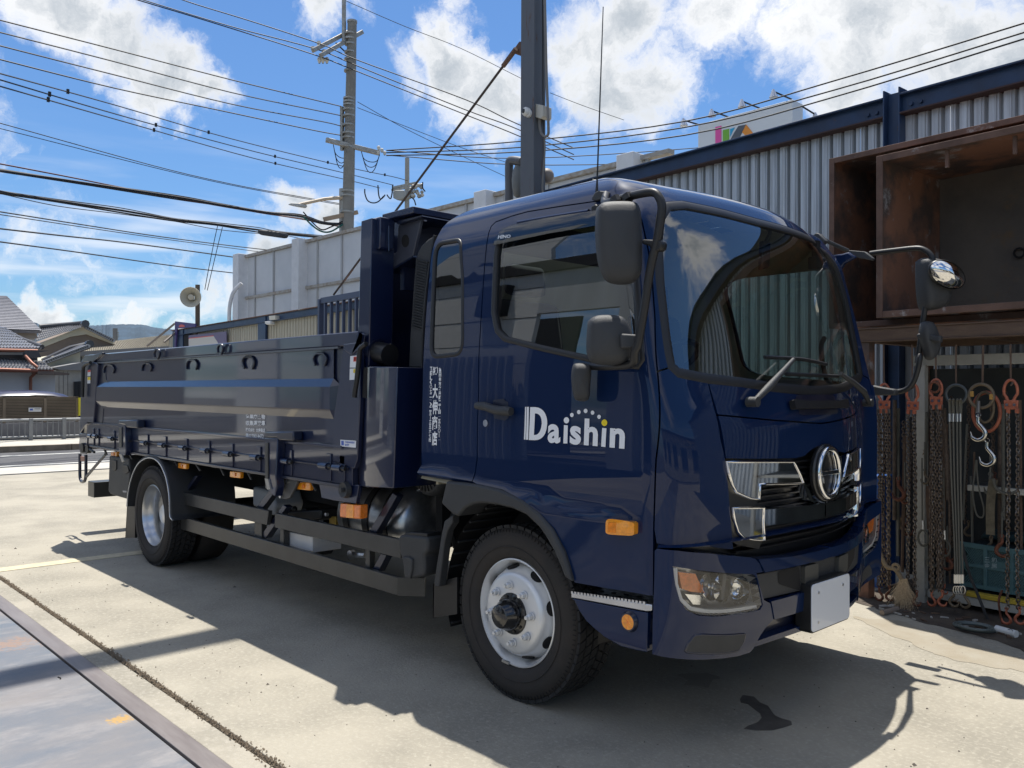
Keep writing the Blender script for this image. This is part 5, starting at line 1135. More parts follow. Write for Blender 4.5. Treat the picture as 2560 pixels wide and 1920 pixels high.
M_rustb = mat('rusty_edge', (.17,.10,.075), .85, vscale=6, col2=(.10,.06,.045), bump=.4, bscale=40, col3=(.36,.34,.33), c3=(.58,.68), c3scale=4)
def sheet_mesh(w, z0, z1, pitch, dep, name):
    n = int(round(w/pitch)); prof = []
    for i in range(n): 
        x = i*pitch; prof += [(x, 0), (x+pitch*.36, 0), (x+pitch*.46, dep), (x+pitch*.58, dep), (x+pitch*.68, 0), (x+pitch*.72,.0),(x+pitch*.74,dep*.18),(x+pitch*.86,dep*.18),(x+pitch*.88,0)]
    prof.append((w, 0)); b = B(); zs = np.linspace(z0, z1, 3)
    # the ribs stand back from the broad pans (seen from the yard)
    b.grid([[(-(x), d_, z) for x, d_ in prof] for z in zs]); return b.mesh(name, smooth=0)
wall = thing('corrugated_wall', 'tall silver corrugated metal wall with blue top beam behind the truck cab', 'wall', tuple(WP0))
ang = math.atan2(WT[1], WT[0])+math.pi     # rotation of the wall's local -x to WT
def put_sheet(me, a, m, par, base):
    o = put(me, 'cladding_sheet', m, par); o.location = Vector(wp(a, 0, -.02))-Vector(base); o.rotation_euler = (0, 0, ang); return o
aC = along(1350, 400, 0)     # column position
a0_, a1_ = -9.0, aC
me = sheet_mesh(.78, -.02, 3.93, .111, .045, 'cladding_sheet'); a = a0_
while a < a1_: put_sheet(me, a, M_clad, wall, WP0); a += .782
aP0, aP1 = along(2257,300), along(2222,300)
def wbar(name, a0, a1, z0, z1, d0, d1, m, par, bevel=.003, base=None):
    b = B(); P = [wp(a, z, d) for z in (z0, z1) for (a, d) in ((a0,d0),(a1,d0),(a1,d1),(a0,d1))]
    b.add(P, [(0,3,2,1),(4,5,6,7),(0,1,5,4),(1,2,6,5),(2,3,7,6),(3,0,4,7)]); return part(name, b, m, par, bevel=bevel)
for (p0, p1) in ((a0_, aP0-.01), (aP1+.01, aC+.3)):
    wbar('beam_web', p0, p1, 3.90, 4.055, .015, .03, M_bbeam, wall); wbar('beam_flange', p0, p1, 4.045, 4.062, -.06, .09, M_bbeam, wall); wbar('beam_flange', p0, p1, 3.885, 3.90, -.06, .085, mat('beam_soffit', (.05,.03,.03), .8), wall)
for aa in (aP0-.09, aP0-.17, aP1+.09, aP1+.17): part('beam_bolt', B().tube([wp(aa, 3.96, .03), wp(aa, 3.96, .05)], .018, 6), M_bbeam, wall)
wbar('wall_post', aP0, aP1, 0, 4.10, .0, .012, M_bbeam, wall); wbar('post_flange', aP0-.012, aP0, 0, 4.12, -.06, .085, M_bbeam, wall); wbar('post_flange', aP1, aP1+.012, 0, 4.12, -.06, .085, M_bbeam, wall)
b_ = wall; 
# lower wall further left
lw = thing('corrugated_wall', 'low weathered beige corrugated wall with blue posts beyond the tipper body', 'wall', tuple(wp(aC+1, 0)))
aL = along(437, 835); me2 = sheet_mesh(.78, -.02, 2.93, .13, .03, 'cladding_sheet'); a = aC+.35
while a < aL: put_sheet(me2, a, M_clad2, lw, wp(aC+1, 0)); a += .782
wbar('beam_web', aC+.3, aL+.1, 2.92, 3.05, .015, .03, M_bbeam, lw); wbar('beam_flange', aC+.3, aL+.1, 3.045, 3.062, -.05, .08, M_rustb, lw); wbar('beam_flange', aC+.3, aL+.1, 2.91, 2.925, -.05, .075, M_bbeam, lw)
for (u0, u1) in ((650,669),(437,462)):
    q0, q1 = along(u1,830), along(u0,830); wbar('wall_post', q0, q1, 0, 3.06, .0, .05, M_bbeam, lw)
wbar('dark_opening', along(480,860), along(462,860), 1.8, 2.9, .02, .03, M_void, lw, 0)
# security camera and light on the low wall
sc_ = thing('security_camera', 'small white security camera on the low corrugated wall beside its blue post', 'camera', tuple(PW(672,800,.15)))
wpoly = lambda px, d, th: B().prism([PW(u, v, d) for u, v in px], WN*th)
part('camera_box', wpoly(zB([(365,1145),(425,1140),(428,1180),(368,1185)]), .12, .1), mat('offwhite_plastic', (.6,.58,.5), .5), sc_); part('camera_head', wpoly(zB([(322,1200),(375,1195),(378,1228),(345,1232),(325,1222)]), .15, .1), mat('offwhite2', (.62,.62,.6), .5), sc_, bevel=.01)
# picture boards on the low wall
pb_ = thing('picture_board', 'faded board with purple and white print fixed to the low corrugated wall', 'board', tuple(PW(520,860,.08)))
part('board_panel', wpoly(zA([(1435,178),(1868,132),(1868,300),(1435,330)]), .07, .02), mat('board_purple', (.17,.15,.24), .6), pb_)
part('board_print', wpoly(zA([(1437,215),(1722,185),(1775,268),(1775,310),(1437,325)]), .075, .005), mat('board_white', (.62,.60,.55), .6), pb_); part('board_edge', wpoly(zA([(1437,207),(1722,178),(1722,186),(1437,216)]), .077, .005), M_red, pb_)
# signboard with braces at the wall's end
sb = thing('signboard', 'dark purple signboard on braced steel legs at the far end of the low wall', 'sign', tuple(PW(440,840,.1)))
part('sign_panel', wpoly(zA([(1278,15),(1510,42),(1512,80),(1300,100),(1285,320),(1270,318)]), .1, .03), mat('sign_purple', (.055,.035,.16), .5), sb)
part('sign_mark', wpoly(zA([(1325,62),(1350,50),(1385,58),(1392,78),(1325,84)]), .105, .003), M_red, sb)
for (p, q) in (((960,300),(1275,42)), ((1155,255),(1275,150))): part('sign_brace', B().tube([PW(*zA([p])[0], .4), PW(*zA([q])[0], .1)], .03, 6), mat('brace_steel', (.22,.19,.17), .6), sb)
# ------------------------------------------------------------------ big steel column with overhead beam
cA0, cA1 = along(1370,300,0), along(1303,300,.3); cc_ = wp((cA0+cA1)/2, 0, .15)
M_col = mat('grey_column_paint', (.105,.112,.122), .5, .1, vscale=2.5, col2=(.10,.105,.12), stretch=(4,4,.5), bump=.15, bscale=20, col3=(.10,.055,.035), c3=(.58,.66), c3scale=5)
colm = thing('steel_column', 'huge grey painted steel column with rust streaks rising behind the truck', 'column', tuple(cc_))
xa, xb = PY(1303,300,4.63)[0], PY(1336,300,4.63)[0]
part('column_flange', B().box(xa, xb, 4.62, 4.65, 0, 10.7), M_col, colm, bevel=.003); part('column_flange', B().box(xa, xb, 4.80, 4.83, 0, 10.7), M_col, colm, bevel=.003)
part('column_web', B().box(xb-.03, xb-.012, 4.65, 4.80, 0, 10.7), M_col, colm)
part('overhead_beam', B().box(xa+.02, xb+.02, -9.2, 5.1, 10.72, 11.1), M_col, colm)
br = part('rod_bracket', B().prism([PY(*p, 4.7) for p in ((1282,127),(1298,104),(1304,104),(1304,138),(1297,138),(1296,122),(1286,134))], (0,.08,0)), M_rustb, colm)
rod0, rod1 = PY(1290,122,4.66), PW(834,737,.4)
rd_ = thing('tie_rod', 'long thin steel tie rod running from the grey column down to the blue gate', 'rod', tuple(rod0))
part('rod', B().tube([rod0, rod1], .017, 6), mat('rod_rust', (.06,.045,.04), .6, .4), rd_); dR = _n(rod1-rod0)
part('rod_end', B().tube([rod0-dR*.0, rod0+dR*.30], .032, 6), M_rustb, rd_)
tb0 = PW(*zB([(1185,700)])[0], .4); tb1 = PW(*zB([(1120,785)])[0], .4)
for s_ in (-1, 1): part('turnbuckle', B().tube([tb0+np.array((.03*s_,0,.02*s_)), tb1+np.array((.03*s_,0,.02*s_))], .012, 6), M_rustb, rd_)
yc = 4.60
cv = thing('security_camera', 'white dome security camera mounted on the grey steel column', 'camera', tuple(PY(1310,277,yc)))
M_wp = mat('white_plastic', (.68,.68,.66), .4)
part('camera_body', B().lathe([(.0001,-.02),(.045,-.015),(.058,.01),(.05,.06),(.0001,.075)], PY(1312,279,yc-.04), (.1,1,.1), 20), M_wp, cv, smooth=60); part('camera_lens', B().lathe([(.0001,-.012),(.028,-.006),(.03,.01)], PY(1308,277,yc-.06), (.15,1,.05), 16), M_grey, cv, smooth=60)
part('camera_base', B().disc(PY(1319,283,yc-.01), (0,1,0), .05, .03, 16), M_wp, cv)
jb = thing('junction_box', 'pale junction box with looping cable on the right side of the steel column', 'electrical box', tuple(PY(1345,275,4.7)))
jx = xb+.005; part('box', B().prism([PY(*p, 4.66) for p in ((1332,265),(1338,259),(1357,263),(1357,290),(1352,297),(1333,291))], (0,.16,0)), mat('box_beige', (.50,.48,.42), .5), jb, bevel=.006)
M_cab = mat('cable_grey', (.20,.19,.18), .6)
part('cable', B().tube(spline([PY(*p, 4.70) for p in ((1349,295),(1349,315),(1353,332),(1362,342),(1370,336),(1371,320),(1369,260),(1366,180),(1364,90),(1362,0),(1361,-60))], 4), .018, 6), M_cab, jb, smooth=60)
part('cable', B().tube(spline([PY(*p, 4.72) for p in ((1361,345),(1362,375),(1359,420),(1356,470),(1360,490),(1368,482))], 4), .012, 6), M_cab, jb, smooth=60); part('cable', B().tube([PY(1357,0,4.72), PY(1358,250,4.72)], .008, 5), M_black, jb)
pi_ = thing('vertical_pipe', 'thick grey pipe bracketed to the left of the steel column, with covered lamp', 'pipe', tuple(PY(1273,480,4.9)))
part('pipe', B().tube(spline([PY(1273,520,4.9), PY(1273,460,4.9), PY(1273,410,4.9), PY(1278,401,4.9), PY(1295,402,4.9), PY(1304,404,4.9)], 3), .058, 12), M_col, pi_, smooth=60)
part('covered_lamp', B().lathe([(.04,-.02),(.07,.05),(.085,.16),(.08,.26),(.055,.38),(.03,.40)], PY(1295,418,4.9), (0,0,-1), 16), mat('lamp_grey', (.16,.17,.17), .6), pi_, smooth=60); part('lamp_bracket', B().tube([PY(1284,408,4.9), PY(1297,413,4.9)], .02, 6), M_rustb, pi_)
lh = thing('round_lamp', 'grey round lamp housing sticking out behind the right edge of the steel column', 'lamp', tuple(PY(1372,440,4.9)))
part('lamp_shell', B().lathe([(.0001,-.06),(.06,-.05),(.09,0),(.095,.05)], PY(1368,440,4.9), (-.7,.5,.3), 16), mat('lamp_shell', (.22,.19,.17), .6), lh, smooth=60)
# slatted blue gate in front of the low wall
gt_ = thing('slatted_gate', 'blue steel gate of upright bars standing in front of the low corrugated wall', 'gate', tuple(PW(850,800,.4)))
M_gate = mat('gate_blue_grey', (.05,.065,.115), .45, .1, bump=.1, bscale=30)
g0, g1 = along(897,729,.4), along(808,744,.4)+.03; g0 -= 3.2
wbar('gate_rail', g0, g1, 3.02, 3.12, .38, .44, M_gate, gt_); wbar('gate_rail', g0, g1, .2, .3, .38, .44, M_gate, gt_); wbar('gate_post', g1, g1+.07, 0, 3.10, .36, .46, M_gate, gt_)
pb = along(*zB([(1005,1100)])[0], .4)-along(*zB([(1065,1100)])[0], .4); aa = g1-.12
while aa > g0: wbar('gate_bar', aa-.045, aa, .3, 3.02, .385, .435, M_gate, gt_, .002); aa -= abs(pb)
# white panel fence behind everything
wf = thing('white_panel_fence', 'tall white panelled fence with box posts behind the low corrugated wall', 'fence', (-16, 9, 0))
M_wpan = mat('white_fence_panel', (.60,.62,.65), .5, vscale=1.2, col2=(.53,.55,.58), bump=.02, bscale=3); M_wpost = mat('white_fence_post', (.66,.67,.69), .5, var=.05); M_frust = mat('fence_rust_trim', (.30,.25,.20), .7, col2=(.42,.42,.40), vscale=9)
thin = [-20.92,-19.75,-18.5,-17.26,-16.03,-14.78,-13.55,-12.3,-11.01,-9.78,-8.54,-7.3,-6.1]; big = [-21.70,-18.02,-14.15,-10.27,-6.4]
edges = sorted(thin+[-21.45]);
for i in range(len(edges)-1):
    a, c_ = edges[i], edges[i+1]
    part('fence_panel', B().box(a+.03, c_-.03, 9.0, 9.03, 4.36, 5.55), M_wpan, wf); part('fence_panel', B().box(a+.03, c_-.03, 9.0, 9.03, .1, 4.28), M_wpan, wf)
for a in thin: part('fence_mullion', B().box(a-.03, a+.03, 8.96, 9.04, 0, 5.56), mat('mullion_grey', (.40,.41,.42), .5), wf)
for a in big: part('fence_post', B().box(a-.19, a+.19, 8.72, 9.10, 0, 5.68), M_wpost, wf, bevel=.01)
part('fence_rail', B().box(-21.5, -5.6, 8.94, 9.04, 4.28, 4.36), M_frust, wf); part('fence_cap', B().box(-21.5, -5.6, 8.92, 9.08, 5.56, 5.64), M_frust, wf)
part('fence_end', B().box(-21.9, -21.5, 9.1, 9.2, 0, 5.62), M_wpost, wf)
# horn loudspeaker on a pole, curved white vent pipe
hn = thing('horn_loudspeaker', 'round cream horn loudspeaker on a short dark pole above the low wall', 'loudspeaker', tuple(PT(494,812,21)))
part('speaker_pole', B().tube([PT(494,960,21), PT(494,712,21)], .06, 8), mat('pole_brown', (.10,.08,.06), .7), hn)
hc = PT(478,743,20.6); nh = _n(CAM-hc+np.array((0,-4,.5))); part('horn', B().lathe([(.24,.10),(.25,.09),(.22,.05),(.12,-.05),(.06,-.15),(.05,-.3)], hc, nh, 24), mat('horn_cream', (.58,.55,.45), .5), hn, smooth=60); part('horn_core', B().lathe([(.0001,.08),(.07,.06),(.07,-.05)], hc, nh, 16), mat('horn_core', (.5,.47,.38), .5), hn, smooth=60)
cp_ = thing('curved_pipe', 'white curved pipe leaning on the end of the white fence', 'pipe', (-21.95,9,0)); part('pipe', B().tube(spline([PT(*p, 25.4) for p in ((573,870),(573,800),(575,762),(584,730),(604,708))], 5), .06, 8), M_wpost, cp_, smooth=60)
# ------------------------------------------------------------------ sign box on the roofs behind
sg = thing('rooftop_sign_box', 'big white sign box with a coloured striped house emblem above the shed wall', 'sign', (-9.7,18,8))
x0, x1 = -11.19, -8.21; part('sign_case', B().box(x0, x1, 18, 18.57, 6.2, 9.32), mat('sign_white', (.66,.68,.70), .45), sg, bevel=.01)
part('sign_leg', B().box(x0+.3, x0+.5, 18.2, 18.4, 0, 6.2), M_col, sg); part('sign_leg', B().box(x1-.5, x1-.3, 18.2, 18.4, 0, 6.2), M_col, sg)
zS = lambda L: Z3(L, 1700, 100, .38879)
for nm, L, c in (('pink_stripe', [(227,560),(265,551),(265,680),(227,690)], (.75,.09,.36)), ('green_stripe', [(275,580),(315,570),(315,672),(275,680)], (.17,.42,.04)), ('blue_stripe', [(322,572),(352,562),(335,592),(322,622)], (.02,.35,.62)),
    ('grey_roof_stroke', [(375,553),(425,543),(365,660),(308,670),(345,600)], (.09,.10,.12)), ('orange_roof_stroke', [(425,543),(472,602),(478,640),(442,640),(398,592)], (.75,.27,.03))):
    part(nm, B().ypoly(zS(L), 17.985, .012), mat(nm+'_paint', c, .5), sg)
for i, ((p, q), lab) in enumerate(((((140,550),(22,515)), 'leftmost small floodlight on an arm over the white sign box'), (((318,498),(203,455)), 'second floodlight from the left over the white sign box'), (((510,438),(397,393)), 'third floodlight from the left over the white sign box'), (((718,382),(600,330)), 'floodlight at the highest corner of the white sign box'), (((790,430),(868,478)), 'floodlight sticking out right of the white sign box'))):
    P_, Q_ = PY(*zS([p])[0], 18.2), PY(*zS([q])[0], 17.6 if i < 4 else 18.6)
    f = thing('floodlight', lab, 'floodlight', tuple(P_), 'floodlights on the rooftop sign box'); part('lamp_arm', B().tube([P_, Q_], .025, 6), M_black, f)
    part('lamp_head', B().lathe([(.03,.05),(.05,.0),(.12,-.16),(.11,-.17),(.0001,-.12)], Q_, (.0,-.1,1), 12), M_alu, f, smooth=60)
# ------------------------------------------------------------------ utility poles and wires
M_pole = mat('concrete_pole', (.25,.24,.215), .85, vscale=3, col2=(.20,.19,.17), bump=.2, bscale=20); M_arm = mat('galvanised_arm', (.42,.42,.40), .5, .5, col2=(.30,.27,.22), vscale=8); M_wire = mat('cable_black', (.012,.012,.014), .6)
T1 = 25.0
p1 = thing('utility_pole', 'tall concrete utility pole with crossarms and street lamp behind the tipper body', 'utility pole', tuple(PT(872,1100,T1)))
pt, pb2 = PT(880.5,57,T1), PT(868,640,T1); dn = (pb2-pt)/(pb2[2]-pt[2]); base = pt+dn*(0-pt[2])
part('pole_shaft', B().tube([base, pb2, pt], [.22,.185,.135], 20), M_pole, p1, smooth=60); part('pole_cap', B().disc(pt, (0,0,1), .15, .06, 16), M_arm, p1)
z7 = lambda L: [(a*.57866, b*.57866) for a, b in L]
def pT(p, dt=0.0, T=None): return PT(*z7([p])[0], (T or T1)+dt)
for v in (430,445,458,478,505,545,580,600,640,830,850,920,172,195,230,260,150,310): 
    q = PT(877-(v-100)*.011, v*.57866, T1); part('pole_band', B().disc(q, (0,0,1), .15+.00005*v+.012, .05, 16), M_arm, p1)
part('crossarm', B().bar(pT((1352,218),-.8), pT((1532,124),.5), .11, .12), M_arm, p1, bevel=.01); part('crossarm', B().bar(pT((1385,240),-.8), pT((1565,138),.5), .11, .12), M_arm, p1, bevel=.01)
part('crossarm', B().bar(pT((1408,604),-.4), pT((1640,662),.3), .12, .13), M_arm, p1, bevel=.01)
part('antenna_pipe', B().tube([pT((1486,-40)), pT((1486,180))], .065, 10), M_arm, p1, smooth=60); part('pipe_bracket', B().bar(pT((1486,175)), pT((1535,180)), .08, .1), M_arm, p1)
part('arm_brace', B().bar(pT((1500,232)), pT((1450,185),-.2), .03, .03), M_black, p1); part('riser_rack', B().bar(pT((1478,462)), pT((1478,650)), .09, .09), M_arm, p1)
for p in ((1352,215),(1378,192),(1395,262),(1380,262),(1412,262),(1400,228)): part('insulator', B().lathe([(.0001,.10),(.05,.09),(.07,.03),(.05,-.02),(.03,-.08)], pT(p,-.5), (0,0,1), 10), mat('porcelain', (.62,.60,.54), .35), p1, smooth=60)
for p in ((1636,640),(1650,650),(1634,660),(1662,662)): part('insulator', B().lathe([(.0001,.07),(.04,.06),(.055,.02),(.03,-.06)], pT(p,.2), (0,0,1), 10), mat('porcelain2', (.58,.56,.5), .35), p1, smooth=60)
la = part('street_lamp_arm', B().tube([pT((1492,852)), pT((1400,860),-.3), pT((1290,884),-.7)], [.06,.05,.045], 8), mat('lamp_arm_cream', (.52,.42,.30), .5), p1, smooth=60)
part('street_lamp_head', B().prism([pT(p,-.75) for p in ((1240,884),(1256,876),(1292,878),(1296,888),(1288,895),(1262,890))], (0,.25,0)), mat('lamp_head_grey', (.45,.45,.42), .5), la, bevel=.02)
part('lower_arm', B().bar(pT((1398,948),-.4), pT((1545,917),.1), .08, .12), mat('arm_rust', (.34,.25,.17), .6), p1); part('conduit', B().bar(pT((1481,815)), pT((1481,1000)), .16, .14), M_arm, p1)
for (a, c_) in (((1440,625),(1500,655)), ((1560,650),(1640,668))):
    for j in range(3):
        q0, q1 = pT(a, .2), pT(c_, .2); dq = q1-q0; lo_ = np.array((0,0,-.28-.16*j)); part('jumper_wire', B().tube(spline([q0, q0+dq*(.15+.06*j)+lo_*.8, q0+dq*.5+lo_, q0+dq*(.85-.05*j)+lo_*.75, q1], 5), .013, 5), M_wire, p1, smooth=60)
T2 = 50.0
p2 = thing('utility_pole', 'distant concrete utility pole carrying a grey transformer, beyond the headboard', 'utility pole', tuple(PT(1016,1010,T2)))
part('pole_shaft', B().tube([PT(1016,1010,T2)*np.array((1,1,0)), PT(1018,395,T2)], [.2,.13], 12), mat('pole2', (.36,.34,.30), .85), p2, smooth=60)
part('transformer', B().prism([PT(*p, T2-.4) for p in zE([(520,120),(560,95),(690,95),(720,130),(715,215),(600,262),(525,225)])], (0,.5,0)), mat('transformer_grey', (.36,.36,.33), .5), p2, bevel=.04)
for (a, c_) in (((500,100),(960,20)), ((520,60),(900,-20)), ((560,150),(860,140))): part('crossarm', B().bar(PT(*zE([a])[0], T2), PT(*zE([c_])[0], T2), .12, .12), M_arm, p2)
r3 = random.Random(5)
for i in range(26):
    u = r3.uniform(800, 1000); v = r3.uniform(-10, 200) if u > 830 else r3.uniform(60, 120); part('insulator', B().lathe([(.0001,.10),(.09,.06),(.11,-.02),(.05,-.12)], PT(*zE([(u, v)])[0], T2-.3), (0,0,1), 8), M_arm if i % 3 else mat('porcelain3', (.55,.5,.42), .5), p2, smooth=60)
for L in ([(75,80),(80,160),(120,260),(200,300),(290,280),(380,190)], [(285,20),(300,180),(330,240),(380,200),(400,170)], [(520,10),(515,120),(490,230),(450,200),(430,170)], [(800,200),(860,250),(890,340)], [(1000,-30),(1000,60),(1040,120)]):
    part('jumper_wire', B().tube(spline([PT(*zE([p])[0], T2-.5) for p in L], 5), .04, 5), M_wire, p2, smooth=60)
sp_ = thing('utility_pole', 'tiny distant utility pole in front of the blue mountain', 'utility pole', tuple(PT(288,900,70))); zQ = lambda L: Z3(L, 0, 660, .31353)
part('pole_shaft', B().tube([PT(288,900,70), PT(288,821,70)], .2, 8), mat('pole3', (.25,.23,.2), .8), sp_)
for v in (528,545,560,578,595): part('crossarm', B().bar(PT(*zQ([(918,v)])[0], 70), PT(*zQ([(932+(v%3)*6,v+2)])[0], 70), .12, .12), M_arm, sp_)

def wire(px, t0, t1, r, lab, grp=None, name='overhead_wire', sag=True, m=None, cat='wire'):
    us = np.array([p[0] for p in px], float); n = len(px); P = [PT(u, v, t0+(t1-t0)*(u-us[0])/(us[-1]-us[0])) for u, v in px]
    return solo(name, B().tube(spline(P, 5), r, 5), m or M_wire, lab, cat, grp, smooth=60)
F4 = [[(-60,70),(0,87),(500,215),(1000,345),(1380,437),(1475,460)], [(-60,124),(0,140),(500,268),(1000,400),(1380,480),(1475,500)], [(-60,182),(0,198),(500,325),(1000,450),(1390,525),(1475,545)], [(-60,240),(0,257),(500,382),(940,475),(1340,560),(1475,585)]]
nm4 = ['topmost of the four evenly spaced wires meeting the pole from the left', 'second from top of the four evenly spaced wires left of the pole', 'third from top of the four evenly spaced wires left of the pole', 'lowest of the four evenly spaced wires left of the pole']
for L, l in zip(F4, nm4): wire(z7(L), 17, T1, .016, l, 'four low voltage wires left of the pole')
B3 = [[(-60,303),(0,318),(500,455),(1000,600),(1490,720),(1690,762),(1760,780)], [(-60,330),(0,345),(560,510),(1100,655),(1490,748),(1700,800)], [(-60,357),(0,373),(550,530),(1100,685),(1490,775),(1640,812)]]
for L, l in zip(B3, ['uppermost of three wires with small clamps running towards the distant transformer pole', 'middle of three wires with small clamps running towards the distant transformer pole', 'lowest of three wires with small clamps running towards the distant transformer pole']):
    o = wire(z7(L), 20, 46, .02, l, 'three clamped wires to the far pole')
    us = z7(L)
    for f in (.28,.47,.64,.80):
        i = int(f*(len(o.data.vertices)//5-1)); c_ = o.data.vertices[i*5].co; part('wire_clamp', B().box(c_[0]-.035,c_[0]+.035,c_[1]-.035,c_[1]+.035,c_[2]-.07,c_[2]+.06), M_wire, o)
TP = [[(640,-70),(790,0),(1080,90),(1390,192),(1540,258),(2010,430),(2212,525),(2480,640)], [(500,-40),(620,0),(1000,115),(1360,210),(1540,283),(2000,470),(2212,548),(2480,668)], [(500,-30),(605,3),(900,92),(1345,232),(1540,307),(1990,487),(2212,575),(2480,690)]]
for L, l in zip(TP, ['highest wire crossing over the top of the main utility pole', 'middle wire crossing over the top of the main utility pole', 'lowest wire crossing over the top of the main utility pole']): wire(z7(L), 24.2, 24.6, .016, l, 'high wires over the pole top')
d7 = lambda L: [(a*1.1573, b*1.1573) for a, b in L]
RW3 = [[(835,325),(1127,305),(1480,262),(1800,175),(2212,50),(2300,20)], [(835,330),(1127,318),(1480,275),(1800,195),(2212,70),(2300,42)], [(835,336),(1127,328),(1480,292),(1800,210),(2212,84),(2300,58)]]
for L, l in zip(RW3, ['topmost of three wires rising across the sky at the upper right', 'middle of three wires rising across the sky at the upper right', 'lowest of three wires rising across the sky at the upper right']): wire(d7(L), T1, 15, .018, l, 'three wires at the upper right')
for L, l in (([(835,325),(1127,342),(1500,320),(1560,310)], 'upper nearly level wire passing behind the steel column'), ([(835,335),(1127,356),(1450,352),(1500,350)], 'lower nearly level wire passing behind the steel column')): wire(d7(L), T1, 30, .016, l)
for L, l in (([(1545,440),(1760,560),(2050,700),(2190,765)], 'upper of two thin wires slanting down right from the pole bands'), ([(1545,465),(1750,545),(2000,640),(2200,705)], 'lower of two thin wires slanting down right from the pole bands')): wire(z7(L), T1, 30, .010, l)
wire([(860,0),(1010,65),(1150,120),(1303,196)], 30, 34, .012, 'faint wire high in the sky between pole and column')
wire([(1375,232),(1460,265),(1560,300)], 34, 36, .012, 'short faint wire right of the steel column')
wire(z7([(-60,522),(0,532),(660,715),(1000,795),(1270,845),(1500,885)]), 24, 30, .014, 'pair of thin wires below the clamped wires, upper one')
wire(z7([(-60,545),(0,555),(670,725),(1000,800),(1270,850),(1500,890)]), 24.2, 30, .012, 'pair of thin wires below the clamped wires, lower one')
# telephone cable bundles
def bundle(px, t0, t1, strands, lab):
    us = [p[0] for p in px]; root = None
    for i, (dv, r, c) in enumerate(strands):
        n = len(px); P = []
        for k2, (u, v) in enumerate(px): P.append(PT(u, v+dv*(1+.5*math.sin(k2*2.1+i)), t0+(t1-t0)*(u-us[0])/(us[-1]-us[0])+.1*i))
        b = B().tube(spline(P, 5), r, 6)
        if root is None: root = thing('cable_bundle', lab, 'cable', tuple(P[0]))
        part('cable', b, c, root, smooth=60)
    return root
M_brn = mat('cable_brown', (.13,.04,.03), .6)
bundle(z7([(-60,722),(0,737),(400,797),(760,852),(950,885),(1150,918),(1300,935),(1400,965),(1500,968)]), 17, T1, [(0,.035,M_wire),(-3,.02,M_wire),(3.5,.016,M_wire)], 'thick black telephone cable bundle sagging left of the street lamp')
bundle(z7([(-60,700),(0,708),(300,765),(500,805),(760,855),(950,890),(1100,915),(1320,950),(1480,982)]), 17.3, T1, [(0,.016,M_brn)], 'thin reddish brown cable running beside the thick bundle')
bundle(z7([(-60,815),(0,828),(240,867),(520,908),(750,947),(930,968),(1110,992),(1200,1003),(1400,1025),(1600,1040)]), 17, 27, [(0,.028,M_wire),(4,.02,M_wire),(-4,.012,M_wire),(9,.010,M_wire)], 'sagging twisted cable bundle with a splice case, below the thick one')
wire(z7([(-60,905),(0,915),(350,970),(690,1022),(1000,1062),(1200,1085),(1400,1110)]), 18, 30, .016, 'upper of the low cable pair above the white fence'); wire(z7([(-60,918),(0,927),(350,980),(690,1030),(1000,1072),(1250,1105)]), 18, 30, .012, 'lower of the low cable pair above the white fence')
wire(z7([(-60,978),(0,988),(300,1022),(500,1043),(800,1082),(1060,1118),(1300,1150)]), 18, 30, .02, 'wavy low cable just above the white fence end')
wire(z7([(-60,1035),(0,1045),(300,1085),(600,1128),(800,1155),(1100,1190)]), 18, 30, .018, 'lowest cable in the left sky, near the horn loudspeaker')
spc = solo('splice_case', B().prism([PT(*p, 22.5) for p in zB([(248,300),(275,290),(470,318),(482,345),(460,372),(275,345),(248,325)])], (0,.25,0)), M_grey, 'dark grey splice case hanging under the twisted cable bundle', 'cable case', bevel=.03)
gw = bundle(z7([(1310,935),(1350,975),(1390,1000),(1430,1000),(1480,970)]), 24, 24.8, [(0,.025,mat('cable_green', (.01,.10,.08), .6)),(-8,.02,M_wire)], 'green looped cable hanging in front of the main utility pole')
wire([(545,560),(536,600),(528,640),(520,680),(512,724)], 22, 22, .010, 'thin vertical drop wire hanging to the horn loudspeaker', name='drop_wire'); wire([(556,568),(548,600),(536,650),(518,726)], 22.1, 22.1, .010, 'second drop wire beside the one at the horn loudspeaker', name='drop_wire')
# ------------------------------------------------------------------ across the road: fence, rail, car, houses
xpoly = lambda px, x, th: B().prism([PX(u, v, x) for u, v in px], (-th, 0, 0))
lf = thing('louvre_fence', 'brown louvred privacy fence across the road with a small white notice', 'fence', (-23,2.5,0))
M_lou = mat('louvre_brown', (.17,.135,.095), .6, var=.1, vscale=2); zt, zb_ = 1.25, .62
for i, (y0, y1) in enumerate(((-1.5,.82),(.85,2.78),(2.81,3.78),(3.81,4.60))):
    b = B()
    for j in range(15): z = zb_+(zt-zb_)*(j+.5)/15; b.box(-23.03, -22.985, y0, y1, z-.012, z+.014)
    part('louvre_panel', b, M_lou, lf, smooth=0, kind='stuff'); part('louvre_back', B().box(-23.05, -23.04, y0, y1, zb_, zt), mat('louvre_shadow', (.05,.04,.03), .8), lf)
    part('fence_post', B().box(-23.04, -22.97, y1-.02, y1+.05, .1, zt+.02), M_lou, lf)
part('fence_rail', B().box(-23.04, -22.97, -1.5, 4.65, zt, zt+.03), M_lou, lf)
nt_ = part('notice', xpoly(zQ([(228,1145),(330,1145),(330,1178),(228,1178)]), -22.95, .01), M_wp, lf); part('notice_print', xpoly(zQ([(238,1155),(262,1153),(262,1168),(238,1168)]), -22.945, .005), M_blue, nt_); part('notice_print', xpoly(zQ([(275,1153),(322,1153),(322,1157),(275,1157)]), -22.945, .005), M_grey, nt_)
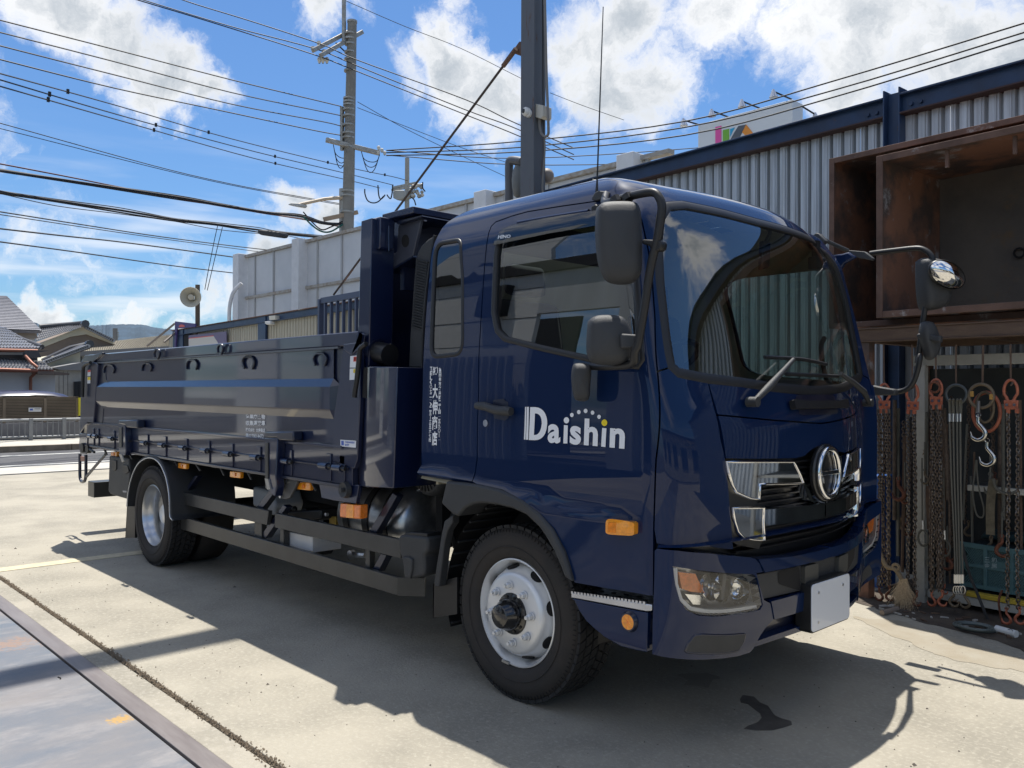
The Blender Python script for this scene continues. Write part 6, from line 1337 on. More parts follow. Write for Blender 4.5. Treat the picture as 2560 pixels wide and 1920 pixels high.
solo('yellow_marker', xpoly(zQ([(628,1066),(644,1066),(643,1210),(628,1210)]), -22.9, .06), mat('marker_yellow', (.62,.55,.03), .5), 'bright yellow upright strip at the right end of the louvred fence', 'marker')
rw_ = solo('retaining_wall', B().box(-23.3, -22.95, -20, 30, 0, .56).box(-23.3,-23.2,-20,30,.56,.64), mat('stained_block', (.24,.24,.25), .9, vscale=1.6, col2=(.15,.15,.16), bump=.3, bscale=20), 'grey stained block wall behind the roadside railing', 'wall')
gr = thing('guard_railing', 'grey tubular pedestrian railing along the far side of the road', 'railing', (-22.4,2.5,0))
M_gr = mat('railing_grey', (.22,.23,.24), .5, .3, var=.08)
part('top_rail', B().tube([(-22.4,-8,.66),(-22.4,14,.66)], .038, 8), M_gr, gr, smooth=60); part('bottom_rail', B().tube([(-22.4,-8,.20),(-22.4,14,.20)], .03, 8), M_gr, gr, smooth=60)
yv = [PX(*zQ([(u,1300)])[0], -22.4)[1] for u in (245, 510)]; py = yv[0]-(yv[1]-yv[0])*3
bm_ = B().tube([(0,0,.2),(0,0,.66)], .014, 6).mesh('rail_bar', smooth=60)
while py < 10:
    part('rail_post', B().box(-22.45,-22.35,py-.05,py+.05,.1,.70), M_gr, gr, bevel=.01)
    for j in range(1, 6): put(bm_, 'rail_bar', M_gr, gr, loc=(0, py-2.5+(yv[1]-yv[0])*j/6, 0))
    py += yv[1]-yv[0]
# parked car of which only the roof shows
cr_ = thing('parked_car', 'dark blue car parked behind the louvred fence, only its roof showing', 'car', (-25.6,2.2,0))
M_car = mat('car_blue', (.010,.014,.055), .35, coat=.35, coat_r=.15, spec=.3)
yl, yr_ = PX(*zQ([(0,1022)])[0], -25)[1], PX(*zQ([(563,1062)])[0], -25)[1]
roof = [PX(*p, -25) for p in zQ([(-60,1035),(0,1024),(60,1020),(260,1016),(400,1022),(500,1040),(563,1064)])]
z_ = [p[2] for p in roof]; 
cb_ = B(); G = []
for x_, s_ in ((-24.75,-.10),(-24.85,-.02),(-25.1,.02),(-25.6,.04),(-26.1,.02),(-26.35,-.02),(-26.45,-.10)): G.append([(x_, p[1], p[2]+s_) for p in roof])
part('car_roof', cb_.grid(G), M_car, cr_, smooth=80)
part('car_body', B().box(-26.5,-24.7,roof[0][1]-.8,roof[-1][1]+.9,.35,.95), M_car, cr_, bevel=.12); part('car_window', B().prism([(-24.74,p[1],p[2]-.10) for p in roof]+[(-24.70,roof[-1][1]+.2,.95),(-24.70,roof[0][1],.95)], (-1.7,0,0)), glass('car_glass', (.1,.12,.12)), cr_)
for y_ in (roof[0][1]+.1, roof[-1][1]+.2): part('car_wheel', B().lathe([(.2,0),(.32,.0),(.33,.03),(.33,.18),(.2,.2)], (-24.72,y_,.33), (-1,0,0), 20), M_tyre, cr_)
part('roof_rail', B().tube(spline([PX(*p, -24.85) for p in zQ([(200,1048),(300,1040),(430,1046),(470,1056)])], 4), .012, 6), M_chrome, cr_, smooth=60)
# houses
M_tile = mat('glazed_roof_tile', (.34,.34,.35), .32, col2=(.26,.26,.27), vscale=8, coat=.4, coat_r=.2); M_tiled = mat('dark_roof_tile', (.045,.045,.05), .4, coat=.3)
M_plast = mat('pale_plaster', (.55,.56,.57), .8, var=.05, vscale=1.5); M_cream = mat('cream_plaster', (.58,.54,.42), .8, var=.05, vscale=1.5); M_brwall = mat('brown_plaster', (.235,.185,.145), .85, var=.06, vscale=1.5); M_copper = mat('copper_gutter', (.24,.10,.065), .5, .4)
def tile_roof(par, quad, nu, nv, m, th=.08, name='roof_tile_courses', barrel=.35):
    """rows of lapped pantiles over a sloping quad TL, TR, BR, BL (3D)"""
    TL, TR_, BR, BL = [np.array(q, float) for q in quad]; nrm = _n(np.cross(TR_-TL, BL-TL)); 
    if nrm[2] < 0: nrm = -nrm
    b = B()
    for j in range(nv):
        a0, a1 = j/nv, (j+1.06)/nv
        for i in range(nu):
            row0 = []; row1 = []
            for k2 in range(5):
                f = (i+k2/4)/nu; h = th*barrel*math.sin(math.pi*2*k2/4)
                top = (TL*(1-f)+TR_*f)*(1-a0)+(BL*(1-f)+BR*f)*a0; bot = (TL*(1-f)+TR_*f)*(1-a1)+(BL*(1-f)+BR*f)*a1
                row0.append(top+nrm*(h)); row1.append(bot+nrm*(h+th*.55))
            b.grid([row0, row1, [p-nrm*th*.5 for p in row1]])
    return part(name, b, m, par, smooth=0, kind='stuff')
def hq(px4, xs4): return [PX(*p, x) for p, x in zip(zQ(px4), xs4)]
hA = thing('tiled_house', 'white walled house with glossy grey tiled roofs and copper gutters at far left', 'house', (-28,3,0))
part('wall', xpoly(zQ([(-200,840),(440,882),(440,1130),(-200,1130)]), -28.0, 4), M_plast, hA)
part('eave_shade_wall', xpoly(zQ([(-200,690),(300,700),(300,770),(-200,770)]), -29.0, 3), M_tiled, hA); part('frieze', B().add(*(lambda b: (b.v, b.f))(xpoly(zQ([(-200,702),(300,706),(300,726),(-200,722)]), -28.9, .05))), M_plast, hA)  # dark tone of this wall stands for the shade under the eaves
tile_roof(hA, hq([(-200,745),(335,775),(418,842),(-200,832)], (-29,-29,-27.4,-27.4)), 22, 4, M_tile)
tile_roof(hA, hq([(-200,470),(25,508),(330,672),(-200,672)], (-31,-31,-28.4,-28.4)), 20, 8, M_tile)
part('eave_board', B().bar(*hq([(-200,842),(425,856)], (-27.5,-27.5)), .1, .12), M_copper, hA); part('gutter', B().tube(hq([(-200,836),(300,852)], (-27.35,-27.35)), .06, 8), M_copper, hA, smooth=60); part('gutter', B().tube(hq([(-200,682),(300,692)], (-28.3,-28.3)), .05, 8), M_copper, hA, smooth=60)
part('downpipe', B().tube(hq([(205,735),(255,790),(298,825)], (-28,-27.4,-27.3)), .05, 8), M_copper, hA, smooth=60); part('downpipe', B().tube(hq([(290,860),(245,905),(243,1030)], (-27.5,-27.9,-27.9)), .05, 8), M_copper, hA, smooth=60)
part('eave_corner', xpoly(zQ([(300,855),(420,855),(555,872),(552,885),(420,882),(300,878)]), -27.3, .8), mat('eave_brown', (.13,.10,.08), .7), hA)
part('roof_ridge', B().tube(hq([(62,562),(200,612),(335,662)], (-30.2,-29.4,-28.4)), .09, 8), M_tiled, hA, smooth=60); part('ridge_end', xpoly(zQ([(200,690),(400,690),(310,705),(330,745),(200,745)]), -28.2, .3), M_tiled, hA)
hH = thing('hipped_roof_house', 'grey slate hipped roof rising behind the tiled house at far left', 'house', (-34,3,0))
M_sl = mat('slate_shingle', (.17,.175,.20), .6, col2=(.22,.22,.245), vscale=7)
tile_roof(hH, hq([(-60,250),(52,254),(330,528),(-200,512)], (-34,-34,-31.5,-31.5)), 30, 22, M_sl, th=.035, name='shingle_courses', barrel=.1)
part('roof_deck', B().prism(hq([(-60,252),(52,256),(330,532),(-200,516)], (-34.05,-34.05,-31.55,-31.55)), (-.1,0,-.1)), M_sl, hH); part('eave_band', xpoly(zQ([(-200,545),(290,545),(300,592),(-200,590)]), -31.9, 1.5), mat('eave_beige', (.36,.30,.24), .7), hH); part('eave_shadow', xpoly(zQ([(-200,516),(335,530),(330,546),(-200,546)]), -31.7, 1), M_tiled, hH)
part('hipped_wall', xpoly(zQ([(-200,590),(280,590),(280,1100),(-200,1100)]), -32.2, 2), M_plast, hH)
hB = thing('gabled_house', 'house with brown gable wall, cream bargeboards and white tiled roof', 'house', (-37,8,0))
part('gable_wall', xpoly(zQ([(300,650),(660,520),(915,640),(900,1000),(300,1000)]), -37, 3), M_brwall, hB)
part('bargeboard', xpoly(zQ([(330,630),(655,500),(690,500),(910,615),(905,640),(690,560),(560,580),(350,662)]), -36.9, .12), M_cream, hB)
tile_roof(hB, hq([(335,488),(685,470),(660,505),(285,612)], (-38.5,-38.5,-36.6,-36.6)), 24, 6, M_tile); part('roof_ridge', B().tube(hq([(315,500),(560,482),(685,470)], (-38,-38,-37.5)), .11, 8), M_tiled, hB, smooth=60); part('ridge_end', B().disc(hq([(672,478)], (-36.6,))[0], (1,0,0), .17, .2, 8), M_tiled, hB)
b = B(); Lr = hq([(690,505),(905,610)], (-36.7,-36.7))
for i in range(15): p = Lr[0]+(Lr[1]-Lr[0])*i/14; b.tube([p+np.array((-.14,0,.0)), p+np.array((.02,0,0))], .075, 8)
part('verge_tile', b, M_tile, hB, smooth=60, kind='stuff')
hC = thing('low_house', 'low cream walled house with dark sloping ridge between the gable and the long roof', 'house', (-33,7,0))
part('wall', xpoly(zQ([(360,790),(470,730),(640,700),(640,1100),(360,1100)]), -33, 3), M_cream, hC); part('roof_slope', B().prism(hq([(330,772),(640,640),(725,650),(520,720),(360,780)], (-34,-34,-32.6,-32.6,-32.6)), (-.05,0,-.12)), M_tiled, hC)
b = B(); Lr = hq([(362,782),(705,655)], (-32.5,-32.5))
for i in range(20): p = Lr[0]+(Lr[1]-Lr[0])*i/19; b.tube([p+np.array((-.14,0,.0)), p+np.array((.02,0,0))], .075, 8)
part('verge_tile', b, M_tile, hC, smooth=60, kind='stuff'); part('roof_ridge', B().tube(hq([(340,775),(560,672),(700,640)], (-34,-34,-34)), .11, 8), M_tiled, hC, smooth=60)
part('ridge_end', B().disc(hq([(705,640)], (-33,))[0], (1,0,0), .16, .2, 8), M_tiled, hC)
part('eave', xpoly(zQ([(420,835),(560,800),(645,782),(645,815),(500,842)]), -32.4, .8), mat('eave_grey', (.20,.19,.18), .7), hC)
hD = thing('long_roofed_house', 'long low house with sunlit pale tiled roof behind the tailgate', 'house', (-36,12,0))
M_long = mat('pale_old_tile', (.36,.325,.25), .85, col2=(.27,.24,.19), vscale=5)
tile_roof(hD, hq([(760,640),(1420,560),(1420,655),(560,712)], (-40,-40,-35,-35)), 60, 12, M_long, th=.10)
part('roof_deck', B().prism(hq([(760,642),(1420,562),(1420,657),(560,714)], (-40.1,-40.1,-35.1,-35.1)), (-.1,0,-.1)), M_long, hD)
part('eave_board', B().bar(*hq([(540,722),(1420,668)], (-35,-35)), .1, .2), mat('eave_board_grey', (.22,.21,.20), .7), hD); part('wall', xpoly(zQ([(565,730),(1420,675),(1420,1100),(565,1100)]), -35.6, 3), mat('grey_render', (.36,.35,.33), .85, var=.06), hD)
for (u0, u1) in ((580,605),(640,655)): part('window', xpoly(zQ([(u0,738),(u1,736),(u1,790),(u0,792)]), -35.55, .05), M_tiled, hD)
hE = thing('side_building', 'plain beige grey wall with dark slatted shutter left of the tailgate', 'building', (-30.5,5,0))
part('wall', xpoly(zQ([(440,850),(700,835),(700,1130),(440,1130)]), -30.2, 2), mat('beige_wall', (.36,.34,.30), .85, var=.07), hE); part('roof_edge', xpoly(zQ([(430,825),(650,785),(700,790),(700,850),(480,845)]), -30.0, 1), mat('roof_edge_grey', (.21,.205,.20), .7), hE)
sh_ = part('shutter', xpoly(zQ([(592,938),(700,932),(700,1062),(592,1065)]), -30.1, .08), M_grey, hE)
for i in range(9): part('shutter_slat', xpoly(zQ([(596+i*11,940),(602+i*11,940),(602+i*11,1062),(596+i*11,1062)]), -30.05, .03), mat('slat_dark', (.02,.022,.025), .6), sh_)
for u in (470,505,540): part('wall_joint', xpoly(zQ([(u,855),(u+2,855),(u+2,1060),(u,1060)]), -30.19, .01), M_grey, hE)
# mountains
b = B(); ridge = [(-900,830),(-500,822),(-200,812),(40,800),(85,806),(103,813),(160,816),(226,815),(255,813),(279,812),(326,811),(360,813),(395,821),(436,824),(520,836),(700,842),(1000,846),(1500,850),(2600,858)]
rr2 = random.Random(9); G = [[], [], [], []]
for i in range(len(ridge)-1):
    for j in range(8):
        f = j/8; u = ridge[i][0]*(1-f)+ridge[i+1][0]*f; v = ridge[i][1]*(1-f)+ridge[i+1][1]*f-rr2.uniform(0, 1.6)
        G[0].append(PT(u, v, 3400)); G[1].append(PT(u, v+22+rr2.uniform(-4,4), 3000)); G[2].append(PT(u, v+70, 2700)); G[3].append(PT(u, 985, 2400))
struct('mountain', B().grid(G), mat('hazed_forest', (.035,.065,.10), .95, var=.25, vscale=.01), smooth=60)  # forest blued in its colour in place of haze in the air
# ------------------------------------------------------------------ lifting gear rack right of the truck
RK = 1.30
rk = thing('gear_rack', 'rusty steel rack frame holding open bins, with lifting chains hung beneath', 'rack', tuple(PW(2300,1000,RK)))
aR = -3.7; aB = along(2123,823,RK)
M_bbrown = mat('brown_beam', (.13,.085,.055), .8, vscale=5, col2=(.09,.055,.04), bump=.3, bscale=40, stretch=(1,1,3))
def rbar(name, a0, a1, z0, z1, d0, d1, m, par, bevel=.003): return wbar(name, a0, a1, z0, z1, d0, d1, m, par, bevel)
rbar('rack_beam', aR, aB, 1.868, 1.876, RK-.10, RK, M_bbrown, rk); rbar('rack_beam', aR, aB, 1.96, 1.971, RK-.10, RK, M_bbrown, rk); rbar('beam_web', aR, aB, 1.876, 1.96, RK-.03, RK-.008, M_bbrown, rk)
rbar('rack_beam', aR, aB, 1.868, 1.971, .25, .35, M_bbrown, rk)
p0, p1 = along(2170,900,RK), along(2137,900,RK)
rbar('rack_post', p0, p1, 0, 1.866, RK-.1, RK-.01, M_rust, rk); rbar('rack_post', p0, p1, 0, 1.866, .25, .35, M_rust, rk)
for a in np.linspace(aR+.2, aB-.1, 5): rbar('cross_bearer', a, a+.08, 1.872, 1.955, .35, RK-.1, M_bbrown, rk)
M_binb = mat('bin_back_dark', (.125,.105,.088), .85, vscale=2.2, col2=(.080,.070,.064), bump=.4, bscale=30, col3=(.15,.10,.06), c3=(.56,.70), c3scale=2.4)
def openbin(lab, aL_, aR_, z0, z1, d0, depth, rimw, m):
    t_ = thing('steel_bin', lab, 'bin', tuple(wp((aL_+aR_)/2, z0, d0)), 'open rusty steel bins on the rack')
    th = .012
    rbar('bin_side', aL_-th, aL_, z0, z1, d0-depth, d0, m, t_); rbar('bin_side', aR_, aR_+th, z0, z1, d0-depth, d0, m, t_)
    rbar('bin_back', aR_+th, aL_-th, z0+th, z1-th, d0-depth, d0-depth+th, M_binb, t_); rbar('bin_floor', aR_+th, aL_-th, z0, z0+th, d0-depth, d0-.001, m, t_); rbar('bin_top', aR_+th, aL_-th, z1-th, z1, d0-depth, d0-.001, m, t_)
    # folded rim
    rbar('rim_bar', aL_-rimw, aL_+.002, z0-.002, z1+.002, d0+.001, d0+.012, M_rustb, t_); rbar('rim_bar', aR_-.002, aR_+rimw, z0-.002, z1+.002, d0+.001, d0+.012, M_rustb, t_)
    rbar('rim_bar', aR_+rimw, aL_-rimw, z1-rimw, z1+.002, d0+.001, d0+.012, M_rustb, t_); rbar('rim_bar', aR_+rimw, aL_-rimw, z0-.002, z0+rimw, d0+.001, d0+.012, M_rustb, t_)
    return t_
b1_ = openbin('large rusty open steel bin facing the yard, the nearer one on the rack', along(2193,600,RK), aR, 2.04, 3.205, RK, .98, .045, M_rust)
b2_ = openbin('second rusty steel bin half hidden behind the nearer bin on the rack', along(2075,399,1.15), aR, 1.995, 3.31, 1.15, .85, .04, M_rust)
for (u, v) in ((2360,375),(2530,340)): rbar('bin_tab', along(u,v,RK)-.012, along(u,v,RK)+.012, 3.04, 3.16, RK-.06, RK-.04, M_rustb, b1_)
def boltring(p): return B().tube([p+.035*(math.cos(a)*WT+math.sin(a)*np.array((0,0,1.))) for a in np.linspace(0, 2*math.pi, 17)[:-1]], .008, 5, closed=True)
part('drain_hole', boltring(PW(2548,632,.36)), M_void, b1_, smooth=60)
# dark boards added behind the rack to stand in for the bay's shade
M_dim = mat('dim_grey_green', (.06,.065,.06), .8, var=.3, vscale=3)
rbar('bay_shade_board', aR, along(2306,1300,.4), .0, 1.69, .30, .32, mat('bay_shade_dark', (.028,.032,.032), .8, var=.3, vscale=2), rk, 0)
rbar('bay_shade_board', along(2306,1300,.3), along(2262,1300,.3), .0, 1.3, .20, .22, M_void, rk, 0)
# ---- chains
M_chain = mat('chain_steel', (.21,.19,.17), .40, .75, col2=(.11,.08,.06), vscale=30); M_chainb = mat('chain_brown', (.12,.09,.07), .6, .5, var=.3, vscale=30)
M_lor = mat('lifting_orange', (.46,.14,.07), .5, .1, col2=(.30,.085,.045), vscale=30, coat=.2); M_tan = mat('tan_ring', (.15,.115,.075), .55, .3, var=.2, vscale=20); M_hook = mat('hook_rust', (.16,.06,.035), .65, .3, var=.3, vscale=25)
UP = np.array((0,0,1.))
def link_mesh():
    b = B(); L, Wd, r = .030, .0105, .0048; pts = []
    for i in range(10):
        a = 2*math.pi*i/10; pts.append((Wd*math.cos(a), 0, (L/2-.004)*math.sin(a)+( .004 if math.sin(a) > 0 else -.004)*abs(math.sin(a))))
    b.tube(pts, r, 4, closed=True); return b
LK = link_mesh(); LKV = np.array(LK.v); LKF = LK.f
def strand(b, top, bot, jit=0.0, seed=0):
    top = np.array(top); bot = np.array(bot); L = np.linalg.norm(bot-top); n = int(L/.0225); r_ = random.Random(seed); d = (bot-top)/L
    sx = WT; sy = np.cross(d, sx)
    for i in range(n):
        c_ = top+d*(i+.5)*L/n+sx*jit*math.sin(i*.11+seed)+sy*jit*.5*math.cos(i*.07+seed); a = (math.pi/4 if i % 2 else -math.pi/4)+r_.uniform(-.3,.3)
        X_ = sx*math.cos(a)+sy*math.sin(a); Y_ = np.cross(d, X_); V = c_+LKV[:,0:1]*X_+LKV[:,1:2]*Y_-LKV[:,2:3]*d
        o = len(b.v); b.v += [tuple(p) for p in V]; b.f += [[k2+o for k2 in f] for f in LKF]
    return b
def oval(c_, w, h, r, seg=6, taper=1.0, ax=None):
    ax = WT if ax is None else ax
    return B().tube([c_+ax*w*math.cos(a)*(1-(1-taper)*.5*(1+math.sin(a)) if False else (taper if math.sin(a) < -.3 else 1))+UP*h*math.sin(a) for a in np.linspace(0, 2*math.pi, 25)[:-1]], r, seg, closed=True)
def hook(par, c_, s, m, face=1, name='hook'):
    P = [c_+UP*s*1.0, c_+UP*s*.55, c_+face*WT*s*.25+UP*s*.25, c_+face*WT*s*.50-UP*s*.15, c_+face*WT*s*.42-UP*s*.55, c_-face*WT*.0*s-UP*s*.78, c_-face*WT*s*.42-UP*s*.60, c_-face*WT*s*.58-UP*s*.15]
    h = part(name, B().tube(spline(P, 4), [s*(.13+.06*math.sin(math.pi*i/(len(spline(P,4))-1))) if i < len(spline(P,4))-4 else s*.07*(len(spline(P,4))-i)/4+.002 for i in range(len(spline(P,4)))], 8), m, par, smooth=60)
    part('hook_eye', B().tube([c_+UP*s*1.15+(.16*s)*(math.cos(a)*WT+math.sin(a)*UP) for a in np.linspace(0, 2*math.pi, 13)[:-1]], s*.07, 6, closed=True), m, h, smooth=60)
    return h
def sling(u, vr, vb, us, vend, lab, mring, mhook, nx=2, taper=.75, hs=.05, dd=0.0, seed=0):
    c_ = PW(u, vr, RK-dd); t_ = thing('chain_sling', lab, 'chain sling', tuple(c_), 'chain slings hanging from the rack')
    part('hanger_rod', B().tube([PW(u-1, 862, RK-dd-.03), PW(u, vr-32, RK-dd-.02), PW(u+5, vr-20, RK-dd+.01), PW(u, vr-14, RK-dd+.02)], .006, 6), M_bbrown, t_)
    part('master_link', oval(c_, .040, .072, .0095, 8, taper), mring, t_, smooth=60)
    bc = PW(u, vb, RK-dd+.01)
    pl_ = part('link_plate', B().prism([bc+WT*x+UP*z for x, z in ((-.04,-.03),(.04,-.03),(.044,.03),(-.044,.03))], -WN*-.012), mring, t_, bevel=.004)
    for s_ in (-1, 1): part('plate_bolt', B().disc(bc+WT*.022*s_-WN*.002, -WN, .009, .006, 8), M_alu, pl_)
    for i, uu in enumerate(us):
        top = PW(uu, vb+20, RK-dd+.01*(i % 2)); bot = PW(uu+(2 if i % 2 else -1), vend, RK-dd+.02*(i % 2))
        part('clevis', B().obox(top+UP*.012, WT, WN, UP, .011, .01, .016), mring if i < 2 else M_chain, t_, bevel=.003)
        part('chain', strand(B(), top, bot, .004, seed*7+i), M_chain if i < 2 else M_chainb, t_, smooth=60, kind='stuff')
    for i in range(nx): hook(t_, PW(us[min(i,len(us)-1)]+(6 if i % 2 else -5), vend+22, RK-dd+.03*i), hs, mhook, 1 if i % 2 else -1)
    return t_
sling(2210, 985, 1012, (2203,2218,2198,2222,2210), 1465, 'orange linked chain sling hanging nearest the truck, partly behind the mirror casting', M_lor, M_hook, 2, seed=1)
sling(2281, 985, 1014, (2271,2286), 1478, 'two strand chain sling with orange oval link, second from the truck', M_lor, M_hook, 2, seed=2)
sling(2340, 975, 1002, (2334,2350,2329,2343,2355), 1478, 'thick bunch of chains under orange bracket, with bright orange hooks', M_lor, M_lor, 2, seed=3)
sling(2527, 978, 1012, (2521,2543), 1522, 'orange linked chain sling at the right edge with silver bolted plate', M_lor, M_lor, 2, seed=4)
sling(2149, 985, 1020, (2146,2156), 1300, 'orange link barely showing at the edge of the windscreen', M_lor, M_hook, 1, seed=5)
part('shortener', boltring(PW(2336,968,RK+.04)), M_hook, rk, smooth=60)
# wire rope sling
c_ = PW(2391,986,RK); t_ = thing('wire_rope_sling', 'four leg wire rope sling on a dark grey ring, with silver ferrules', 'rope sling', tuple(c_))
part('hanger_rod', B().tube([PW(2390,862,RK-.03), PW(2390,965,RK-.02)], .006, 6), M_bbrown, t_)
part('ring', oval(c_, .066, .064, .010, 8), mat('ring_grey', (.10,.11,.11), .45, .6), t_, smooth=60); M_rope = mat('wire_rope', (.16,.155,.13), .6, .4, bump=.6, bscale=400, stretch=(1,1,2))
for i, (u0, u1) in enumerate(((2374,2388),(2383,2394),(2393,2400),(2401,2407))):
    part('rope_coil', B().tube(spline([PW(u0,1035,RK+.01), PW(u0-1,1005,RK+.03), PW(u0+1,998,RK+.05), PW(u0+3,1008,RK+.01), PW(u0+2,1035,RK+.01)], 4), .006, 6), M_rope, t_, smooth=60)
    part('ferrule', B().tube([PW(u0,1034,RK+.01), PW(u0,1054,RK+.01)], .010, 10), M_alu, t_, smooth=60)
    part('rope', B().tube(spline([PW(u0,1054,RK+.01), PW((u0+u1)/2-2,1200,RK+.01), PW(u1-2,1350,RK+.01), PW(u1,1436,RK+.01)], 4), .0062, 6), M_rope, t_, smooth=60)
    part('ferrule', B().tube([PW(u1,1436,RK+.01), PW(u1,1458,RK+.01)], .010, 10), M_alu, t_, smooth=60)
    part('thimble', oval(PW(u1+1,1475,RK+.01+.01*i), .014, .026, .004, 6), M_alu, t_, smooth=60)
hook(t_, PW(2385,1500,RK), .055, M_tan, 1); hook(t_, PW(2412,1503,RK-.04), .055, M_tan, -1)
# tan ring with bright hooks
c_ = PW(2453,990,RK); t_ = thing('hook_sling', 'tan ring sling with two bright chromed hooks hanging one below the other', 'hook sling', tuple(c_))
part('hanger_rod', B().tube([PW(2458,862,RK-.03), PW(2456,965,RK-.02)], .007, 6), M_bbrown, t_); part('ring', oval(c_, .076, .078, .011, 8), M_tan, t_, smooth=60)
part('inner_link', oval(PW(2462,1018,RK-.04), .055, .10, .009, 8), M_tan, t_, smooth=60); part('red_link', oval(PW(2466,1030,RK-.08), .085, .13, .012, 8), M_lor, t_, smooth=60)
for s_ in (-1, 1): part('yellow_tag', B().obox(PW(2430 if s_ < 0 else 2478,985 if s_ < 0 else 992,RK+.012), WT, WN, UP, .010, .008, .018), mat('tag_yellow', (.40,.22,.05), .6), t_, bevel=.003)
part('swivel', B().tube([PW(2447,1002,RK+.01), PW(2445,1040,RK+.01)], [.010,.016], 8), mat('swivel_grey', (.20,.19,.18), .4, .7), t_, smooth=60)
M_chb = mat('worn_chrome', (.55,.53,.48), .22, 1.0, var=.2, vscale=20)
hook(t_, PW(2446,1075,RK+.02), .085, M_chb, -1); hook(t_, PW(2468,1138,RK), .085, M_chb, -1)
# ---- white painted shelf unit behind the chains
ws_ = thing('shelf_unit', 'chipped white steel shelf unit standing behind the hanging chains', 'shelf', tuple(PW(2300,1513,1.1)))
M_chip = mat('chipped_white_paint', (.46,.45,.40), .6, vscale=14, col2=(.40,.39,.35), bump=.3, bscale=60, col3=(.16,.09,.05), c3=(.60,.66), c3scale=9)
rbar('shelf_beam', aR, along(2283,900,.9), 1.70, 1.775, .88, .92, M_chip, ws_); q0, q1 = along(2311,1300,1.1), along(2290,1300,1.1)
rbar('shelf_post', q0, q1, 0, 1.70, 1.04, 1.10, M_chip, ws_); rbar('shelf_post', aR, aR+.07, 0, 1.7, 1.04, 1.1, M_chip, ws_)
rbar('shelf_bar', aR, along(2418,1250,1.0), .82, .86, .96, 1.0, M_chip, ws_); rbar('shelf_bar', aR, q0-.01, .045, .10, 1.02, 1.08, M_chip, ws_)
rbar('yellow_rail', aR, along(2410,1480,1.1), .105, .135, 1.03, 1.09, mat('rail_yellow', (.50,.36,.04), .5, var=.2), ws_)
rbar('shelf_board', aR, q1, .10, .12, .35, 1.03, M_dim, ws_); rbar('shelf_board', aR, along(2418,1250,1.0), .84, .86, .35, .96, M_dim, ws_)
# ---- teal crate
cr2 = thing('plastic_crate', 'teal plastic lattice crate with white lettering on the low shelf', 'crate', tuple(PW(2480,1489,.98)))
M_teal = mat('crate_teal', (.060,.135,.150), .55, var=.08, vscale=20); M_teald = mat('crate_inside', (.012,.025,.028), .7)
cz0, cz1 = .145, .455; ca1, ca0 = along(2404,1400,.98), along(2404,1400,.98)-.52
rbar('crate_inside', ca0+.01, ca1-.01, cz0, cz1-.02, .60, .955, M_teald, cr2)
for z0_, z1_ in ((cz1-.035,cz1),((cz0+cz1)/2-.012,(cz0+cz1)/2+.012),(cz0,cz0+.03)): rbar('crate_rim', ca0, ca1, z0_, z1_, .965, .985, M_teal, cr2)
for f in (0, .30, .62, 1): a = ca1-(ca1-ca0)*f; rbar('crate_rib', a-.012, a+.012, cz0, cz1, .966, .988, M_teal, cr2)
b = B(); nL = 34
for sgn in (-1, 1):
    for i in range(-8, nL):
        for (zb2, zt2) in ((cz0+.03,(cz0+cz1)/2-.012),((cz0+cz1)/2+.012,cz1-.035)):
            h_ = zt2-zb2; a = ca1-(ca1-ca0)*i/nL; a2 = a-sgn*h_*.75; A_ = (max(min(a, ca1-.01), ca0+.01)); 
            if min(a, a2) < ca0 or max(a, a2) > ca1: continue
            b.bar(wp(a, zb2, .972), wp(a2, zt2, .972), .006, .006, up=WN)
part('crate_lattice', b, M_teal, cr2, smooth=0, kind='stuff')
pa = ca1-(ca1-ca0)*.32; pb_2 = ca1-(ca1-ca0)*.60
rbar('crate_plate', pb_2, pa, (cz0+cz1)/2+.012, cz1-.10, .978, .984, M_teal, cr2, 0)
wplane = lambda d: (lambda uv: np.array([PW(u, v, d) for u, v in uv]))
zK = lambda L: Z3(L, 2120, 1150, .27127)
for ch, q in (('三', [(1258,895),(1305,897),(1305,945),(1258,943)]), ('和', [(1322,898),(1370,900),(1370,948),(1322,946)]), ('金', [(1256,950),(1306,952),(1306,998),(1256,996)]), ('属', [(1320,953),(1372,956),(1372,1003),(1320,1000)])):
    text_sw('crate_lettering', ch, zK(q), mat('crate_print', (.24,.32,.34), .6) if ch == '三' else bpy.data.materials['crate_print'], cr2, mapper=wplane(.99), bold=.02)
solo('folded_sheet', B().prism([wp(a, z, .75) for a, z in ((ca0-.1,cz1),(ca1-.02,cz1+.0),(ca1-.06,cz1+.06),(ca1-.2,cz1+.05),(ca1-.35,cz1+.075),(ca0-.1,cz1+.06))], -WN*-.0+WN*.2), mat('dark_teal_sheet', (.01,.035,.04), .8, var=.3), 'dark teal sheet stuffed in the top of the lattice crate', 'sheet', bevel=.02)
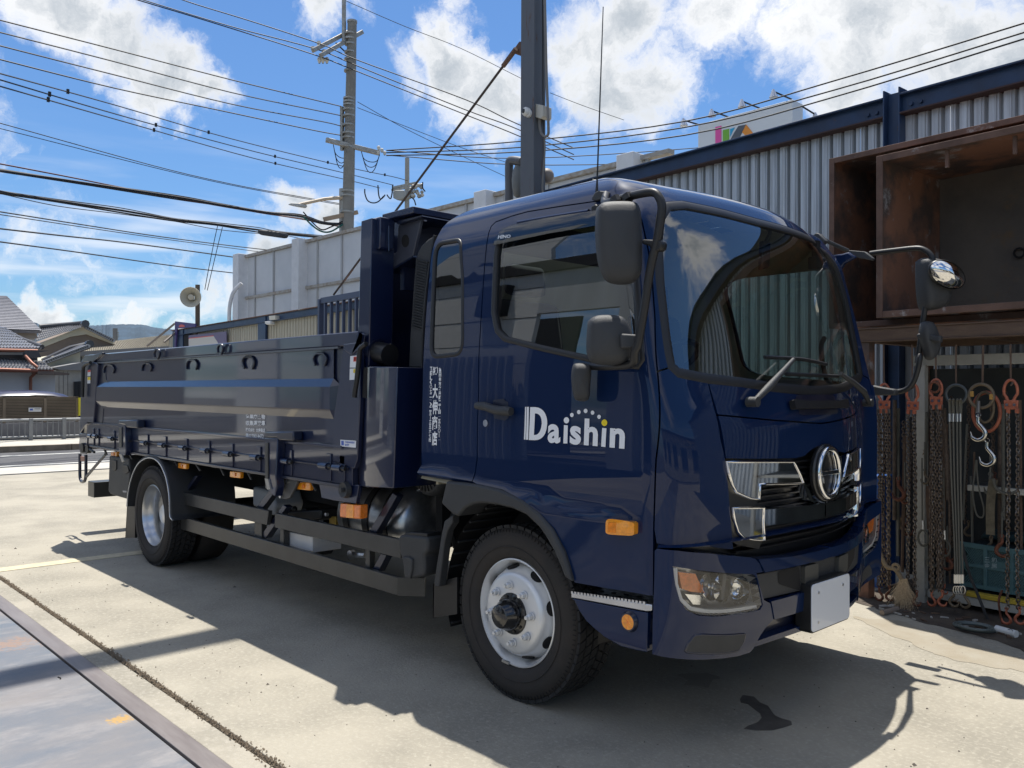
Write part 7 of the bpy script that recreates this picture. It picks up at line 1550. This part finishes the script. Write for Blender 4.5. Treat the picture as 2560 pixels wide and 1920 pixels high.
# blue panel beside the truck's front, straps, ropes, clutter
bl_ = thing('blue_panel', 'bright blue steel panel standing on the ground between truck and chains', 'panel', tuple(PW(2188,1500,.9)))
part('panel', B().prism([PW(*p, .9) for p in ((2150,1188),(2200,1190),(2200,1500),(2150,1500))], WN*.25), mat('panel_blue', (.01,.08,.30), .5, var=.1), bl_, bevel=.006)
M_strap = mat('old_webbing', (.13,.11,.075), .9, var=.25, vscale=20, bump=.3, bscale=200)
def strapo(px, d, w, lab, m=None, name='webbing_strap', cat='strap'):
    P = spline([PW(u, v, d) for u, v in px], 5); b = B(); G = [[p-WT*w/2 for p in P], [p+WT*w/2 for p in P]]; b.grid(G); b.grid([[p-WT*w/2+WN*.006 for p in P], [p+WT*w/2+WN*.006 for p in P]]); return solo(name, b, m or M_strap, lab, cat)
strapo(zK([(1340,180),(1320,300),(1310,450),(1310,560),(1312,690)]), 1.12, .055, 'wide tan webbing strap hanging before the white shelf bar')
strapo(zK([(742,240),(738,380),(745,500),(750,640)]), 1.15, .035, 'brown leather strap hanging beside the white shelf post', M_bbrown)
def ropeo(px, d, r, lab, m, name='rope', cat='rope'): return solo(name, B().tube(spline([PW(u, v, d) for u, v in px], 5), r, 6), m, lab, cat, smooth=60)
ropeo(zK([(1180,0),(1165,150),(1150,300),(1170,450),(1200,520),(1245,520),(1250,430),(1210,280),(1190,120),(1185,0)]), 1.1, .006, 'grey rope loop hanging left of the wide tan strap', M_rope)
ropeo(zK([(1050,770),(1080,900),(1130,1080),(1200,1250),(1280,1450),(1340,1560)]), 1.2, .010, 'dark rope slanting down in front of the teal crate', mat('dark_rope', (.035,.035,.035), .8))
ropeo(zK([(1340,170),(1360,250),(1420,300),(1500,310),(1570,280)]), 1.15, .010, 'grey hose curving behind the right chain sling', M_rope)
ropeo(zK([(1420,1200),(1390,1290),(1400,1400),(1430,1520),(1500,1600)]), 1.25, .007, 'thin brown cord near the crate corner reaching the ground', M_hook)
rr5 = random.Random(11)
for i, (u, v0, v1) in enumerate(((2237,1000,1300),(2246,1020,1390),(2262,1090,1430),(2300,1040,1330),(2317,1030,1360),(2365,1060,1400),(2372,1150,1460),(2418,1060,1300),(2436,1130,1380),(2500,1060,1420),(2508,1010,1300),(2550,1000,1400),(2360,1020,1250),(2428,1190,1420))):
    m_ = (M_chainb, M_rope, M_bbrown)[i % 3]; du = rr5.uniform(-10, 10)
    o = ropeo([(u, v0), (u+du*.4, (v0*2+v1)/3), (u+du, v1)], .75+rr5.uniform(0, .4), rr5.uniform(.007,.016), 'rusty rod or rope hanging in the dark bay behind the front chains', m_, name='hanging_rope'); o['group'] = 'dark ropes and rods behind the chains'
for i, (u, v, s, m_, lab) in enumerate(((2246,1228,.08,M_hook,'big rusty hook hanging left of the white shelf post'),(2262,1245,.05,M_hook,'smaller rusty hook right of the big rusty hook'),(2312,1195,.05,M_tan,'yellowish hook near the top of the white shelf post'),(2330,1400,.06,M_rope,'grey hook hanging low beside the white shelf post'),(2368,1405,.065,M_hook,'brown hook between the chain bunch and the wire ropes'),(2505,1370,.07,M_hook,'rust brown hook in front of the crate corner'),(2476,1215,.07,M_rope,'large grey hook beside the wide strap'),(2362,1475,.035,M_lor,'small orange hook low behind the chain bunch'))):
    t2 = thing('loose_hook', lab, 'hook', tuple(PW(u, v, 1.1))); part('hook_rope', B().tube([PW(u, v-90, 1.1), PW(u, v-16, 1.1)], .006, 6), M_rope, t2); hook(t2, PW(u, v, 1.1), s, m_, 1 if i % 2 else -1)
for (u, v, lab) in ((2308,1345,'grey rope eye with thimble beside the white post'),(2362,1370,'grey rope eye with thimble right of the chain bunch')):
    t2 = thing('rope_eye', lab, 'rope', tuple(PW(u, v, 1.2))); part('eye', oval(PW(u, v, 1.2), .035, .055, .008, 6), M_rope, t2, smooth=60); part('ferrule', B().tube([PW(u-2, v-44, 1.2), PW(u-1, v-22, 1.2)], .013, 8), M_alu, t2, smooth=60); part('rope', B().tube([PW(u-3, v-200, 1.2), PW(u-2, v-44, 1.2)], .006, 6), M_rope, t2)
for i in range(12):
    u = rr5.uniform(2240, 2560); d_ = rr5.uniform(.45,.95); v0 = rr5.uniform(960, 1080); v1 = v0+rr5.uniform(180, 380)
    t2 = thing('spare_chain', 'dull dark chain hanging deep in the bay behind the front slings', 'chain', tuple(PW(u, v0, d_)), 'spare chains at the back of the bay')
    part('chain', strand(B(), PW(u, v0, d_), PW(u+rr5.uniform(-6,6), v1, d_), .012, 50+i), M_chainb, t2, smooth=60, kind='stuff')
    hook(t2, PW(u+rr5.uniform(-8,8), v1+16, d_), rr5.uniform(.05,.08), M_hook if i % 2 else M_tan, 1 if i % 3 else -1)
# frayed rope end
b = B()
for i in range(420):
    u0 = rr5.uniform(2248, 2268); p0_ = PW(u0, 1452+rr5.uniform(-6,6), RK+.03+rr5.uniform(-.03,.03)); u1 = 2258+rr5.gauss(0, 17); v1 = 1452+abs(rr5.gauss(55, 18)); p1_ = PW(u1, min(v1,1535), RK+.05+rr5.uniform(-.05,.05)); pm = (p0_+p1_)/2+WT*rr5.uniform(-.02,.02)
    d_ = WT*.0012; b.add([p0_-d_, p0_+d_, pm+d_, pm-d_, p1_+d_*.5, p1_-d_*.5], [(0,1,2,3),(3,2,4,5)])
fr = thing('frayed_rope', 'pale frayed rope end bushing out on the ground between two chain slings', 'rope', tuple(PW(2258,1500,RK+.03)))
part('fibres', b, mat('straw_fibre', (.50,.38,.24), .9, var=.25, vscale=80), fr, smooth=0, kind='stuff')
part('rope_body', B().tube(spline([PW(2196,1370,RK), PW(2215,1415,RK+.03), PW(2236,1422,RK+.05), PW(2250,1440,RK+.04), PW(2258,1460,RK+.04)], 4), .016, 8), mat('old_rope', (.24,.18,.11), .9, bump=.8, bscale=150), fr, smooth=60)
part('rope_knot', oval(PW(2240,1418,RK+.05), .022, .020, .012, 6), bpy.data.materials['old_rope'], fr, smooth=60)
# litter, pipe and hose coil on the ground
pw_ = thing('white_pipe', 'short white plastic pipe lying on the ground under the shelf', 'pipe', tuple(PZ(2515,1580,.02)))
part('pipe', B().tube([PZ(2491,1572,.022), PZ(2541,1586,.022)], .024, 12), M_wp, pw_, smooth=60); part('pipe_mark', B().tube([PZ(2520,1574,.048), PZ(2528,1572,.048), PZ(2532,1578,.048)], .002, 4), M_black, pw_)
t2 = thing('hose_coil', 'coil of grey green hose lying flat under the crate', 'hose', tuple(PZ(2440,1562,.02)))
for i, r_ in enumerate((.10,.085,.07)): part('hose_turn', B().tube([PZ(2437,1567,.012+.016*i)+np.array((r_*1.2*math.cos(a), r_*math.sin(a), 0)) for a in np.linspace(0, 2*math.pi, 25)[:-1]], .009, 6, closed=True), mat('hose_green%d' % i, (.10,.12,.115), .5), t2, smooth=60)
M_scr = mat('scrap_pale', (.42,.40,.36), .8)
for i in range(34):
    u = rr5.uniform(2190, 2560); v = 1520+ (u-2190)*.16+rr5.uniform(-12, 22); p = PZ(u, v, .004); s = rr5.uniform(.008,.035); a = rr5.uniform(0, 3.14); dx = np.array((math.cos(a), math.sin(a), 0))*s; dy = np.array((-math.sin(a), math.cos(a), 0))*s*rr5.uniform(.2,.6)
    o = solo('litter_scrap', B().prism([p-dx-dy, p+dx-dy*.6, p+dx*.8+dy, p-dx*.7+dy], (0,0,.004+rr5.uniform(0,.01))), M_scr if i % 2 else M_bbrown, 'small flat scrap lying on the ground under the chain rack', 'litter', 'scraps under the rack')
t2 = solo('wooden_offcut', B().tube([PZ(2205,1532,.02), PZ(2243,1522,.02)], .018, 8), mat('grey_wood', (.25,.20,.16), .8), 'grey brown stick on the ground beside the frayed rope', 'stick')
wc = solo('wall_lamp', B().prism([PT(*p, 9.6) for p in ((1481,447),(1490,451),(1507,449),(1508,457),(1500,462),(1482,463))], (0,.12,0)), mat('lamp_cream2', (.55,.52,.44), .5), 'small cream lamp box on the wall top beside the antenna', 'lamp')
# ------------------------------------------------------------------ across the yard, behind the photographer (seen in the paintwork)
wh = thing('warehouse', 'long warehouse across the yard behind the photographer, mirrored in the paint', 'warehouse', (-10,-9.3,0))
M_wh = mat('warehouse_cladding', (.50,.52,.55), .6, .1, var=.1, vscale=1.0, stretch=(3,3,.3)); M_whd = mat('warehouse_dark', (.02,.02,.025), .8); M_whw = mat('warehouse_white', (.72,.73,.72), .6, var=.04)
for x0, x1, kind_ in ((-9.3,-2.6,'bay'),(-13.2,-9.3,'white'),(-19.6,-13.2,'bay'),(-22.2,-19.6,'white'),(-26.5,-22.2,'bay'),(-38,-26.5,'brown')):
    if kind_ == 'bay': part('open_bay', B().box(x0, x1, -14.9, -14.8, 0, 6.0), M_whd, wh); part('bay_lintel', B().box(x0, x1, -9.36, -9.24, 4.6, 6.0), M_wh, wh); part('bay_floor', B().box(x0, x1, -14.8, -9.4, .0, .02), M_whd, wh)
    else:
        part('wall', B().box(x0, x1, -9.36, -9.24, 0, 9.0 if x0 < -9.4 and x0 > -14 else 6.0), M_whw if kind_ == 'white' else mat('warehouse_brown', (.10,.075,.055), .8), wh)
        for z in np.arange(.9, 8.9 if x0 > -14 else 5.9, .9): part('wall_seam', B().box(x0, x1, -9.238, -9.232, z, z+.015), M_whd, wh)
ms = sheet_mesh(1.0, 0, 3.1, .25, .10, 'fence_sheet')
for i in range(7): o = put(ms, 'fence_sheet', M_wh, wh); o.location = (-9.4-i*1.0+10, .30, 0)
part('window_case', B().box(-11.0, -10.2, -9.24, -9.0, 4.6, 5.6), M_whd, wh); part('pillar', B().box(-6.9, -6.3, -9.3, -9.0, 0, 6), M_wh, wh); part('side_door', B().box(-6.2, -5.2, -9.4, -9.3, 0, 2.2), M_whw, wh)
part('roof_edge', B().box(-38.2, -2.4, -9.6, -9.1, 6.0, 6.25), M_whd, wh)
sd = thing('tall_shed', 'tall dark shed beyond the gear rack, seen only as a mirror image in the windscreen', 'shed', (5,9,0))
part('gable_wall', B().prism([(1.0,8.4,0),(9.6,8.4,0),(9.6,8.4,6.0),(7.0,8.4,5.8),(1.9,8.4,7.5),(1.0,8.4,7.2)], (0,6,0)), mat('shed_dark', (.03,.03,.032), .8), sd)
ws2 = thing('added_workshop', 'low unseen building with dark windows, added ahead of the truck for its front to mirror', 'building', (13,2,0))  # unseen building, added to give the truck's front something to reflect
part('wall', B().box(15, 19, -14, 14, 0, 3.4), M_cream, ws2); part('roof', B().box(14.6, 19.4, -14.4, 14.4, 3.4, 3.6), M_whd, ws2)
for i in range(6): part('window', B().box(14.95, 15.0, -12+i*4.3, -9.6+i*4.3, .9, 2.5), M_whd, ws2)
